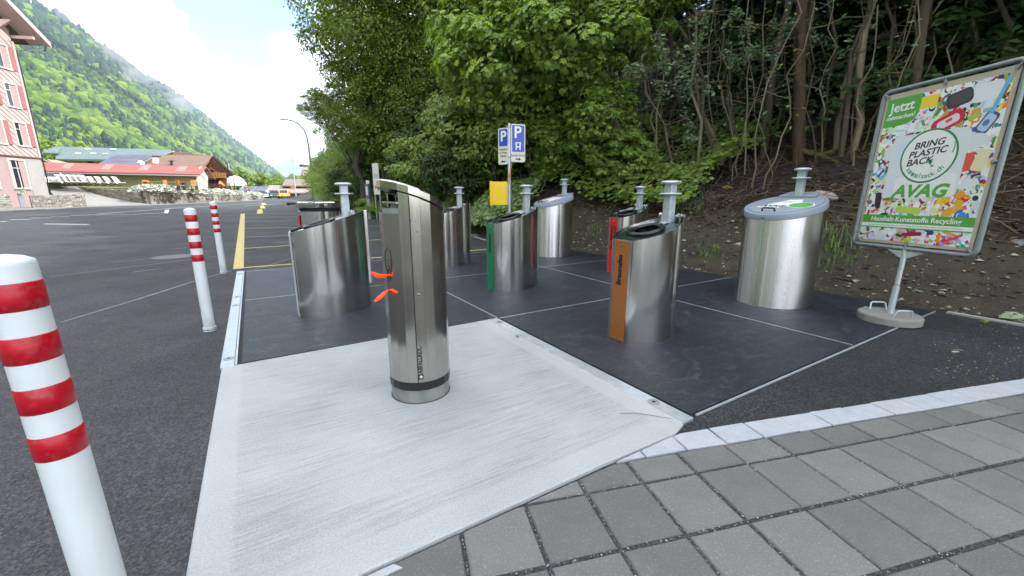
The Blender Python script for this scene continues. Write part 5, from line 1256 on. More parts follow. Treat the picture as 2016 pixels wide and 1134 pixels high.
# grey hall (far)
gh = empty('grey_hall', at(215, 325, 84), 0, 'long hall with a grey green sheet metal roof behind the red roofed shed', 'hall')
L_ = lambda px, py, w, o=gh: at(px, py, w) - o.location
face('roof', [L_(110, 315.5, 84), L_(337, 318.5, 84), L_(337, 297.5, 93), L_(112, 291, 93)], (0, 0, .3), M['grey_roof'], gh)
face('roof', [L_(82, 303, 86), L_(115, 304, 86), L_(125, 291.2, 93.2), L_(108, 291, 93.2)], (0, 0, .3), M['grey_roof'], gh)
for px, py in ((173, 296.3), (224, 297.4), (154.5, 304.8), (184.5, 305.4), (208, 305.9)):
    w = 84 + (315.5 - py) / 24.5 * 9
    p = [L_(px - 6, py + 1, w - .35), L_(px + 5, py + 1.1, w - .35), L_(px + 6, py - .6, w + .3), L_(px - 5, py - .7, w + .3)]
    face('skylight', [q + Vector((0, 0, .32)) for q in p], (0, 0, .08), M['skylight'], gh)
face('wall', [L_(110, 332, 86), L_(345, 335, 86), L_(345, 319, 86), L_(110, 316, 86)], (1.5, 12, 0), M['olive_wall'], gh)
face('window', [L_(172, 320.5, 85.9), L_(183, 320.7, 85.9), L_(183, 318, 85.9), L_(172, 317.8, 85.9)], (0, .05, 0), M['pane'], gh)
face('gable', [L_(318, 306, 83), L_(340.5, 297.8, 83), L_(341, 309, 83), L_(330, 311, 83)], (0, 9, 0), M['brown_wood'], gh)
face('bargeboard', [L_(314, 306.6, 82.8), L_(340.5, 297.2, 82.8), L_(340.5, 299, 82.8), L_(318, 307.5, 82.8)], (0, .3, 0), M['cream'], gh)
# brown chalet
ch = empty('chalet', at(420, 370, 66), 0, 'brown timber chalet with a wide gable, wooden balcony and tan roof', 'house')
K_ = lambda px, py, w: at(px, py, w) - ch.location
face('roof', [K_(262, 330, 62), K_(401, 331, 62), K_(421.5, 310.5, 68), K_(300, 307.5, 68)], (0, 0, .3), M['tile'], ch)
face('roof', [K_(421.5, 310.5, 65.2), K_(460, 346, 65.2), K_(460, 346, 65.2) + Vector((-8, 9, 0)), K_(421.5, 310.5, 65.2) + Vector((-8, 9, 0))], (0, 0, .35), M['tile'], ch)
face('gable', [K_(403, 330, 66), K_(421, 312.5, 66), K_(456, 345, 66), K_(444, 352, 66), K_(402, 352, 66)], (-5.6, 6.4, 0), M['brown_wood'], ch)
face('lower_wall', [K_(402, 352, 66.2), K_(444, 352, 66.2), K_(446, 374, 66.2), K_(400, 374, 66.2)], (-5.6, 6.4, 0), mat('weathered_timber', (.17, .13, .10), .8, var=.25, scale=2, stretch=(1, 1, .3)), ch)
face('timber_wall', [K_(434, 350, 66.1), K_(445, 350, 66.1), K_(445, 366, 66.1), K_(434, 366, 66.1)], (-.1, .3, 0), M['orange_wood'], ch)
bal = face('balcony', [K_(418, 349.5, 65), K_(443, 350.5, 65), K_(443, 349, 65), K_(418, 348, 65)], (-.1, 1.2, 0), M['orange_wood'], ch)
face('rail', [K_(418, 340, 65), K_(446, 342, 65), K_(446, 340.8, 65), K_(418, 338.8, 65)], (0, .08, 0), M['orange_wood'], bal)
for k in range(4): face('board', [K_(418, 342 + k * 1.8, 65), K_(444, 343.3 + k * 1.8, 65), K_(444, 342.2 + k * 1.8, 65), K_(418, 340.9 + k * 1.8, 65)], (0, .05, 0), M['orange_wood'], bal)
for k in range(5): face('post', [K_(419 + k * 6, 350, 65), K_(420 + k * 6, 350, 65), K_(420 + k * 6, 339.6 + k * .5, 65), K_(419 + k * 6, 339.5 + k * .5, 65)], (0, .1, 0), M['orange_wood'], bal)
for a_, b_, c_, d_ in ((409, 326, 423, 338), (414, 322, 411, 334), (408, 330, 444, 346)): face('brace', [K_(a_, b_, 65.6), K_(a_ + 1.5, b_, 65.6), K_(c_ + 1.5, d_, 65.6), K_(c_, d_, 65.6)], (0, .2, 0), M['orange_wood'], ch)
for px in (412, 418.5, 426): face('window', [K_(px - 2.2, 361, 66.0), K_(px + 2.2, 361, 66.0), K_(px + 2.2, 351.5, 66.0), K_(px - 2.2, 351.5, 66.0)], (0, .1, 0), M['pane'], ch)
face('porch_post', [K_(444, 372, 65.3), K_(446, 372, 65.3), K_(445, 344, 65.3), K_(443, 344, 65.3)], (0, .2, 0), M['brown_wood'], ch)
face('sun_shade', [K_(429, 369, 64), K_(443, 367, 64), K_(434, 357, 64.5), K_(431, 357, 64.5)], (0, .1, .05), mat('orange_fabric', (.6, .25, .1), .8), ch)
face('chimney', [K_(300, 321, 63), K_(305.5, 321, 63), K_(305.5, 308, 63), K_(300, 308, 63)], (0, .7, 0), M['white_plaster'], ch)
face('chimney_cap', [K_(298.5, 308.3, 62.9), K_(307, 308.3, 62.9), K_(307, 306.7, 62.9), K_(298.5, 306.7, 62.9)], (0, .9, 0), M['ink'], ch)
face('flue', [K_(335.5, 327, 62), K_(338, 327, 62), K_(336.5, 316, 62), K_(334.5, 316, 62)], (0, .3, 0), M['ink'], ch)
face('flue_cap', [K_(331, 317.5, 62), K_(340, 317, 62), K_(340, 316, 62), K_(331, 316, 62)], (0, .5, 0), M['ink'], ch)
o_ = MB(); o_.lathe([(.05, .0), (.42, .08), (.45, .12)], 16); dish = o_.build('satellite_dish', M['skylight'], ch); dish.location = K_(278, 322, 61.5); dish.rotation_euler = (R(75), 0, R(20))
for px, py in ((327, 312.5), (331, 318.5), (306, 326), (310, 325.5)):
    w = 62 + (331 - py) / 21 * 6; face('roof_window', [q + Vector((0, 0, .33)) for q in (K_(px - 3.5, py + 1, w - .3), K_(px + 3, py + 1, w - .3), K_(px + 4, py - 1, w + .3), K_(px - 2.5, py - 1, w + .3))], (0, 0, .08), M['skylight'], ch)
# solar field on the roof between them
so_ = empty('solar_array', at(245, 325, 60), 0, 'tilted field of dark solar panels above the red roof', 'solar panels')
for i in range(6):
    for j in range(3):
        def q_(u_, v_): 
            x = 190 + u_ * 78 + (1 - v_) * 0 + v_ * 36; y = 325 - v_ * 20.5 + u_ * .8
            return at(x, y, 60 + v_ * 6) - so_.location
        u0, u1, v0, v1 = i / 6 + .004, (i + 1) / 6 - .004, j / 3 + .008, (j + 1) / 3 - .008
        face('panel', [q_(u0, v0), q_(u1, v0), q_(u1, v1), q_(u0, v1)], (0, 0, .06), M['solar'], so_)
face('mounting', [at(190, 325.8, 60.05) - so_.location, at(268, 326.6, 60.05) - so_.location, at(304, 306, 66.05) - so_.location, at(226, 305.2, 66.05) - so_.location], (0, 0, -.25), M['galv_dark'], so_)
# red roofed shed
sh_ = empty('red_roofed_shed', at(250, 368, 52), 0, 'long low shed with a red sheet roof and olive walls behind the deck chairs', 'shed')
S_ = lambda px, py, w: at(px, py, w) - sh_.location
face('roof', [S_(40, 337.5, 46.2), S_(394, 345, 52), S_(407, 330, 55.5), S_(40, 320.5, 49.5)], (0, 0, .14), M['red_roof'], sh_)
dv_ = Vector((-1.5, 3.7, -1.45))
face('roof', [S_(40, 320.5, 49.5), S_(407, 330, 55.5), S_(407, 330, 55.5) + dv_, S_(40, 320.5, 49.5) + dv_], (0, 0, .14), M['red_roof'], sh_)
for px in (128, 206, 280, 352):
    def rp_(x, v_):
        yb, yt = 337.5 + (x - 40) * 7.5 / 354, 320.5 + (x - 40) * 9.5 / 367
        wb = 46.2 + (x - 40) * 5.8 / 354; wt = 49.5 + (x - 40) * 6.0 / 367
        return S_(x, yb + (yt - yb) * v_, wb + (wt - wb) * v_) + Vector((0, 0, .16))
    face('roof_sheet', [rp_(px - 8, .30), rp_(px + 10, .30), rp_(px + 19, .92), rp_(px + 3, .92)], (0, 0, .03), M['red_patch'], sh_)
face('wall', [S_(40, 372, 46.9), S_(386, 372, 52.8), S_(386, 345, 52.8), S_(40, 338, 46.9)], (-1.7, 4.3, 0), M['olive_wall'], sh_)
ga, gb = S_(386.3, 372, 52.8), S_(386.3, 345.5, 52.8); gd = Vector((-1.72, 4.35, 0))
face('gable', [ga, ga + gd, gb + gd, gb + gd * .5 + Vector((0, 0, 1.25)), gb], (.08, .03, 0), M['white_plaster'], sh_)
face('gutter', [S_(40, 339.6, 46.1), S_(394, 347, 51.9), S_(394, 345.4, 51.9), S_(40, 338, 46.1)], (0, .15, 0), M['galv_dark'], sh_)
for k in range(4): face('purlin', [S_(400 + k * 2, 339 + k * 3, 54.2 + k * .3), S_(413 + k * 3, 339.6 + k * 3.2, 56 + k * .3), S_(413 + k * 3, 340.8 + k * 3.2, 56 + k * .3), S_(400 + k * 2, 340.2 + k * 3, 54.2 + k * .3)], (0, .2, 0), M['brown_wood'], sh_)
face('door', [S_(344, 369, 52.7), S_(363, 369, 52.7), S_(362, 350.5, 52.7), S_(344, 350, 52.7)], (0, .06, 0), mat('grey_door', (.33, .36, .36), .6), sh_)
bn = face('banner', [S_(363, 365, 52.6), S_(379, 365, 52.6), S_(379, 359, 52.6), S_(363, 358.6, 52.6)], (0, .04, 0), M['white_p'], sh_)
face('downpipe', [S_(234, 344.6, 52.5), S_(235.5, 344.6, 52.5), S_(243, 352, 52.6), S_(243, 368, 52.6), S_(241.6, 368, 52.6), S_(241.6, 352.6, 52.6)], (0, .08, 0), M['galv_dark'], sh_)
# small eave left of the grey hall, glass dome
eo = empty('small_shed', at(90, 325, 58), 0, 'small dark roof corner between the pink house and the red roof', 'shed')
face('roof', [at(70, 308, 58) - eo.location, at(101, 321, 58) - eo.location, at(95, 322, 61) - eo.location, at(70, 314, 61) - eo.location], (0, 0, .25), M['ink'], eo)
face('fascia', [at(70, 308.6, 57.9) - eo.location, at(101, 321.4, 57.9) - eo.location, at(101, 320, 57.9) - eo.location, at(70, 307, 57.9) - eo.location], (0, .1, 0), M['cream'], eo)
face('wall', [at(66, 345, 58.5) - eo.location, at(92, 345, 58.5) - eo.location, at(92, 318, 58.5) - eo.location, at(66, 312, 58.5) - eo.location], (0, 3, 0), M['olive_wall'], eo)
M['dome'] = mat('dome_glass', (0.45, 0.55, 0.62), 0.15, var=0.2, scale=.6, spec=.6)
do = empty('glass_dome', at(461, 366, 78), 0, 'pale faceted glass dome beside the chalet', 'dome')
mb = MB(); mb.lathe([(2.0, 0), (1.95, .55), (1.55, 1.2), (.9, 1.7), (.02, 1.9)], 10); mb.build('panes', M['dome'], do)
mb = MB()
for k in range(10):
    a = k * math.pi / 5; mb.tube([(r_ * math.cos(a), r_ * math.sin(a), z_) for r_, z_ in ((2.02, 0), (1.97, .55), (1.57, 1.2), (.92, 1.72), (.03, 1.93))], .04, 4)
mb.build('ribs', M['white_p'], do)

# ---- deck chairs, wooden chairs and tables on the lawn
M['canvas'] = mat('cream_canvas', (0.66, 0.63, 0.56), 0.8, var=0.05)
M['dark_wood'] = mat('dark_wood_frame', (0.03, 0.03, 0.03), 0.6)
def deck_chair():
    t = empty('deck_chair')
    face('fabric', [(-.3, .05, .22), (.3, .05, .22), (.3, .75, 1.05), (-.3, .75, 1.05)], (0, .03, .02), M['canvas'], t)
    face('seat', [(-.3, -.55, .36), (.3, -.55, .36), (.3, .06, .22), (-.3, .06, .22)], (0, .02, .03), M['canvas'], t)
    for s_ in (-1, 1):
        mb = MB(); mb.tube([(s_ * .33, -.6, .05), (s_ * .33, .8, 1.08)], .03, 5); mb.tube([(s_ * .33, .75, 0), (s_ * .33, -.6, .38)], .03, 5); mb.build('side_frame', M['dark_wood'], t)
    return t
dc = deck_chair()
dl = ['white deck chair nearest the pink house', 'second white deck chair from the pink house', 'third white deck chair from the pink house', 'fourth white deck chair from the pink house', 'fifth white deck chair, middle of the row', 'sixth white deck chair from the pink house', 'seventh white deck chair from the pink house', 'eighth white deck chair, close to the downpipe', 'last white deck chair of the row, under the downpipe']
for i in range(9):
    o = dc if i == 0 else copy_tree(dc)
    px = (131, 142, 153, 164, 175, 189, 204, 220, 237)[i]
    p = at(px, 366, 45.6 + i * .25); o.location = (p.x, p.y, p.z); o.rotation_euler.z = R(82); s = 1.12 if i < 5 else .95; o.scale = (s, s, s)
    tag(o, dl[i] + ' on the lawn', 'deck chair', 'row of deck chairs in front of the shed')
def wchair():
    t = empty('garden_chair')
    MB().box((0, 0, .45), (.5, .5, .06)).build('seat', M['orange_wood'], t)
    MB().box((0, .24, .75), (.5, .05, .5)).build('backrest', M['orange_wood'], t)
    for x in (-.22, .22):
        for y in (-.22, .22): MB().box((x, y, .22), (.05, .05, .44)).build('leg', M['dark_wood'], t)
    return t
wc = wchair(); wl = ['orange wooden chair left of the garden tables', 'orange wooden chair in front of the olive wall middle', 'orange wooden chair by the pale door', 'orange wooden chair nearest the white gable', 'orange wooden chair between table and deck chairs']
for i, px in enumerate((289, 331, 356, 383, 322)):
    o = wc if i == 0 else copy_tree(wc); p = at(px, 370, 48); o.location = (p.x, p.y, 1.55); o.rotation_euler.z = R(40 + 60 * i); o.scale = (1.15, 1.15, 1.1)
    tag(o, wl[i] + ' on the terrace', 'chair', 'wooden chairs on the terrace')
def table(px, w, lab):
    t = empty('garden_table', (0, 0, 0), R(15), lab, 'table', 'wooden tables on the terrace'); p = at(px, 370, w - 1); t.location = (p.x, p.y, 1.5)
    MB().box((0, 0, .95), (2.2, .9, .07)).build('tabletop', M['orange_wood'], t)
    for x in (-.9, .9): MB().box((x, 0, .46), (.08, .6, .92)).build('leg', M['dark_wood'], t)
table(306, 49, 'long wooden garden table left of centre on the terrace'); table(345, 50, 'wooden garden table in front of the pale shed door'); table(370, 50, 'wooden garden table near the white gable')
# party tent chairs / white car by the house
def make_car(name, loc, rz, col, label, jeep=False, s=1.0):
    t = empty(name, loc, rz, label, 'car'); t.scale = (s, s, s)
    cmn = mat(name + '_paint', col, 0.3, var=0.03, coat=.5)
    if jeep: prof = [(-2.0, .45), (-2.0, 1.05), (-1.95, 1.75), (.55, 1.78), (.85, 1.15), (1.95, 1.08), (2.0, .5)]; gl = [(-1.7, 1.15), (-1.7, 1.65), (.45, 1.68), (.70, 1.15)]
    else: prof = [(-2.1, .35), (-2.15, .85), (-1.7, 1.0), (-1.1, 1.45), (.35, 1.47), (1.1, .98), (2.0, .85), (2.15, .4)]; gl = [(-1.45, 1.0), (-1.0, 1.38), (.28, 1.39), (.92, .99)]
    mb = MB(); mb.extrude([(x, -.85, z) for x, z in prof], (0, 1.7, 0)); mb.build('body', cmn, t, bevel=.06)
    for y in (-.862, .862): MB().extrude([(x, y - .01, z) for x, z in gl], (0, .02, 0)).build('side_window', M['pane'], t)
    g = prof[3], prof[4], prof[5]
    a_, b_ = (prof[3], prof[4]) if jeep else (prof[4], prof[5])
    MB().extrude([(a_[0] * .94 + b_[0] * .06 + .02, -.72, a_[1] * .94 + b_[1] * .06 + .02), (a_[0] * .94 + b_[0] * .06 + .02, .72, a_[1] * .94 + b_[1] * .06 + .02), (a_[0] * .08 + b_[0] * .92 + .02, .76, a_[1] * .08 + b_[1] * .92 + .02), (a_[0] * .08 + b_[0] * .92 + .02, -.76, a_[1] * .08 + b_[1] * .92 + .02)], (.015, 0, .015)).build('windscreen', M['pane'], t)
    for x in (-1.3, 1.3):
        for y in (-.80, .80):
            mb = MB(); mb.tube([(x, y - .1, .33), (x, y + .1, .33)], .33, 14); mb.build('wheel', M['rubber_ring'], t)
    for y in (-.6, .6): MB().box((2.1 if not jeep else 1.98, y, .72), (.06, .3, .14)).build('headlight', M['white_p'], t)
    return t
make_car('parked_car', at(103, 366, 47) * 1.0, R(-30), (0.75, 0.74, 0.72), 'white car half hidden behind the corner of the pink house')  .location.z = TER
make_car('parked_car', gnd(519, 391), R(-52), (0.70, 0.71, 0.72), 'white car parked at the end of the rubble wall', s=1.0)
make_car('parked_jeep', gnd(541, 391), R(-60), (0.05, 0.10, 0.10), 'dark green off-road vehicle between the white and the yellow car', True)
make_car('parked_jeep', gnd(561, 391), R(-70), (0.72, 0.38, 0.03), 'yellow off-road vehicle parked beside the dark green one', True)
# hedge under the deck chairs end
o = mesh_obj('hedge', cushion_mesh(leaf_mat('dark_hedge', [(.02, .04, .015), (.04, .06, .02)]), 700, (2.2, .6, .5), .25)); p = at(132, 347, 47.5); o.location = p; o.scale = (.8, .8, .7); tag(o, 'dark low hedge top behind the deck chairs near the pink house', 'hedge')

# ---- signs, lamps and masts along the road
M['sign_red'] = mat('red_sign_rim', (0.42, 0.03, 0.04), 0.4)
M['lamp'] = mat('lamp_pole', (0.075, 0.078, 0.08), 0.5, var=.1)
M['brown_sign'] = mat('brown_sign_face', (0.10, 0.06, 0.055), 0.5)
def disc_sign(par, c, r_, rz):
    Mn = Matrix.Translation(c) @ Matrix.Rotation(rz, 4, 'Z') @ Matrix.Rotation(math.pi / 2, 4, 'X')
    mb = MB(); mb.tube([Mn @ Vector((0, 0, -.03)), Mn @ Vector((0, 0, .01))], r_, 24); d = mb.build('sign_disc', M['sign_red'], par)
    mb = MB(); mb.tube([Mn @ Vector((0, 0, .01)), Mn @ Vector((0, 0, .022))], r_ * .74, 24); mb.build('sign_face', M['white_p'], d)
    text_part('lettering', '40', M['ink'], r_ * .95, d, Mn @ Matrix.Translation((0, 0, .024)), .002, offset=r_ * .02)
sp = empty('speed_sign', at(488, 384, 66), 0, 'round speed limit sign 40 standing on the flower wall', 'sign'); sp.location.z = 1.3
for x in (-.22, .22): MB().tube([(x, .05, 0), (x, .05, 2.2)], .04, 6).build('post', M['lamp'], sp)
disc_sign(sp, Vector((0, 0, 1.20 + (380 - 370) / FPX * 66 - 1.3)), .42, R(-15))
lp = gnd(617, 391.5) ; lw = 1.2 * FPX / 11.5
LP = empty('street_lamp', (at(617, 385, 60).x, at(617, 385, 60).y, 0), 0, 'tall curved street lamp arching left over the road', 'street lamp')
Q = lambda px, py, w=60: at(px, py, w) - LP.location
def upright(px, py, w0=60):
    """point in the vertical plane of the lamp seen at (px, py)"""
    d = at(px, py, 1) - Vector((0, 0, CAM_H)); t_ = LP.location.y / d.y
    return Vector((0, 0, CAM_H)) + d * t_ - LP.location
P_ = [Vector((0, 0, 0))] + [upright(*q) for q in ((616, 380), (612, 330), (608, 290), (604, 268), (598, 255), (588, 244), (576, 238), (563, 235))]
MB().tube(P_, [.18, .17, .15, .14, .13, .12, .11, .10, .09], 8).build('pole', M['lamp'], LP, smooth=60)
e0, e1 = upright(563, 235), upright(549, 234.5)
mb = MB(); mb.tube([e0, (e0 + e1) / 2 + Vector((0, 0, .02)), e1], [.12, .24, .10], 8, flat=.5); mb.build('lantern', M['lamp'], LP, smooth=60)
def lamp_sign(name, pts, m):
    return face(name, [upright(*q) + Vector((0, -.2, 0)) for q in pts], (0, .06, 0), m, LP)
lamp_sign('direction_sign', ((591, 324), (606, 324), (609, 326.2), (606, 328.5), (591, 328.5)), M['brown_sign'])
lamp_sign('direction_sign', ((592, 331), (607, 331), (610, 333.2), (607, 335.5), (592, 335.5)), M['white_p'])
sb = lamp_sign('name_board', ((613.5, 319), (625.5, 319), (625.5, 328.5), (613.5, 328.5)), M['sign_white'])
disc_sign(LP, upright(601.5, 342) + Vector((0, -.2, 0)), .47, R(0))
for q in ((597, 326), (600, 333)): face('bracket', [upright(q[0] - 4, q[1]) + Vector((0, -.05, 0)), upright(613, q[1]) + Vector((0, -.05, 0)), upright(613, q[1] - 1) + Vector((0, -.05, 0)), upright(q[0] - 4, q[1] - 1) + Vector((0, -.05, 0))], (0, .04, 0), M['lamp'], LP)
L2 = empty('street_lamp', (at(583, 390, 88).x, at(583, 390, 88).y, 0), 0, 'thin grey street lamp farther off, left of the tall curved one', 'street lamp')
d = at(576, 315, 1) - Vector((0, 0, CAM_H)); t2 = L2.location.y / d.y; top = Vector((0, 0, CAM_H)) + d * t2 - L2.location
MB().tube([(0, 0, 0), top], [.13, .07], 8).build('pole', M['galv'], L2)
MB().box(top + Vector((0, 0, .05)), (.6, .25, .12)).build('lantern', M['galv'], L2)
fm = empty('flag_mast', at(456, 366, 70), 0, 'slim mast with a small red flag beside the chalet', 'mast'); fm.location.z = 1.4
MB().tube([(0, 0, 0), (0, 0, 4.6)], .06, 6).build('pole', M['galv'], fm)
face('flag', [(-.35, 0, 3.6), (-.02, 0, 3.7), (-.02, 0, 4.5), (-.25, 0, 4.3)], (0, .03, 0), M['sign_red'], fm)
fm2 = empty('lamp_post', at(462, 368, 68), 0, 'short dark lamp post in front of the glass dome', 'lamp post'); fm2.location.z = 1.4
MB().tube([(0, 0, 0), (0, 0, 2.7)], .06, 6).build('pole', M['ink'], fm2); MB().box((0, 0, 2.75), (.25, .25, .2)).build('lantern', M['ink'], fm2)

# ---- roofs at the far end of the road
fr_ = empty('roadside_house', at(580, 375, 115), 0, 'low house with a wide tan roof and grey walls at the end of the road', 'house')
H_ = lambda px, py, w: at(px, py, w) - fr_.location
face('wall', [H_(515, 395, 112), H_(622, 395, 112), H_(622, 381, 112), H_(515, 381, 112)], (-5, 10, 0), mat('beige_wall', (.36, .32, .28), .9), fr_)
face('roof', [H_(505, 381.5, 110), H_(628, 381.5, 110), H_(640, 367, 122), H_(530, 366.5, 122)], (0, 0, .3), M['tan_roof'], fr_)
face('upper_roof', [H_(555, 367.5, 116), H_(643, 367.5, 116), H_(636, 354.5, 126), H_(562, 354.5, 126)], (0, 0, .3), mat('dark_tan_roof', (.20, .145, .12), .85, var=.15, scale=.6), fr_)
face('upper_wall', [H_(556, 372, 117), H_(640, 372, 117), H_(640, 366.5, 117), H_(556, 366.5, 117)], (-4, 8, 0), M['brown_wood'], fr_)
face('bargeboard', [H_(637, 368.5, 115.5), H_(651, 359, 118), H_(650, 357, 118), H_(636, 366.5, 115.5)], (0, .4, 0), M['soffit'], fr_)
face('sign_board', [H_(572, 373, 109), H_(579, 373, 109), H_(579, 367, 109), H_(572, 367, 109)], (0, .1, 0), M['orange_wood'], fr_)
face('roof_patch', [H_(617, 366, 116.2), H_(621, 366, 116.2), H_(625, 357.5, 123), H_(622, 357.5, 123)], (0, 0, .36), M['white_plaster'], fr_)
cp = empty('carport', at(500, 376, 95), 0, 'carport with pale striped solar roof behind the speed limit sign', 'carport')
C_ = lambda px, py, w: at(px, py, w) - cp.location
for k in range(5): face('roof_panel', [C_(470 + k * 10.5, 377, 92), C_(479.5 + k * 10.5, 377.2, 92), C_(489.5 + k * 10.5, 368, 98), C_(480 + k * 10.5, 367.8, 98)], (0, 0, .12), M['solar'], cp)
face('frame', [C_(468, 377.6, 92.1), C_(522, 378.2, 92.1), C_(534, 367.6, 98.1), C_(478, 367, 98.1)], (0, 0, -.1), M['skylight'], cp)
for px in (473, 488, 503, 518): face('post', [C_(px, 392, 93), C_(px + 1.2, 392, 93), C_(px + 1.2, 377, 93), C_(px, 377, 93)], (0, .15, 0), M['ink'], cp)
# asphalt ramp climbing beside the hedge
rp_o = MB().add([gnd(590, 392), gnd(760, 395), at(700, 378, 62), at(640, 377, 84), at(612, 383, 92)], [(0, 1, 2, 3, 4)]).build('ramp', M['asphalt_new']); rp_o['kind'] = 'structure'
# ================================================================ the wooded bank on the right
def px_grid(px, py): 
    p = gnd(px, py); return to_grid(p.x, p.y)
EDGE = [(11.0, -5.0), (6.5, 0.8), (4.40, 4.22), (3.216, 5.88), (1.085, 9.126), (-0.72, 10.9), (-1.75, 13.6), (-6.5, 22), (-10.3, 28), (-22, 47), (-40, 78)]
EU = np.array([to_grid(*e)[1] for e in EDGE]); EV = np.array([to_grid(*e)[0] for e in EDGE])
def vedge(u): return np.interp(u, EU, EV)
PD_ = np.array([0, .25, 1.0, 2.5, 4.5, 9, 20, 45, 90]); PH_A = np.array([0, .03, .36, 1.05, 1.95, 4.4, 11.5, 24, 40]); PH_B = np.array([0, .12, .7, 1.7, 2.9, 5.6, 12.5, 25, 40])
def bank_h(d, u):
    k = np.clip((u - 3.5) / 3.0, 0, 1)
    far = np.clip((u - 20) / 25, 0, 1)
    return (np.interp(d, PD_, PH_A) * (1 - k) + np.interp(d, PD_, PH_B) * k) * (1 - .35 * far)
def bump_(x, y):
    return .05 * np.sin(x * 2.1 + 1.3 * np.sin(y * 1.7)) * np.sin(y * 2.6 + .8 * x) + .025 * np.sin(x * 6.3 + y * 2) * np.sin(y * 5.1 - x * 3)
def T(x, y):
    dx, dy = x - GO.x, y - GO.y
    v, u = dx * GV.x + dy * GV.y, dx * GU.x + dy * GU.y
    d = v - vedge(u)
    return np.where(d > 0, bank_h(np.maximum(d, 0), u) + bump_(x, y) * np.clip(d * 1.5, 0, 1), 0.0)
def hit(px, py, w0=3.0, w1=80.0):
    """where the line of sight through a photo pixel meets the bank"""
    o = Vector((0, 0, CAM_H)); d = at(px, py, 1.0) - o; w = w0
    while w < w1:
        p = o + d * w
        if p.z <= float(T(p.x, p.y)): return p, w
        w += .03 + .004 * w
    return o + d * w1, w1
us = np.concatenate([np.arange(-12, -3.5, .5), np.arange(-3.5, 8, .11), np.arange(8, 22, .5), np.arange(22, 95, 2.5)])
ds = np.concatenate([[-.02], np.arange(0.0, 3.6, .10), np.arange(3.6, 9, .35), np.arange(9, 30, 1.5), np.arange(30, 91, 6)])
UU, DD = np.meshgrid(us, ds, indexing='ij')
VV = vedge(UU) + DD
X = GO.x + GV.x * VV + GU.x * UU; Y = GO.y + GV.y * VV + GU.y * UU
rs = np.random.default_rng(4)
Z = T(X, Y) + np.where(DD > .1, rs.normal(size=X.shape) * .012 * np.clip(6 - np.abs(UU), 0, 1) * (DD < 3.7), 0)
Z = np.where(DD < -.01, -.12, np.where(DD < .05, .03, Z))
nu, nd_ = X.shape
idx = np.arange(nu * nd_).reshape(nu, nd_)
F = np.stack([idx[:-1, :-1], idx[:-1, 1:], idx[1:, 1:], idx[1:, :-1]], -1).reshape(-1, 4)
F = F[:, ::-1]
def soil_mat():
    m = mat('bank_soil', (0.042, 0.035, 0.024), 0.95, var=0.5, scale=3.0, bump=1.0, bscale=38, speck=((0.13, 0.105, 0.075), 45, 0.5))
    t = m.node_tree; b = t.nodes['Principled BSDF']; src = b.inputs['Base Color'].links[0].from_socket
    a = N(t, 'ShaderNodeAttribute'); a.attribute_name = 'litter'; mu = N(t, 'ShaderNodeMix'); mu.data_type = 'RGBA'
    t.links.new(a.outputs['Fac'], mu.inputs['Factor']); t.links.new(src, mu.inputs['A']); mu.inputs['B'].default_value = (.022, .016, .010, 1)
    t.links.new(mu.outputs['Result'], b.inputs['Base Color'])
    return m
M['soil'] = soil_mat()
me = np_mesh('hillside', np.stack([X, Y, Z], -1).reshape(-1, 3), F, M['soil'], smooth=True)
hs = mesh_obj('hillside', me); hs['kind'] = 'structure'
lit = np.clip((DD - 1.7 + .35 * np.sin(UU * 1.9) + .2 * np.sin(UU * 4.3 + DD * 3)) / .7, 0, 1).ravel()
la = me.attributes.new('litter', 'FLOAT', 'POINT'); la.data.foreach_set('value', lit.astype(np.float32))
if me.polygons[len(me.polygons) // 2].normal.z < 0: me.flip_normals()
# cement edging along the foot of the bank
ed = empty('bank_edging', kind='structure')
def edge_strip(ua, ub, n, w=.055, off=0.0):
    for k in range(n):
        a, b = ua + (ub - ua) * k / n, ua + (ub - ua) * (k + 1) / n - .01
        pts = [gp(float(vedge(a)) - w + off, a), gp(float(vedge(b)) - w + off, b), gp(float(vedge(b)) + off, b), gp(float(vedge(a)) + off, a)]
        MB().prism(pts, -.05, .022, bevel=.004).build('edging_stone', M['cement'], ed)
edge_strip(-6.5, -2.2, 4); edge_strip(4.3, 9.3, 5)

# stones, chips, roots, twigs on the soil
def on_bank(n, u0, u1, d0, d1, r):
    u = r.uniform(u0, u1, n); d = d0 + (d1 - d0) * r.random(n) ** 1.3
    v = vedge(u) + d
    x = GO.x + GV.x * v + GU.x * u; y = GO.y + GV.y * v + GU.y * u
    return np.stack([x, y, T(x, y)], -1)
P = on_bank(2300, -4.5, 5.5, .03, 3.2, rs); P[:, 2] += .004
M['pebble'] = leaf_mat('bank_pebbles', [(0.10, 0.085, 0.07), (0.34, 0.31, 0.27), (0.17, 0.15, 0.125), (0.42, 0.40, 0.37), (0.10, 0.085, 0.07)], trans=0, rough=.9)
o = mesh_obj('bank_stones', pebble_mesh('bank_stones', P, .009 + .034 * rs.random(len(P)) ** 3.2, M['pebble'], 8)); o['kind'] = 'stuff'; o['label'] = 'pale stone chips scattered over the bare soil bank'
P = on_bank(3600, -4.5, 6, .03, 4.5, rs); P[:, 2] += .004
M['clod'] = leaf_mat('soil_clods', [(0.05, 0.037, 0.025), (0.09, 0.068, 0.045), (0.035, 0.027, 0.02)], trans=0, rough=.95)
o = mesh_obj('soil_clods', pebble_mesh('soil_clods', P, .010 + .035 * rs.random(len(P)) ** 2, M['clod'], 9)); o['kind'] = 'stuff'
P = on_bank(6500, -5, 9, 1.6, 9, rs); P[:, 2] += .015
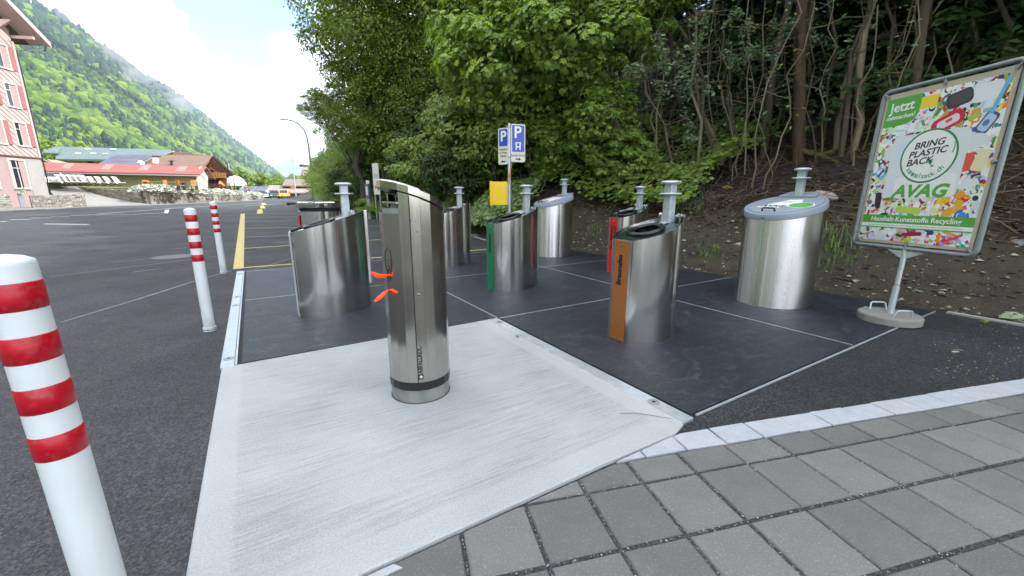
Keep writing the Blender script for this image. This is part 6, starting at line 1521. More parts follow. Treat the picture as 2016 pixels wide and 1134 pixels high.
M['dead_leaf'] = leaf_mat('fallen_leaves', [(0.10, 0.055, 0.028), (0.17, 0.10, 0.05), (0.06, 0.036, 0.022), (0.22, 0.15, 0.08)], trans=0.1, rough=.8)
o = mesh_obj('fallen_leaves', leaf_mesh('fallen_leaves', P, .05 + .07 * rs.random(len(P)), 'oval', M['dead_leaf'], rs, 1.0)); o['kind'] = 'stuff'
tw = MB(); rr = random.Random(12)
M['twig'] = leaf_mat('dead_twigs', [(0.09, 0.065, 0.042), (0.17, 0.13, 0.085), (0.05, 0.035, 0.025)], trans=0, rough=.9)
for _ in range(650):
    u = rr.uniform(-4, 6.5); d = 1.9 + 4.5 * rr.random() ** 1.4; v = float(vedge(u)) + d
    p = G(v, u); L0 = rr.uniform(.25, 1.4); a = rr.uniform(0, 6.28); el = rr.uniform(-.05, .45)
    q = [p + Vector((math.cos(a) * L0 * k / 3 + rr.gauss(0, .03), math.sin(a) * L0 * k / 3 + rr.gauss(0, .03), 0)) for k in range(4)]
    q = [Vector((c.x, c.y, float(T(c.x, c.y)) + .02 + el * L0 * k / 3 + rr.gauss(0, .015))) for k, c in enumerate(q)]
    r0 = rr.uniform(.003, .009); tw.tube(q, [r0, r0 * .9, r0 * .7, r0 * .35], 4, caps=False)
o = tw.build('fallen_twigs', M['twig']); o['kind'] = 'stuff'
# individual rocks and logs
def rock(px, py, size, label, col=(0.27, 0.26, 0.24), flat=.5, seed=1, sx=1.4):
    r = random.Random(seed); p, w = hit(px, py)
    n, m_ = 12, 7; vs = []; fs = []
    for i in range(m_):
        th = math.pi * i / (m_ - 1)
        for k in range(n):
            ph = 2 * math.pi * k / n; j = 1 + r.uniform(-.18, .18)
            vs.append((sx * math.sin(th) * math.cos(ph) * j, math.sin(th) * math.sin(ph) * j, math.cos(th) * flat * j))
    for i in range(m_ - 1):
        for k in range(n): fs.append((i * n + k, (i + 1) * n + k, (i + 1) * n + (k + 1) % n, i * n + (k + 1) % n))
    ob = MB().add(vs, fs).build('rock', mat('rock_grey', col, .9, var=.3, scale=2, bump=.6, bscale=9))
    ob.location = p + Vector((0, 0, size * flat * .35)); ob.scale = (size,) * 3; ob.rotation_euler = (r.uniform(-.2, .2), r.uniform(-.2, .2), R(-25) + r.uniform(-.4, .4))
    return tag(ob, label, 'rock', 'rocks lying on the soil bank')
rock(1622, 392, .17, 'flat pale rock beside the mossy root above the AVAG lidded container', (.34, .31, .27), .55, 1)
rock(2008, 480, .10, 'grey flat stone at the right edge behind the poster', (.20, .20, .20), .3, 2)
rock(1463, 482, .07, 'pale stone left of the large striped silver container', (.36, .31, .25), .5, 3, 2.0)
rock(1432, 372, .08, 'yellowish mossy stone under the dead twigs', (.25, .18, .05), .6, 4)
rock(935, 466, .13, 'flat grey stone under the ivy edge next to the green container', (.24, .21, .19), .4, 5)
# fresh green leaves and small plants lying on soil and asphalt
M['weed'] = leaf_mat('fresh_weed', [(0.10, 0.18, 0.045), (0.16, 0.25, 0.08), (0.07, 0.13, 0.035)], trans=.25)
M['pale_leaf'] = leaf_mat('pale_leaf', [(0.26, 0.34, 0.20), (0.30, 0.38, 0.24)], trans=.2)
wl_ = [(1985, 628, .10, 'big pale green leaf lying at the kerb near the right edge'), (1815, 578, .05, 'pale leaf on the soil just above the stand foot'), (1682, 556, .05, 'pale leaf pair on the soil left of the poster pole'), (1925, 586, .05, 'small green leaf on the soil right of the poster pole'), (1880, 697, .04, 'tiny white green leaf on the dark asphalt at the right'), (1938, 638, .03, 'small yellow leaf on the dark asphalt edge'), (1700, 610, .035, 'pale leaf by the stand foot on the soil')]
for k, (px, py, s, lab) in enumerate(wl_):
    p, w = hit(px, py)
    q = np.array([(0, 0, 0), (s * .8, s * .3, .01), (-s * .7, .2 * s, .01)][:2 + k % 2])
    ob = mesh_obj('fallen_leaf', leaf_mesh('fallen_leaf', q, np.full(len(q), s * 1.6), 'maple' if k in (0, 3) else 'oval', M['pale_leaf'] if k not in (5,) else M['shrub_green'], np.random.default_rng(60 + k), 2.5)); ob.location = p + Vector((0, 0, .012 + s * .15)); tag(ob, lab, 'leaf')
def grass_tuft(px, py, n, h, label, spread=.16, m=None):
    p, w = hit(px, py); r = random.Random(int(px)); mb = MB()
    for _ in range(n):
        a = r.uniform(0, 6.28); b = Vector((r.gauss(0, spread), r.gauss(0, spread), 0)); hh = h * r.uniform(.5, 1.1); l = Vector((math.cos(a), math.sin(a), 0))
        zz = float(T(p.x + b.x, p.y + b.y)) - p.z
        b.z = zz; s_ = Vector((-l.y, l.x, 0)) * .006
        c1 = b + l * hh * .2 + Vector((0, 0, hh * .7)); c2 = b + l * hh * .65 + Vector((0, 0, hh * .85))
        mb.add([b - s_, b + s_, c1 + s_, c1 - s_, c2], [(0, 1, 2, 3), (3, 2, 4)])
    ob = mb.build('grass_tuft', m or M['weed']); ob.location = p; return tag(ob, label, 'grass tuft')
grass_tuft(1628, 482, 150, .20, 'bright grass tuft behind the striped silver container', .20)
grass_tuft(1640, 520, 60, .12, 'low grass between silver container and poster', .15)
grass_tuft(1395, 500, 70, .10, 'small green tuft on the soil behind the brown-labelled container', .12)
grass_tuft(1360, 405, 90, .22, 'dark grass clump under the saplings above the brown-labelled container', .25)
grass_tuft(1170, 455, 40, .10, 'little tuft on the soil behind the far silver container', .12)
o = MB(); pr_ = random.Random(3)
for _ in range(150):                                                 # blossom litter on the dark asphalt
    px, py = pr_.uniform(1830, 2016), pr_.uniform(640, 760); p = gnd(px, py, .006)
    v, u = to_grid(p.x, p.y)
    if u > -2.15 or u < -2.9 - (v - 2.2) * .35: continue
    s = pr_.uniform(.003, .008); a = pr_.uniform(0, 3); c = Vector((math.cos(a), math.sin(a), 0)) * s; e = Vector((-c.y, c.x, 0)) * .5
    o.add([p - c, p + e, p + c, p - e + Vector((0, 0, .003))], [(0, 1, 2), (0, 2, 3)])
ob = o.build('blossom_litter', leaf_mat('litter', [(.30, .22, .12), (.40, .36, .28), (.22, .14, .07)], trans=0)); ob['kind'] = 'stuff'
o = MB(); pr_ = random.Random(9)
for _ in range(330):                                                 # grit on plates and slab
    v, u = pr_.uniform(-2.1, 3.9), pr_.uniform(-2.1, 4.1)
    if v < 0 and pr_.random() < .55: continue
    p = G(v, u, .0225 if (v < -.1 and u < 0) else .0155); s = pr_.uniform(.0015, .0045); a = pr_.uniform(0, 3); c = Vector((math.cos(a), math.sin(a), 0)) * s; e = Vector((-c.y, c.x, 0)) * .6
    o.add([p - c, p + e, p + c, p - e, p + Vector((0, 0, s * .7))], [(0, 1, 4), (1, 2, 4), (2, 3, 4), (3, 0, 4)])
ob = o.build('grit', M['chip']); ob['kind'] = 'stuff'
tp = [gnd(*q, .03) for q in ((1220, 814), (1250, 813), (1285, 818), (1308, 822), (1325, 825))]
tag(MB().tube(tp, [.0012, .0018, .0016, .0014, .0008], 5).build('twig', M['twig']), 'thin brown twig lying across slab edge and steel strip', 'twig')
ob = mesh_obj('fallen_leaf', leaf_mesh('fallen_leaf', np.array([(0, 0, 0), (.02, .01, .003)]), np.array([.05, .04]), 'oval', M['weed'], np.random.default_rng(2), 3)); ob.location = gnd(1018, 661, .034); tag(ob, 'small green leaf on the steel strip at the slab corner', 'leaf')

# ---------------------------------------------------------------- foliage materials
M['leaf_dark'] = leaf_mat('dark_foliage', [(0.062, 0.105, 0.018), (0.098, 0.155, 0.025), (0.14, 0.20, 0.032), (0.080, 0.13, 0.022)], trans=.45)
M['leaf_painted_shade'] = leaf_mat('painted_shade_foliage', [(0.020, 0.045, 0.012), (0.035, 0.070, 0.016), (0.050, 0.09, 0.020)], trans=.3)  # leaf green darkened to paint in the shade inside the wood
M['leaf_mid'] = leaf_mat('mid_foliage', [(0.085, 0.140, 0.024), (0.13, 0.20, 0.034), (0.18, 0.25, 0.044), (0.098, 0.16, 0.028)], trans=.45, rough=.38, spec=.8)
M['leaf_maple'] = leaf_mat('maple_foliage', [(0.095, 0.165, 0.030), (0.135, 0.22, 0.038), (0.22, 0.31, 0.048), (0.12, 0.19, 0.050)], trans=.45, rough=.36, spec=.8)
M['leaf_ivy'] = leaf_mat('ivy_foliage', [(0.11, 0.175, 0.055), (0.155, 0.23, 0.075), (0.20, 0.28, 0.10), (0.12, 0.19, 0.07)], trans=.30, rough=.36, spec=.8)
M['bark'] = mat('grey_bark', (0.085, 0.07, 0.045), .9, var=.35, scale=7, stretch=(1, 1, .2), bump=.8, bscale=22)
M['bark_pale'] = mat('pale_bark', (0.21, 0.175, 0.11), .9, var=.3, scale=6, stretch=(1, 1, .2), bump=.5, bscale=22)
M['bark_brown'] = mat('brown_bark', (0.07, 0.045, 0.026), .95, var=.5, scale=9, stretch=(1, 1, .25), bump=1.0, bscale=26)
M['moss'] = mat('moss', (0.070, 0.072, 0.010), .95, var=.7, scale=14, bump=1, bscale=30)
rf = np.random.default_rng(77)

def crown(name, n, rad, clumps, cr, size, shape, m, up=.35, shell=.55):
    P, q = blob_points(n, rf, rad, clumps, cr, shell)
    return leaf_mesh(name, P, size * (.6 + .8 * rf.random(n)), shape, m, rf, up * .4, q * 2.2 + np.array((-.6, -.5, .3)))
CR = {
    'dark': [crown('crown', 30000, (1, 1, 1.1), 150, .20, .040, 'diamond', M['leaf_dark']) for _ in range(2)],
    'deep': [crown('crown', 14000, (1, 1, 1.1), 90, .15, .055, 'diamond', M['leaf_painted_shade']) for _ in range(2)],
    'mid': [crown('crown', 22000, (1, 1, 1.1), 120, .21, .046, 'diamond', M['leaf_mid']) for _ in range(2)],
    'bush': [crown('crown', 6500, (1, 1, .8), 50, .30, .090, 'oval', M['leaf_mid'], .3) for _ in range(2)] + [crown('crown', 4200, (1, 1, .8), 46, .22, .085, 'oval', M['leaf_painted_shade'], .3)],
    'maple': [crown('crown', 6200, (1, 1, .9), 75, .22, .088, 'maple', M['leaf_maple'], .35, .5) for _ in range(2)],
}
def limb_mb(mb, p0, p1, r0, r1, r, seg=5, wob=.06, n=7):
    d = p1 - p0; pts = []; rads = []
    for i in range(seg + 1):
        t = i / seg; off = Vector((r.gauss(0, 1), r.gauss(0, 1), r.gauss(0, .4))) * wob * d.length * .25 * math.sin(math.pi * t)
        pts.append(p0 + d * t + off); rads.append(r0 + (r1 - r0) * t)
    mb.tube(pts, rads, n, caps=True); return pts
def tree(name, base, h, crown_key, crad, cz, label, group=None, tr=.16, bark='bark', seed=1, lean=(0, 0), cat='tree', crown_off=(0, 0), squash=1.0, limbs=6):
    r = random.Random(seed)
    t = empty(name, base, 0, label, cat, group)
    mb = MB(); top = Vector((lean[0], lean[1], h))
    pts = limb_mb(mb, Vector((0, 0, -.3)), top, tr, tr * .25, r, 8, .05, 9)
    cc = Vector((crown_off[0], crown_off[1], cz))
    for k in range(limbs):
        i = r.randint(3, 7); a = r.uniform(0, 6.28); e = cc + Vector((math.cos(a) * crad * .7, math.sin(a) * crad * .7, r.uniform(-.4, .6) * crad))
        limb_mb(mb, pts[i], e, tr * .42, tr * .08, r, 5, .10, 5)
    mb.build('trunk', M[bark], t, smooth=60)
    c = mesh_obj('crown', CR[crown_key][seed % len(CR[crown_key])], t, cc); c.scale = (crad, crad, crad * squash); c.rotation_euler = (0, 0, r.uniform(-.7, .7))
    return t
def ground_pt(px, w):
    """point of the bank at photo column px, w metres off"""
    p = at(px, 380, w); return Vector((p.x, p.y, float(T(p.x, p.y))))
# tall dark trees standing against the sky on the left of the wood
def sky_tree(px, w, z_c, crad, key, label, seed, h=None, squash=1.15, **kw):
    b = ground_pt(px, w); tree('forest_tree', b, h or (z_c - b.z + crad * .8), key, crad, z_c - b.z, label, 'tall trees at the edge of the wood', .22, seed=seed, squash=squash, **kw)
sky_tree(765, 22, 9.2, 3.4, 'dark', 'tall dark tree whose crown overhangs the sky at the left end of the wood', 1)
sky_tree(840, 24, 10.5, 3.6, 'dark', 'tall dark tree with sky glinting through, right of the leftmost one', 2)
sky_tree(735, 27, 14.5, 4.2, 'dark', 'highest dark crown cut by the top edge above the street lamp', 3)
sky_tree(900, 20, 12.5, 3.6, 'mid', 'green crown at the top edge behind the maple boughs', 4)
sky_tree(715, 22, 5.6, 2.0, 'dark', 'lower dark crown filling in below the leftmost tall tree', 15)
sky_tree(775, 21, 5.6, 2.3, 'dark', 'lower dark crown under the second tall tree', 16)
sky_tree(835, 21, 6.6, 2.3, 'mid', 'lower crown behind the hedge in line with the litter bin', 17)
bb = ground_pt(735, 23); cc_ = at(642, 380, 22.5); cc_.z = 5.5
tree('forest_tree', bb, 4.2, 'dark', 1.05, cc_.z - bb.z, 'leaning tree whose lowest dark bough hangs out over the sky', 'tall trees at the edge of the wood', .07, seed=5, lean=((cc_.x - bb.x) * .6, (cc_.y - bb.y) * .6), crown_off=(cc_.x - bb.x, cc_.y - bb.y), squash=.7)
sky_tree(700, 40, 6.0, 3.0, 'dark', 'dark round tree at the far end of the hedge', 6, h=6)
sky_tree(980, 17, 10.5, 3.2, 'mid', 'mid green tree crown behind the parking signs', 7)
# bushes of the hedge below them
hb = [(690, 30, 2.6, 1.9, 'mid'), (735, 26, 3.0, 2.0, 'mid'), (700, 23, 1.9, 1.25, 'bush'), (770, 25, 3.3, 1.9, 'bush'), (820, 21.5, 3.4, 1.7, 'bush'), (830, 18, 2.1, 1.2, 'bush'), (730, 20.6, .45, .62, 'bush'), (752, 19.6, .40, .55, 'bush'), (765, 21.5, 1.1, 1.0, 'bush'), (718, 23.8, 1.1, 1.0, 'bush'), (696, 27, 1.3, 1.2, 'bush'), (870, 17, 3.3, 1.6, 'bush'), (850, 15.5, 2.1, 1.2, 'bush'), (930, 14.5, 3.2, 1.5, 'bush'), (905, 13, 1.9, 1.0, 'bush'), (975, 12.5, 2.9, 1.3, 'bush'), (1040, 12.2, 2.9, 1.2, 'bush'), (680, 36, 2.4, 2.0, 'mid'), (665, 46, 2.6, 2.4, 'mid'), (655, 56, 2.8, 2.6, 'mid'),
      (860, 24, 5.6, 2.3, 'mid'), (930, 21, 5.8, 2.2, 'mid'), (1010, 17, 5.4, 1.9, 'mid'), (800, 28, 5.8, 2.4, 'mid')]
hord = ['first', 'second', 'third', 'fourth', 'fifth', 'sixth', 'seventh', 'eighth', 'ninth', 'tenth', 'eleventh', 'twelfth', 'thirteenth', 'fourteenth', 'fifteenth', 'sixteenth', 'seventeenth', 'eighteenth', 'nineteenth', 'twentieth', 'twenty-first', 'twenty-second', 'twenty-third', 'twenty-fourth']
hrank = {k: i for i, k in enumerate(sorted(range(len(hb)), key=lambda k: hb[k][0]))}
for k, (px, w, z, cr_, key) in enumerate(hb):
    b = ground_pt(px, w)
    t = empty('hedge_bush', (b.x, b.y, min(b.z, z - cr_ * .5)), 0, None, 'bush', 'bushes of the dense hedge on the bank')
    tag(t, 'green hedge bush, %s from the street lamp end towards the parking signs' % hord[hrank[k]])
    r = random.Random(k); mb = MB(); zc = z - t.location.z
    for q in range(4): limb_mb(mb, Vector((r.gauss(0, .1), r.gauss(0, .1), -.2)), Vector((r.gauss(0, cr_ * .5), r.gauss(0, cr_ * .5), zc + r.uniform(-.2, .5) * cr_)), .04, .012, r, 4, .1, 5)
    mb.build('stems', M['bark'], t)
    c = mesh_obj('crown', CR[key][k % len(CR[key])], t, (0, 0, zc)); c.scale = (cr_ * 1.25, cr_ * 1.25, cr_ * 1.1); c.rotation_euler.z = r.uniform(-.7, .7)
# ivy blanket over the left bank
def bank_leaves(name, n, u0, u1, d0, d1, h, size, shape, m, r, up=.6, kind='stuff', label=None, lump=.25):
    P = on_bank(n, u0, u1, d0, d1, r)
    lumpz = (np.sin(P[:, 0] * 2.3 + P[:, 1]) * np.sin(P[:, 1] * 1.9 - P[:, 0] * .7) + 1) * lump
    P[:, 2] += (h + lumpz) * (.62 + .38 * r.random(n))
    P[:, :2] += r.normal(size=(n, 2)) * .06
    o = mesh_obj(name, leaf_mesh(name, P, size * (.6 + .7 * r.random(n)), shape, m, r, up, (-2.0, -1.8, 1.3))); o['kind'] = kind
    if label: o['label'] = label
    return o
bank_leaves('ivy', 46000, 5.9, 17, -.12, 3.6, .32, .135, 'oval', M['leaf_ivy'], rf, .35, label='dense ivy and bramble leaves covering the bank', lump=.30)
bank_leaves('ivy', 16000, 15, 45, -.2, 4.5, .45, .21, 'oval', M['leaf_ivy'], rf, .35, lump=.5)
bank_leaves('ivy', 9000, 7.0, 17, 2.5, 9, .6, .20, 'oval', M['leaf_mid'], rf, .3, lump=.6)
# sparse dark undergrowth under the trees on the right
bank_leaves('undergrowth', 9000, -8, 6.5, 4.2, 16, .7, .15, 'oval', M['leaf_painted_shade'], rf, .6, label='low dark undergrowth on the shaded wood floor', lump=.5)
bank_leaves('undergrowth', 5200, 2.2, 7.2, 1.5, 5, .35, .11, 'maple', M['leaf_mid'], rf, .8, lump=.35)
# maple saplings whose boughs hang over the containers (large bright leaves)
def maple(px, w, z, cr_, label, seed, squash=.85, base_px=None, base_w=None):
    c = at(px, 380, w); c.z = z; b = ground_pt(base_px or px + 60, base_w or w + 1.2)
    tree('maple_tree', b, z - b.z + cr_ * .5, 'maple', cr_, z - b.z, label, 'maples leaning out of the wood', .07, 'bark', seed, (c.x - b.x, c.y - b.y), crown_off=(c.x - b.x, c.y - b.y), squash=squash)
maple(1000, 10.8, 4.3, 1.55, 'bright maple bough hanging above the parking signs', 1, 1.0)
maple(930, 12.4, 5.3, 1.5, 'bright maple bough left of and above the parking signs', 2, 1.0)
maple(1110, 10.0, 4.6, 1.5, 'maple crown right of the parking signs near the top edge', 3)
maple(1060, 11.5, 6.2, 1.9, 'maple crown at the top edge above the green container', 4)
maple(1190, 11.0, 5.6, 1.7, 'maple crown at the top edge above the red-labelled container', 5, base_px=1235)
maple(1160, 10.5, 3.0, 1.15, 'low maple sapling behind the far silver container', 6)
maple(1090, 11.5, 2.6, 1.0, 'low maple sapling behind the parking sign post', 7)
maple(1215, 10.2, 2.1, .75, 'small maple sapling above the red-labelled container', 8)
# bare slender trunks in the dark wood: photo column and row of the foot, leaning point higher up, thickness
ST = [(1392, 362, 1345, 0, .040, 'bark_pale'), (1420, 335, 1330, 0, .05, 'bark'), (1428, 325, 1312, 0, .055, 'bark_pale'), (1444, 335, 1425, 40, .04, 'bark'), (1448, 275, 1478, 30, .055, 'bark_pale'), (1428, 318, 1440, 90, .035, 'bark_pale'),
      (1524, 268, 1545, 60, .05, 'bark'), (1575, 322, 1560, 0, .14, 'bark_brown'), (1648, 300, 1672, 0, .065, 'bark_pale'), (1676, 298, 1722, 0, .085, 'bark_pale'), (1655, 310, 1700, 20, .06, 'bark'), (1622, 280, 1640, 0, .035, 'bark'), (1824, 190, 1836, 0, .07, 'bark'), (1882, 150, 1905, 0, .085, 'bark_pale'), (1890, 160, 1935, 0, .05, 'bark_pale'),
      (1760, 180, 1748, 0, .03, 'bark'), (1220, 385, 1200, 120, .03, 'bark'), (1232, 390, 1215, 150, .03, 'bark_pale'), (1305, 350, 1255, 100, .03, 'bark_pale'), (1320, 352, 1290, 110, .028, 'bark'), (1336, 350, 1240, 60, .03, 'bark_pale'), (1252, 330, 1205, 90, .05, 'bark'), (1540, 250, 1530, 0, .035, 'bark'), (1350, 260, 1300, 0, .05, 'bark'), (1500, 240, 1480, 0, .04, 'bark'), (1122, 370, 1112, 180, .05, 'bark'), (1960, 230, 1985, 0, .06, 'bark'), (1730, 250, 1790, 0, .045, 'bark'), (1600, 230, 1580, 0, .05, 'bark')]
ORD = ['nearest', 'second', 'third', 'fourth', 'fifth', 'sixth', 'seventh', 'eighth', 'ninth', 'tenth', 'eleventh', 'twelfth', 'thirteenth', 'fourteenth', 'fifteenth', 'sixteenth', 'seventeenth', 'eighteenth', 'nineteenth', 'twentieth']
SIDE = {}
for side, lst in (('left', sorted([k for k in range(len(ST)) if ST[k][0] < 1575], key=lambda k: -ST[k][0])), ('right', sorted([k for k in range(len(ST)) if ST[k][0] > 1575], key=lambda k: ST[k][0]))):
    for n_, k in enumerate(lst): SIDE[k] = ('%s slender trunk to the %s of the thick brown mossy trunk in the wood' % (ORD[n_], side))
special = {7: 'thick reddish brown trunk with a mossy foot above the AVAG lidded container', 9: 'pale straight trunk left of the poster, thickest of the pale ones', 8: 'pale curved trunk left of the poster', 13: 'pale forked trunk directly above the poster frame'}
crown_tops = []
for k, (bx_, by_, tx_, ty_, rad_, bk) in enumerate(ST):
    b, w = hit(bx_, by_)
    d = at(tx_, ty_, 1.0) - Vector((0, 0, CAM_H)); t_ = (w - .25) ; top = Vector((0, 0, CAM_H)) + d * t_
    ext = b + (top - b) * (1.0 if ty_ > 20 else 1.9)
    if ty_ <= 20 and ext.z < b.z + 7: ext = ext + Vector((0, 0, 2))
    r = random.Random(100 + k)
    t = empty('forest_tree', b, 0, special.get(k, SIDE.get(k)), 'tree', None if k in special else 'slender bare trunks in the dark wood')
    rad_ = rad_ * w / 9.5 if w < 20 else rad_ * 1.5
    mb = MB(); e = ext - b
    pts = limb_mb(mb, Vector((0, 0, -.25)), e, rad_, rad_ * .45, r, 10, .09 if k != 7 else .03, 8)
    for q in range(7):
        i = r.randint(2, 9); a = r.uniform(0, 6.28); ln = r.uniform(.4, 1.6)
        limb_mb(mb, pts[i], pts[i] + Vector((math.cos(a) * ln, math.sin(a) * ln, r.uniform(-.1, .7) * ln)), rad_ * .28, .004, r, 4, .15, 4)
    mb.build('trunk', M[bk], t, smooth=60)
    if ty_ <= 20:
        c = mesh_obj('crown', CR['mid' if k % 2 else 'dark'][k % 2], t, e + Vector((r.uniform(-.5, .5), r.uniform(-.5, .5), .8))); s = r.uniform(1.7, 2.4); c.scale = (s * 1.15, s * 1.15, s * .8); c.rotation_euler.z = r.uniform(0, 6)
    if k == 7:
        mb = MB(); rt2 = random.Random(4)
        for a, l in ((-.6, .9), (.3, .5), (-1.3, .75)):
            q0 = Vector((0, 0, .25)); dd = Vector((math.cos(a), math.sin(a), 0)); P_ = [q0, dd * .3 * l + Vector((0, 0, .16)), dd * .75 * l + Vector((0, 0, float(T(b.x + dd.x * .75 * l, b.y + dd.y * .75 * l)) - b.z + .08)), dd * 1.2 * l + Vector((0, 0, float(T(b.x + dd.x * 1.2 * l, b.y + dd.y * 1.2 * l)) - b.z))]
            P_ = [p + Vector((rt2.gauss(0, .02), rt2.gauss(0, .02), rt2.gauss(0, .015))) for p in (P_[0], (P_[0] + P_[1]) / 2, P_[1], (P_[1] + P_[2]) / 2, P_[2], (P_[2] + P_[3]) / 2, P_[3])]; mb.tube(P_, [.07, .062, .05, .055, .04, .03, .012], 8)
        mb.build('mossy_root', M['moss'], t, smooth=60)
M['leaf_beech'] = leaf_mat('small_grey_green_leaves', [(0.10, 0.155, 0.07), (0.14, 0.20, 0.10), (0.08, 0.125, 0.05)], trans=.3, rough=.4, spec=.6)
rt_ = random.Random(77)
for k in range(40):
    bx_ = rt_.uniform(1190, 1560) if k < 27 else rt_.uniform(1560, 1860); by_ = rt_.uniform(300, 375) - max(0, bx_ - 1500) * .25
    b, w = hit(bx_, by_); r = random.Random(700 + k); rad_ = rt_.uniform(.010, .022)
    t = empty('sapling', b, 0, 'thin pale sapling stem leaning in the dark wood on the bank', 'sapling', 'thin sapling stems in the dark wood')
    e = Vector((rt_.gauss(-.5, .5), rt_.gauss(-.5, .4), rt_.uniform(2.4, 5.5))); mb = MB(); pts = limb_mb(mb, Vector((0, 0, -.1)), e, rad_, rad_ * .4, r, 9, .09, 6)
    for q in range(5):
        i = r.randint(3, 8); ln = r.uniform(.3, 1.0); a = r.uniform(0, 6.28); limb_mb(mb, pts[i], pts[i] + Vector((math.cos(a) * ln, math.sin(a) * ln, r.uniform(0, .5) * ln)), rad_ * .4, .002, r, 4, .2, 4)
    mb.build('stem', M['bark_pale' if k % 3 else 'bark'], t, smooth=60)
    P = np.array([np.array(pts[r.randint(4, 9)]) + np.array((r.gauss(0, .25), r.gauss(0, .25), r.gauss(0, .2))) for _ in range(9)])
    mesh_obj('leaves', leaf_mesh('leaves', P, .07 + .05 * rf.random(len(P)), 'oval', M['leaf_beech' if k % 2 else 'leaf_mid'], rf, .5, (-.8, -.9, .3)), t)
# thin leafy boughs in front of the trunks
def spray(px0_, py0_, px1_, py1_, w0, w1, n, label, size=.085, wid=.22):
    a, b = at(px0_, py0_, w0), at(px1_, py1_, w1); r = random.Random(px0_)
    t = empty('leafy_branch', a, 0, label, 'branch', 'leafy boughs hanging in front of the dark wood')
    mb = MB(); pts = limb_mb(mb, Vector((0, 0, 0)), b - a, .016, .004, r, 8, .10, 5); P = []
    for q in range(9):
        i = r.randint(1, 8); e = pts[i] + Vector((r.gauss(0, wid * 1.3), r.gauss(0, wid * 1.3), r.gauss(-.02, wid)))
        limb_mb(mb, pts[i], e, .006, .002, r, 3, .1, 3)
        for _ in range(n // 4):
            f = r.random() ** .7; c = pts[i] * (1 - f) + e * f; P.append((c.x + r.gauss(0, .05), c.y + r.gauss(0, .05), c.z + r.gauss(0, .045)))
    mb.build('twigs', M['bark'], t)
    P = np.array(P); mesh_obj('leaves', leaf_mesh('leaves', P, size * (.6 + .7 * rf.random(len(P))), 'oval', M['leaf_beech'], rf, .5, (-.8, -.9, .3)), t)
spray(1560, 90, 1215, 140, 8.6, 7.6, 260, 'long grey green leafy bough reaching left at mid height of the wood')
spray(1570, 55, 1370, 20, 8.8, 7.6, 240, 'grey green leafy bough nearest the top edge in the centre of the wood')
spray(1550, 105, 1330, 105, 8.6, 7.9, 170, 'grey green bough between the two longer ones')
spray(1420, 160, 1300, 170, 8.2, 7.8, 120, 'short leafy spray in front of the paired slender trunks')
spray(1350, 220, 1360, 275, 8.6, 8.3, 50, 'hanging little spray low in front of the leaning trunk', .07, .08)
spray(1600, 60, 1640, 130, 9.0, 8.6, 90, 'thin spray beside the thick brown trunk')
spray(1720, 150, 1800, 130, 9.5, 9.0, 110, 'sparse dark green spray above the left corner of the poster', .10)
spray(2016, 40, 1930, 95, 8.5, 8.5, 120, 'green spray at the right edge above the poster', .10)
# crowded dark trees farther up the slope, and the wood going on beside and behind the photographer
BK = 'dark tree in the thick of the wood'
rb = random.Random(5); kk = 0
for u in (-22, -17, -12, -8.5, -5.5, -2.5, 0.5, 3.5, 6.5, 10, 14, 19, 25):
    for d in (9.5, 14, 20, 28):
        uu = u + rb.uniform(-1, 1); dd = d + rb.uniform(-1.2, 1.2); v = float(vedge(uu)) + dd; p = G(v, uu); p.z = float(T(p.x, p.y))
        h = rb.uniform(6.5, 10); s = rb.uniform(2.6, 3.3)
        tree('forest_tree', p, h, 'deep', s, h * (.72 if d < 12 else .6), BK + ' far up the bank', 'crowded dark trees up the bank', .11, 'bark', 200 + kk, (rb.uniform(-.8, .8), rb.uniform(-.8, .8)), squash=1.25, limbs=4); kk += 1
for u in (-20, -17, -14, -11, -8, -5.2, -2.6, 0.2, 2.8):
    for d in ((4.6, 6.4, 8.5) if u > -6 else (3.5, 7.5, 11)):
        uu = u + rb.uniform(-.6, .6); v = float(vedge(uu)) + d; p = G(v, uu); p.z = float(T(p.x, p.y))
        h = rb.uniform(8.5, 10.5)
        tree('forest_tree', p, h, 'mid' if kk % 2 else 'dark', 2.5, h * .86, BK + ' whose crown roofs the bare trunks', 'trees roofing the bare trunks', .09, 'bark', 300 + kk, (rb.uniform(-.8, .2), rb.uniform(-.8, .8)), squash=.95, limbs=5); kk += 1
for k, (u, d) in enumerate(((-3.5, 6.5), (-2, 8), (0, 7), (1.8, 8.5), (3.6, 7), (5, 9), (-5, 9), (-1, 10.5), (3, 11))):
    v = float(vedge(u)) + d; p = G(v, u); p.z = float(T(p.x, p.y)); s = 1.2 + .25 * (k % 3)
    t = empty('understorey_bush', p, 0, 'dark bush under the trees in the depth of the wood', 'bush', 'dark bushes under the trees')
    MB().tube([(0, 0, -.2), (.1, 0, .8)], [.04, .02], 5).build('stems', M['bark'], t)
    c = mesh_obj('crown', CR['bush'][2], t, (0, 0, s * .7)); c.scale = (s * 1.5, s * 1.5, s * 1.2); c.rotation_euler.z = k
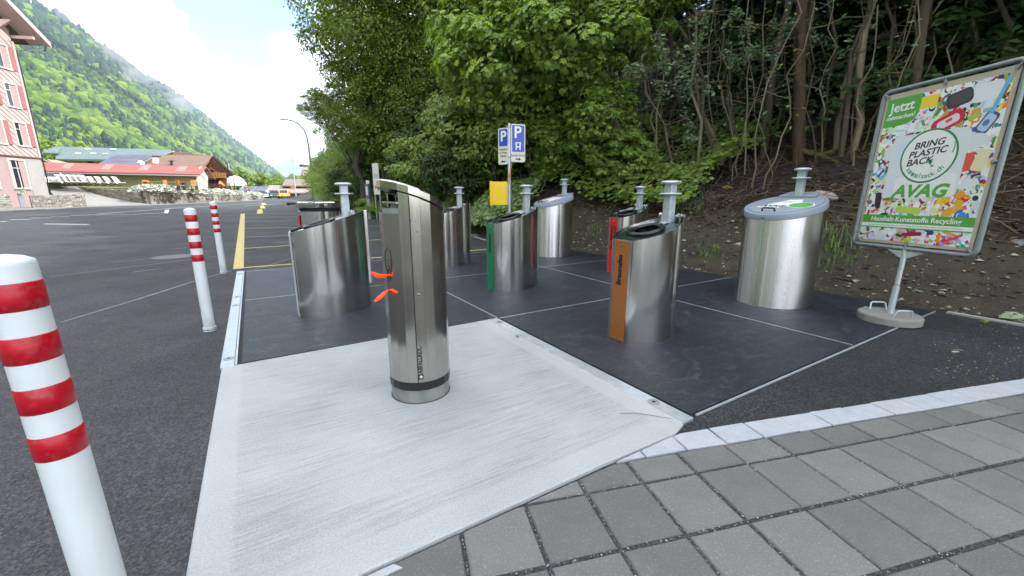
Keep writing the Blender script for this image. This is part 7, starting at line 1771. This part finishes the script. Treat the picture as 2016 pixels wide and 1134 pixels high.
# ================================================================ mountains and air
VD = Vector((-358 / FPX, 1, 0)).normalized(); VN = Vector((-VD.y, VD.x, 0))     # along the valley; to its left
def mnt_h(s, l):
    """height of the valley side: s along the valley, l to the left of the line of sight along it"""
    n1 = np.sin(s * .0047 + .6) * .5 + np.sin(s * .0113 + l * .003) * .3 + np.sin(s * .023 - l * .009) * .2
    n2 = np.sin(l * .013 + s * .008) * np.sin(s * .019 - l * .005)
    base = np.interp(l, [60, 130, 230, 420, 1000, 1130, 1500, 2200], [0, 3, 34, 178, 700, 745, 560, 380])
    return base * (1 + .035 * n1) + 11 * n2 * np.clip((l - 150) / 200, 0, 1) + np.where(l > 820, 26 * np.abs(np.sin(s * .031 + l * .02)) * np.clip((l - 820) / 150, 0, 1), 0)
ss = np.concatenate([np.arange(-300, 1500, 30), np.arange(1500, 5200, 110)]); ll = np.concatenate([np.arange(60, 1200, 28), np.arange(1200, 2300, 130)])
S_, L__ = np.meshgrid(ss, ll, indexing='ij')
Xm = VD.x * S_ + VN.x * L__; Ym = VD.y * S_ + VN.y * L__; Zm = mnt_h(S_, L__) - .3
idx = np.arange(Xm.size).reshape(Xm.shape)
F = np.stack([idx[:-1, :-1], idx[1:, :-1], idx[1:, 1:], idx[:-1, 1:]], -1).reshape(-1, 4)
M['mountain'] = mat('mountain_ground', (0.03, 0.05, 0.015), .95, var=.4, scale=.012)
me = np_mesh('mountain', np.stack([Xm, Ym, Zm], -1).reshape(-1, 3), F, M['mountain'], smooth=True)
if me.polygons[10].normal.z < 0: me.flip_normals()
mo_ = mesh_obj('mountain', me); mo_['kind'] = 'structure'
# the wood on it: some tens of thousands of crowns that read as one mass
rm = np.random.default_rng(31)
def ico():
    t = (1 + 5 ** .5) / 2
    v = np.array([(-1, t, 0), (1, t, 0), (-1, -t, 0), (1, -t, 0), (0, -1, t), (0, 1, t), (0, -1, -t), (0, 1, -t), (t, 0, -1), (t, 0, 1), (-t, 0, -1), (-t, 0, 1)], float); v /= np.linalg.norm(v[0])
    f = np.array([(0, 11, 5), (0, 5, 1), (0, 1, 7), (0, 7, 10), (0, 10, 11), (1, 5, 9), (5, 11, 4), (11, 10, 2), (10, 7, 6), (7, 1, 8), (3, 9, 4), (3, 4, 2), (3, 2, 6), (3, 6, 8), (3, 8, 9), (4, 9, 5), (2, 4, 11), (6, 2, 10), (8, 6, 7), (9, 8, 1)])
    return v, f
IV, IF = ico()
def forest_mass(name, s, l, size, h, m, r):
    x = VD.x * s + VN.x * l; y = VD.y * s + VN.y * l; z = mnt_h(s, l)
    n = len(s); V = IV[None] * (0.72 + .56 * r.random((n, 12, 1)))
    V = V * np.stack([size, size, h], -1)[:, None, :]
    a = r.random(n) * 6.28; c, sn = np.cos(a)[:, None], np.sin(a)[:, None]
    V = np.stack([V[..., 0] * c - V[..., 1] * sn, V[..., 0] * sn + V[..., 1] * c, V[..., 2]], -1) + np.stack([x, y, z + h * .35], -1)[:, None, :]
    Fm = (IF[None] + (np.arange(n) * 12)[:, None, None]).reshape(-1, 3)
    o = mesh_obj(name, np_mesh(name, V.reshape(-1, 3), Fm, m, smooth=True)); o['kind'] = 'stuff'; return o
def mt_leaf(name, cols):
    m = leaf_mat(name, cols, trans=.0, rough=.85); t = m.node_tree; b = t.nodes['Principled BSDF']
    tc = N(t, 'ShaderNodeTexCoord'); no = N(t, 'ShaderNodeTexNoise'); no.inputs['Scale'].default_value = .55; no.inputs['Detail'].default_value = 4; t.links.new(tc.outputs['Object'], no.inputs['Vector'])
    bp = N(t, 'ShaderNodeBump'); bp.inputs['Strength'].default_value = 1.0; bp.inputs['Distance'].default_value = 2.2; t.links.new(no.outputs['Fac'], bp.inputs['Height']); t.links.new(bp.outputs['Normal'], b.inputs['Normal'])
    return m
M['wood_light'] = mt_leaf('mountain_broadleaf', [(0.045, 0.095, 0.012), (0.09, 0.155, 0.014), (0.14, 0.20, 0.018), (0.065, 0.125, 0.014), (0.028, 0.065, 0.012)])
M['wood_dark'] = mt_leaf('mountain_conifer', [(0.010, 0.030, 0.016), (0.020, 0.048, 0.022), (0.032, 0.064, 0.024)])
def scatter(n, s0, s1, l0, l1, ps=1.0):
    s = s0 + (s1 - s0) * rm.random(n) ** ps; l = rm.uniform(l0, l1, n); return s, l
for (n, s0, s1, l0, l1, sz) in ((23000, -250, 750, 120, 620, 4.0), (22000, -300, 1100, 560, 1130, 5.1), (19000, 750, 2000, 120, 1130, 7.4), (7500, 2000, 5000, 100, 1130, 16)):
    s, l = scatter(n, s0, s1, l0, l1)
    k = sz * (.55 + .9 * rm.random(n))
    ph = .20 + .5 * np.clip((l - 480) / 420, 0, 1) + .25 * np.sin(s * .012 + l * .02)
    con = rm.random(n) < ph
    forest_mass('mountain_wood', s[~con], l[~con], k[~con], k[~con] * (.85 + .3 * rm.random((~con).sum())), M['wood_light'], rm)
    forest_mass('mountain_wood', s[con], l[con], k[con] * .55, k[con] * 1.7, M['wood_dark'], rm)
# pale cliffs near the crest
M['cliff'] = mat('limestone_cliff', (0.34, 0.33, 0.31), .95, var=.35, scale=.05, stretch=(1, 1, .4), bump=1, bscale=.2)
mb = MB(); rr = random.Random(8)
for _ in range(110):
    s = rr.uniform(250, 1150); l = rr.uniform(720, 1060); wd, hh = rr.uniform(16, 60), rr.uniform(12, 34)
    z = float(mnt_h(np.array(s), np.array(l))); p = VD * s + VN * l
    pts = []
    for q in range(7):
        a = 2 * math.pi * q / 7; pts.append(p + VD * (math.cos(a) * wd * rr.uniform(.6, 1.1)) + VN * (8 + math.sin(a) * hh * .8) + Vector((0, 0, z + 9 + math.sin(a) * hh * rr.uniform(.6, 1.1))))
    mb.extrude(pts, VN * 14 + Vector((0, 0, -4)))
co = mb.build('cliff_bands', M['cliff']); co['kind'] = 'structure'
# trees at the foot of the slope behind the houses
fl = [(430, 82, 3.0, 2.6), (512, 150, 4, 4.5), (545, 165, 4, 4.6), (575, 175, 4, 4.8), (600, 185, 5, 5), (470, 140, 4, 5), (555, 130, 2.5, 3.2), (640, 150, 4, 3), (175, 120, 8, 6.5), (110, 110, 8, 6), (250, 125, 7, 6), (320, 130, 6, 6), (390, 135, 5, 6)]
CR['sunny'] = [crown('crown', 5200, (1, 1, 1.0), 60, .2, .12, 'oval', leaf_mat('sunny_foliage', [(0.075, 0.13, 0.02), (0.12, 0.18, 0.03), (0.16, 0.22, 0.035)], trans=.25), .4)]
fll = ['small bright tree beside the glass dome', 'round tree behind the carport', 'round tree left of the far street lamp', 'tree behind the roadside house roof', 'tree right of the far street lamp', 'round tree behind the flag mast', 'yellowish round tree directly left of the roadside house roof', 'tree at the far end of the road beside the hedge', 'dark round tree above the grey hall roof, second from the pink house', 'round tree just right of the pink house eaves', 'round tree above the middle of the grey hall', 'round tree above the solar panels', 'round tree above the chalet ridge']
for k, (px, w, zc, cr_) in enumerate(fl):
    p = at(px, 380, w)
    ff = tree('valley_tree', (p.x, p.y, 0 if w > 60 else 1), zc + cr_ * .3, 'sunny', cr_, zc, fll[k], 'trees at the foot of the mountain', .3, 'bark', 500 + k, limbs=3)
# meadow slope between hall and wood, faint far range with cloud on it
sheet('meadow', [tuple(at(60, 318, 100)), tuple(at(150, 318, 100)), tuple(at(150, 318, 100) + Vector((-20, 60, 0))), tuple(at(60, 318, 100) + Vector((-40, 60, 0)))], 4.0, M['lawn'])
def far_range(name, w, pts, depth):
    top = [at(px, py, w) for px, py in pts]; vs = []; n = len(top)
    for p in top: vs.append((p.x, p.y, p.z))
    for p in top: vs.append((p.x + 300, p.y - depth, -20))
    for p in top: vs.append((p.x - 300, p.y + depth, -20))
    fs = [(i, n + i, n + i + 1, i + 1) for i in range(n - 1)] + [(i, i + 1, 2 * n + i + 1, 2 * n + i) for i in range(n - 1)]
    ob = MB().add(vs, fs).build(name, mat(name + '_rock', (.16, .18, .17), .95, var=.6, scale=.004), smooth=50); ob['kind'] = 'structure'
far_range('far_range', 6500, [(480, 380), (520, 352), (556, 322), (575, 312), (590, 318), (604, 330), (622, 338), (640, 326), (652, 322), (668, 330), (690, 316), (720, 300), (790, 330)], 2600)
# torn cloud clinging to the crest: soft puffs of mist
mm = bpy.data.materials.new('mist'); mm.use_nodes = True; t = mm.node_tree; t.nodes.clear()
out = N(t, 'ShaderNodeOutputMaterial'); pv = N(t, 'ShaderNodeVolumePrincipled'); pv.inputs['Color'].default_value = (.95, .97, 1, 1); pv.inputs['Density'].default_value = 0.009
t.links.new(pv.outputs['Volume'], out.inputs['Volume'])
rr = random.Random(41)
mb = MB()
for (px, py, w, rx, rz) in ((205, 25, 1150, 90, 60), (240, 55, 1150, 80, 55), (270, 90, 1180, 80, 60), (300, 125, 1200, 70, 50), (190, -10, 1150, 120, 70), (250, 10, 1200, 120, 80), (222, 80, 1080, 40, 24), (300, 60, 1250, 110, 80), (330, 150, 1250, 60, 45), (345, 180, 1300, 45, 30), (165, 20, 1050, 60, 30), (360, 205, 1400, 40, 22), (150, -15, 1000, 80, 40), (235, 105, 1080, 35, 20), (275, 150, 1150, 40, 18)):
    c = at(px, py, w); n_, m_ = 20, 12; vs = []
    for i in range(m_ + 1):
        th = math.pi * i / m_
        for k in range(n_):
            ph = 2 * math.pi * k / n_; j = 1 + .18 * math.sin(3 * ph + i) + .12 * math.sin(5 * th + px)
            vs.append((c.x + rx * j * math.sin(th) * math.cos(ph), c.y + rx * j * math.sin(th) * math.sin(ph), c.z + rz * j * math.cos(th)))
    mb.add(vs, [(i * n_ + k, (i + 1) * n_ + k, (i + 1) * n_ + (k + 1) % n_, i * n_ + (k + 1) % n_) for i in range(m_) for k in range(n_)])
mi_ = mb.build('mist', mm); mi_['kind'] = 'stuff'
HAZE = True
if HAZE:
    m = bpy.data.materials.new('haze'); m.use_nodes = True; t = m.node_tree; t.nodes.clear()
    out = N(t, 'ShaderNodeOutputMaterial'); pv = N(t, 'ShaderNodeVolumePrincipled')
    pv.inputs['Color'].default_value = (.62, .80, 1.0, 1); pv.inputs['Density'].default_value = 0.00009; pv.inputs['Anisotropy'].default_value = 0.0
    t.links.new(pv.outputs['Volume'], out.inputs['Volume'])
    hz = MB().box((0, 3950, 648), (16000, 12000, 1300)).build('haze', m); hz['kind'] = 'stuff'
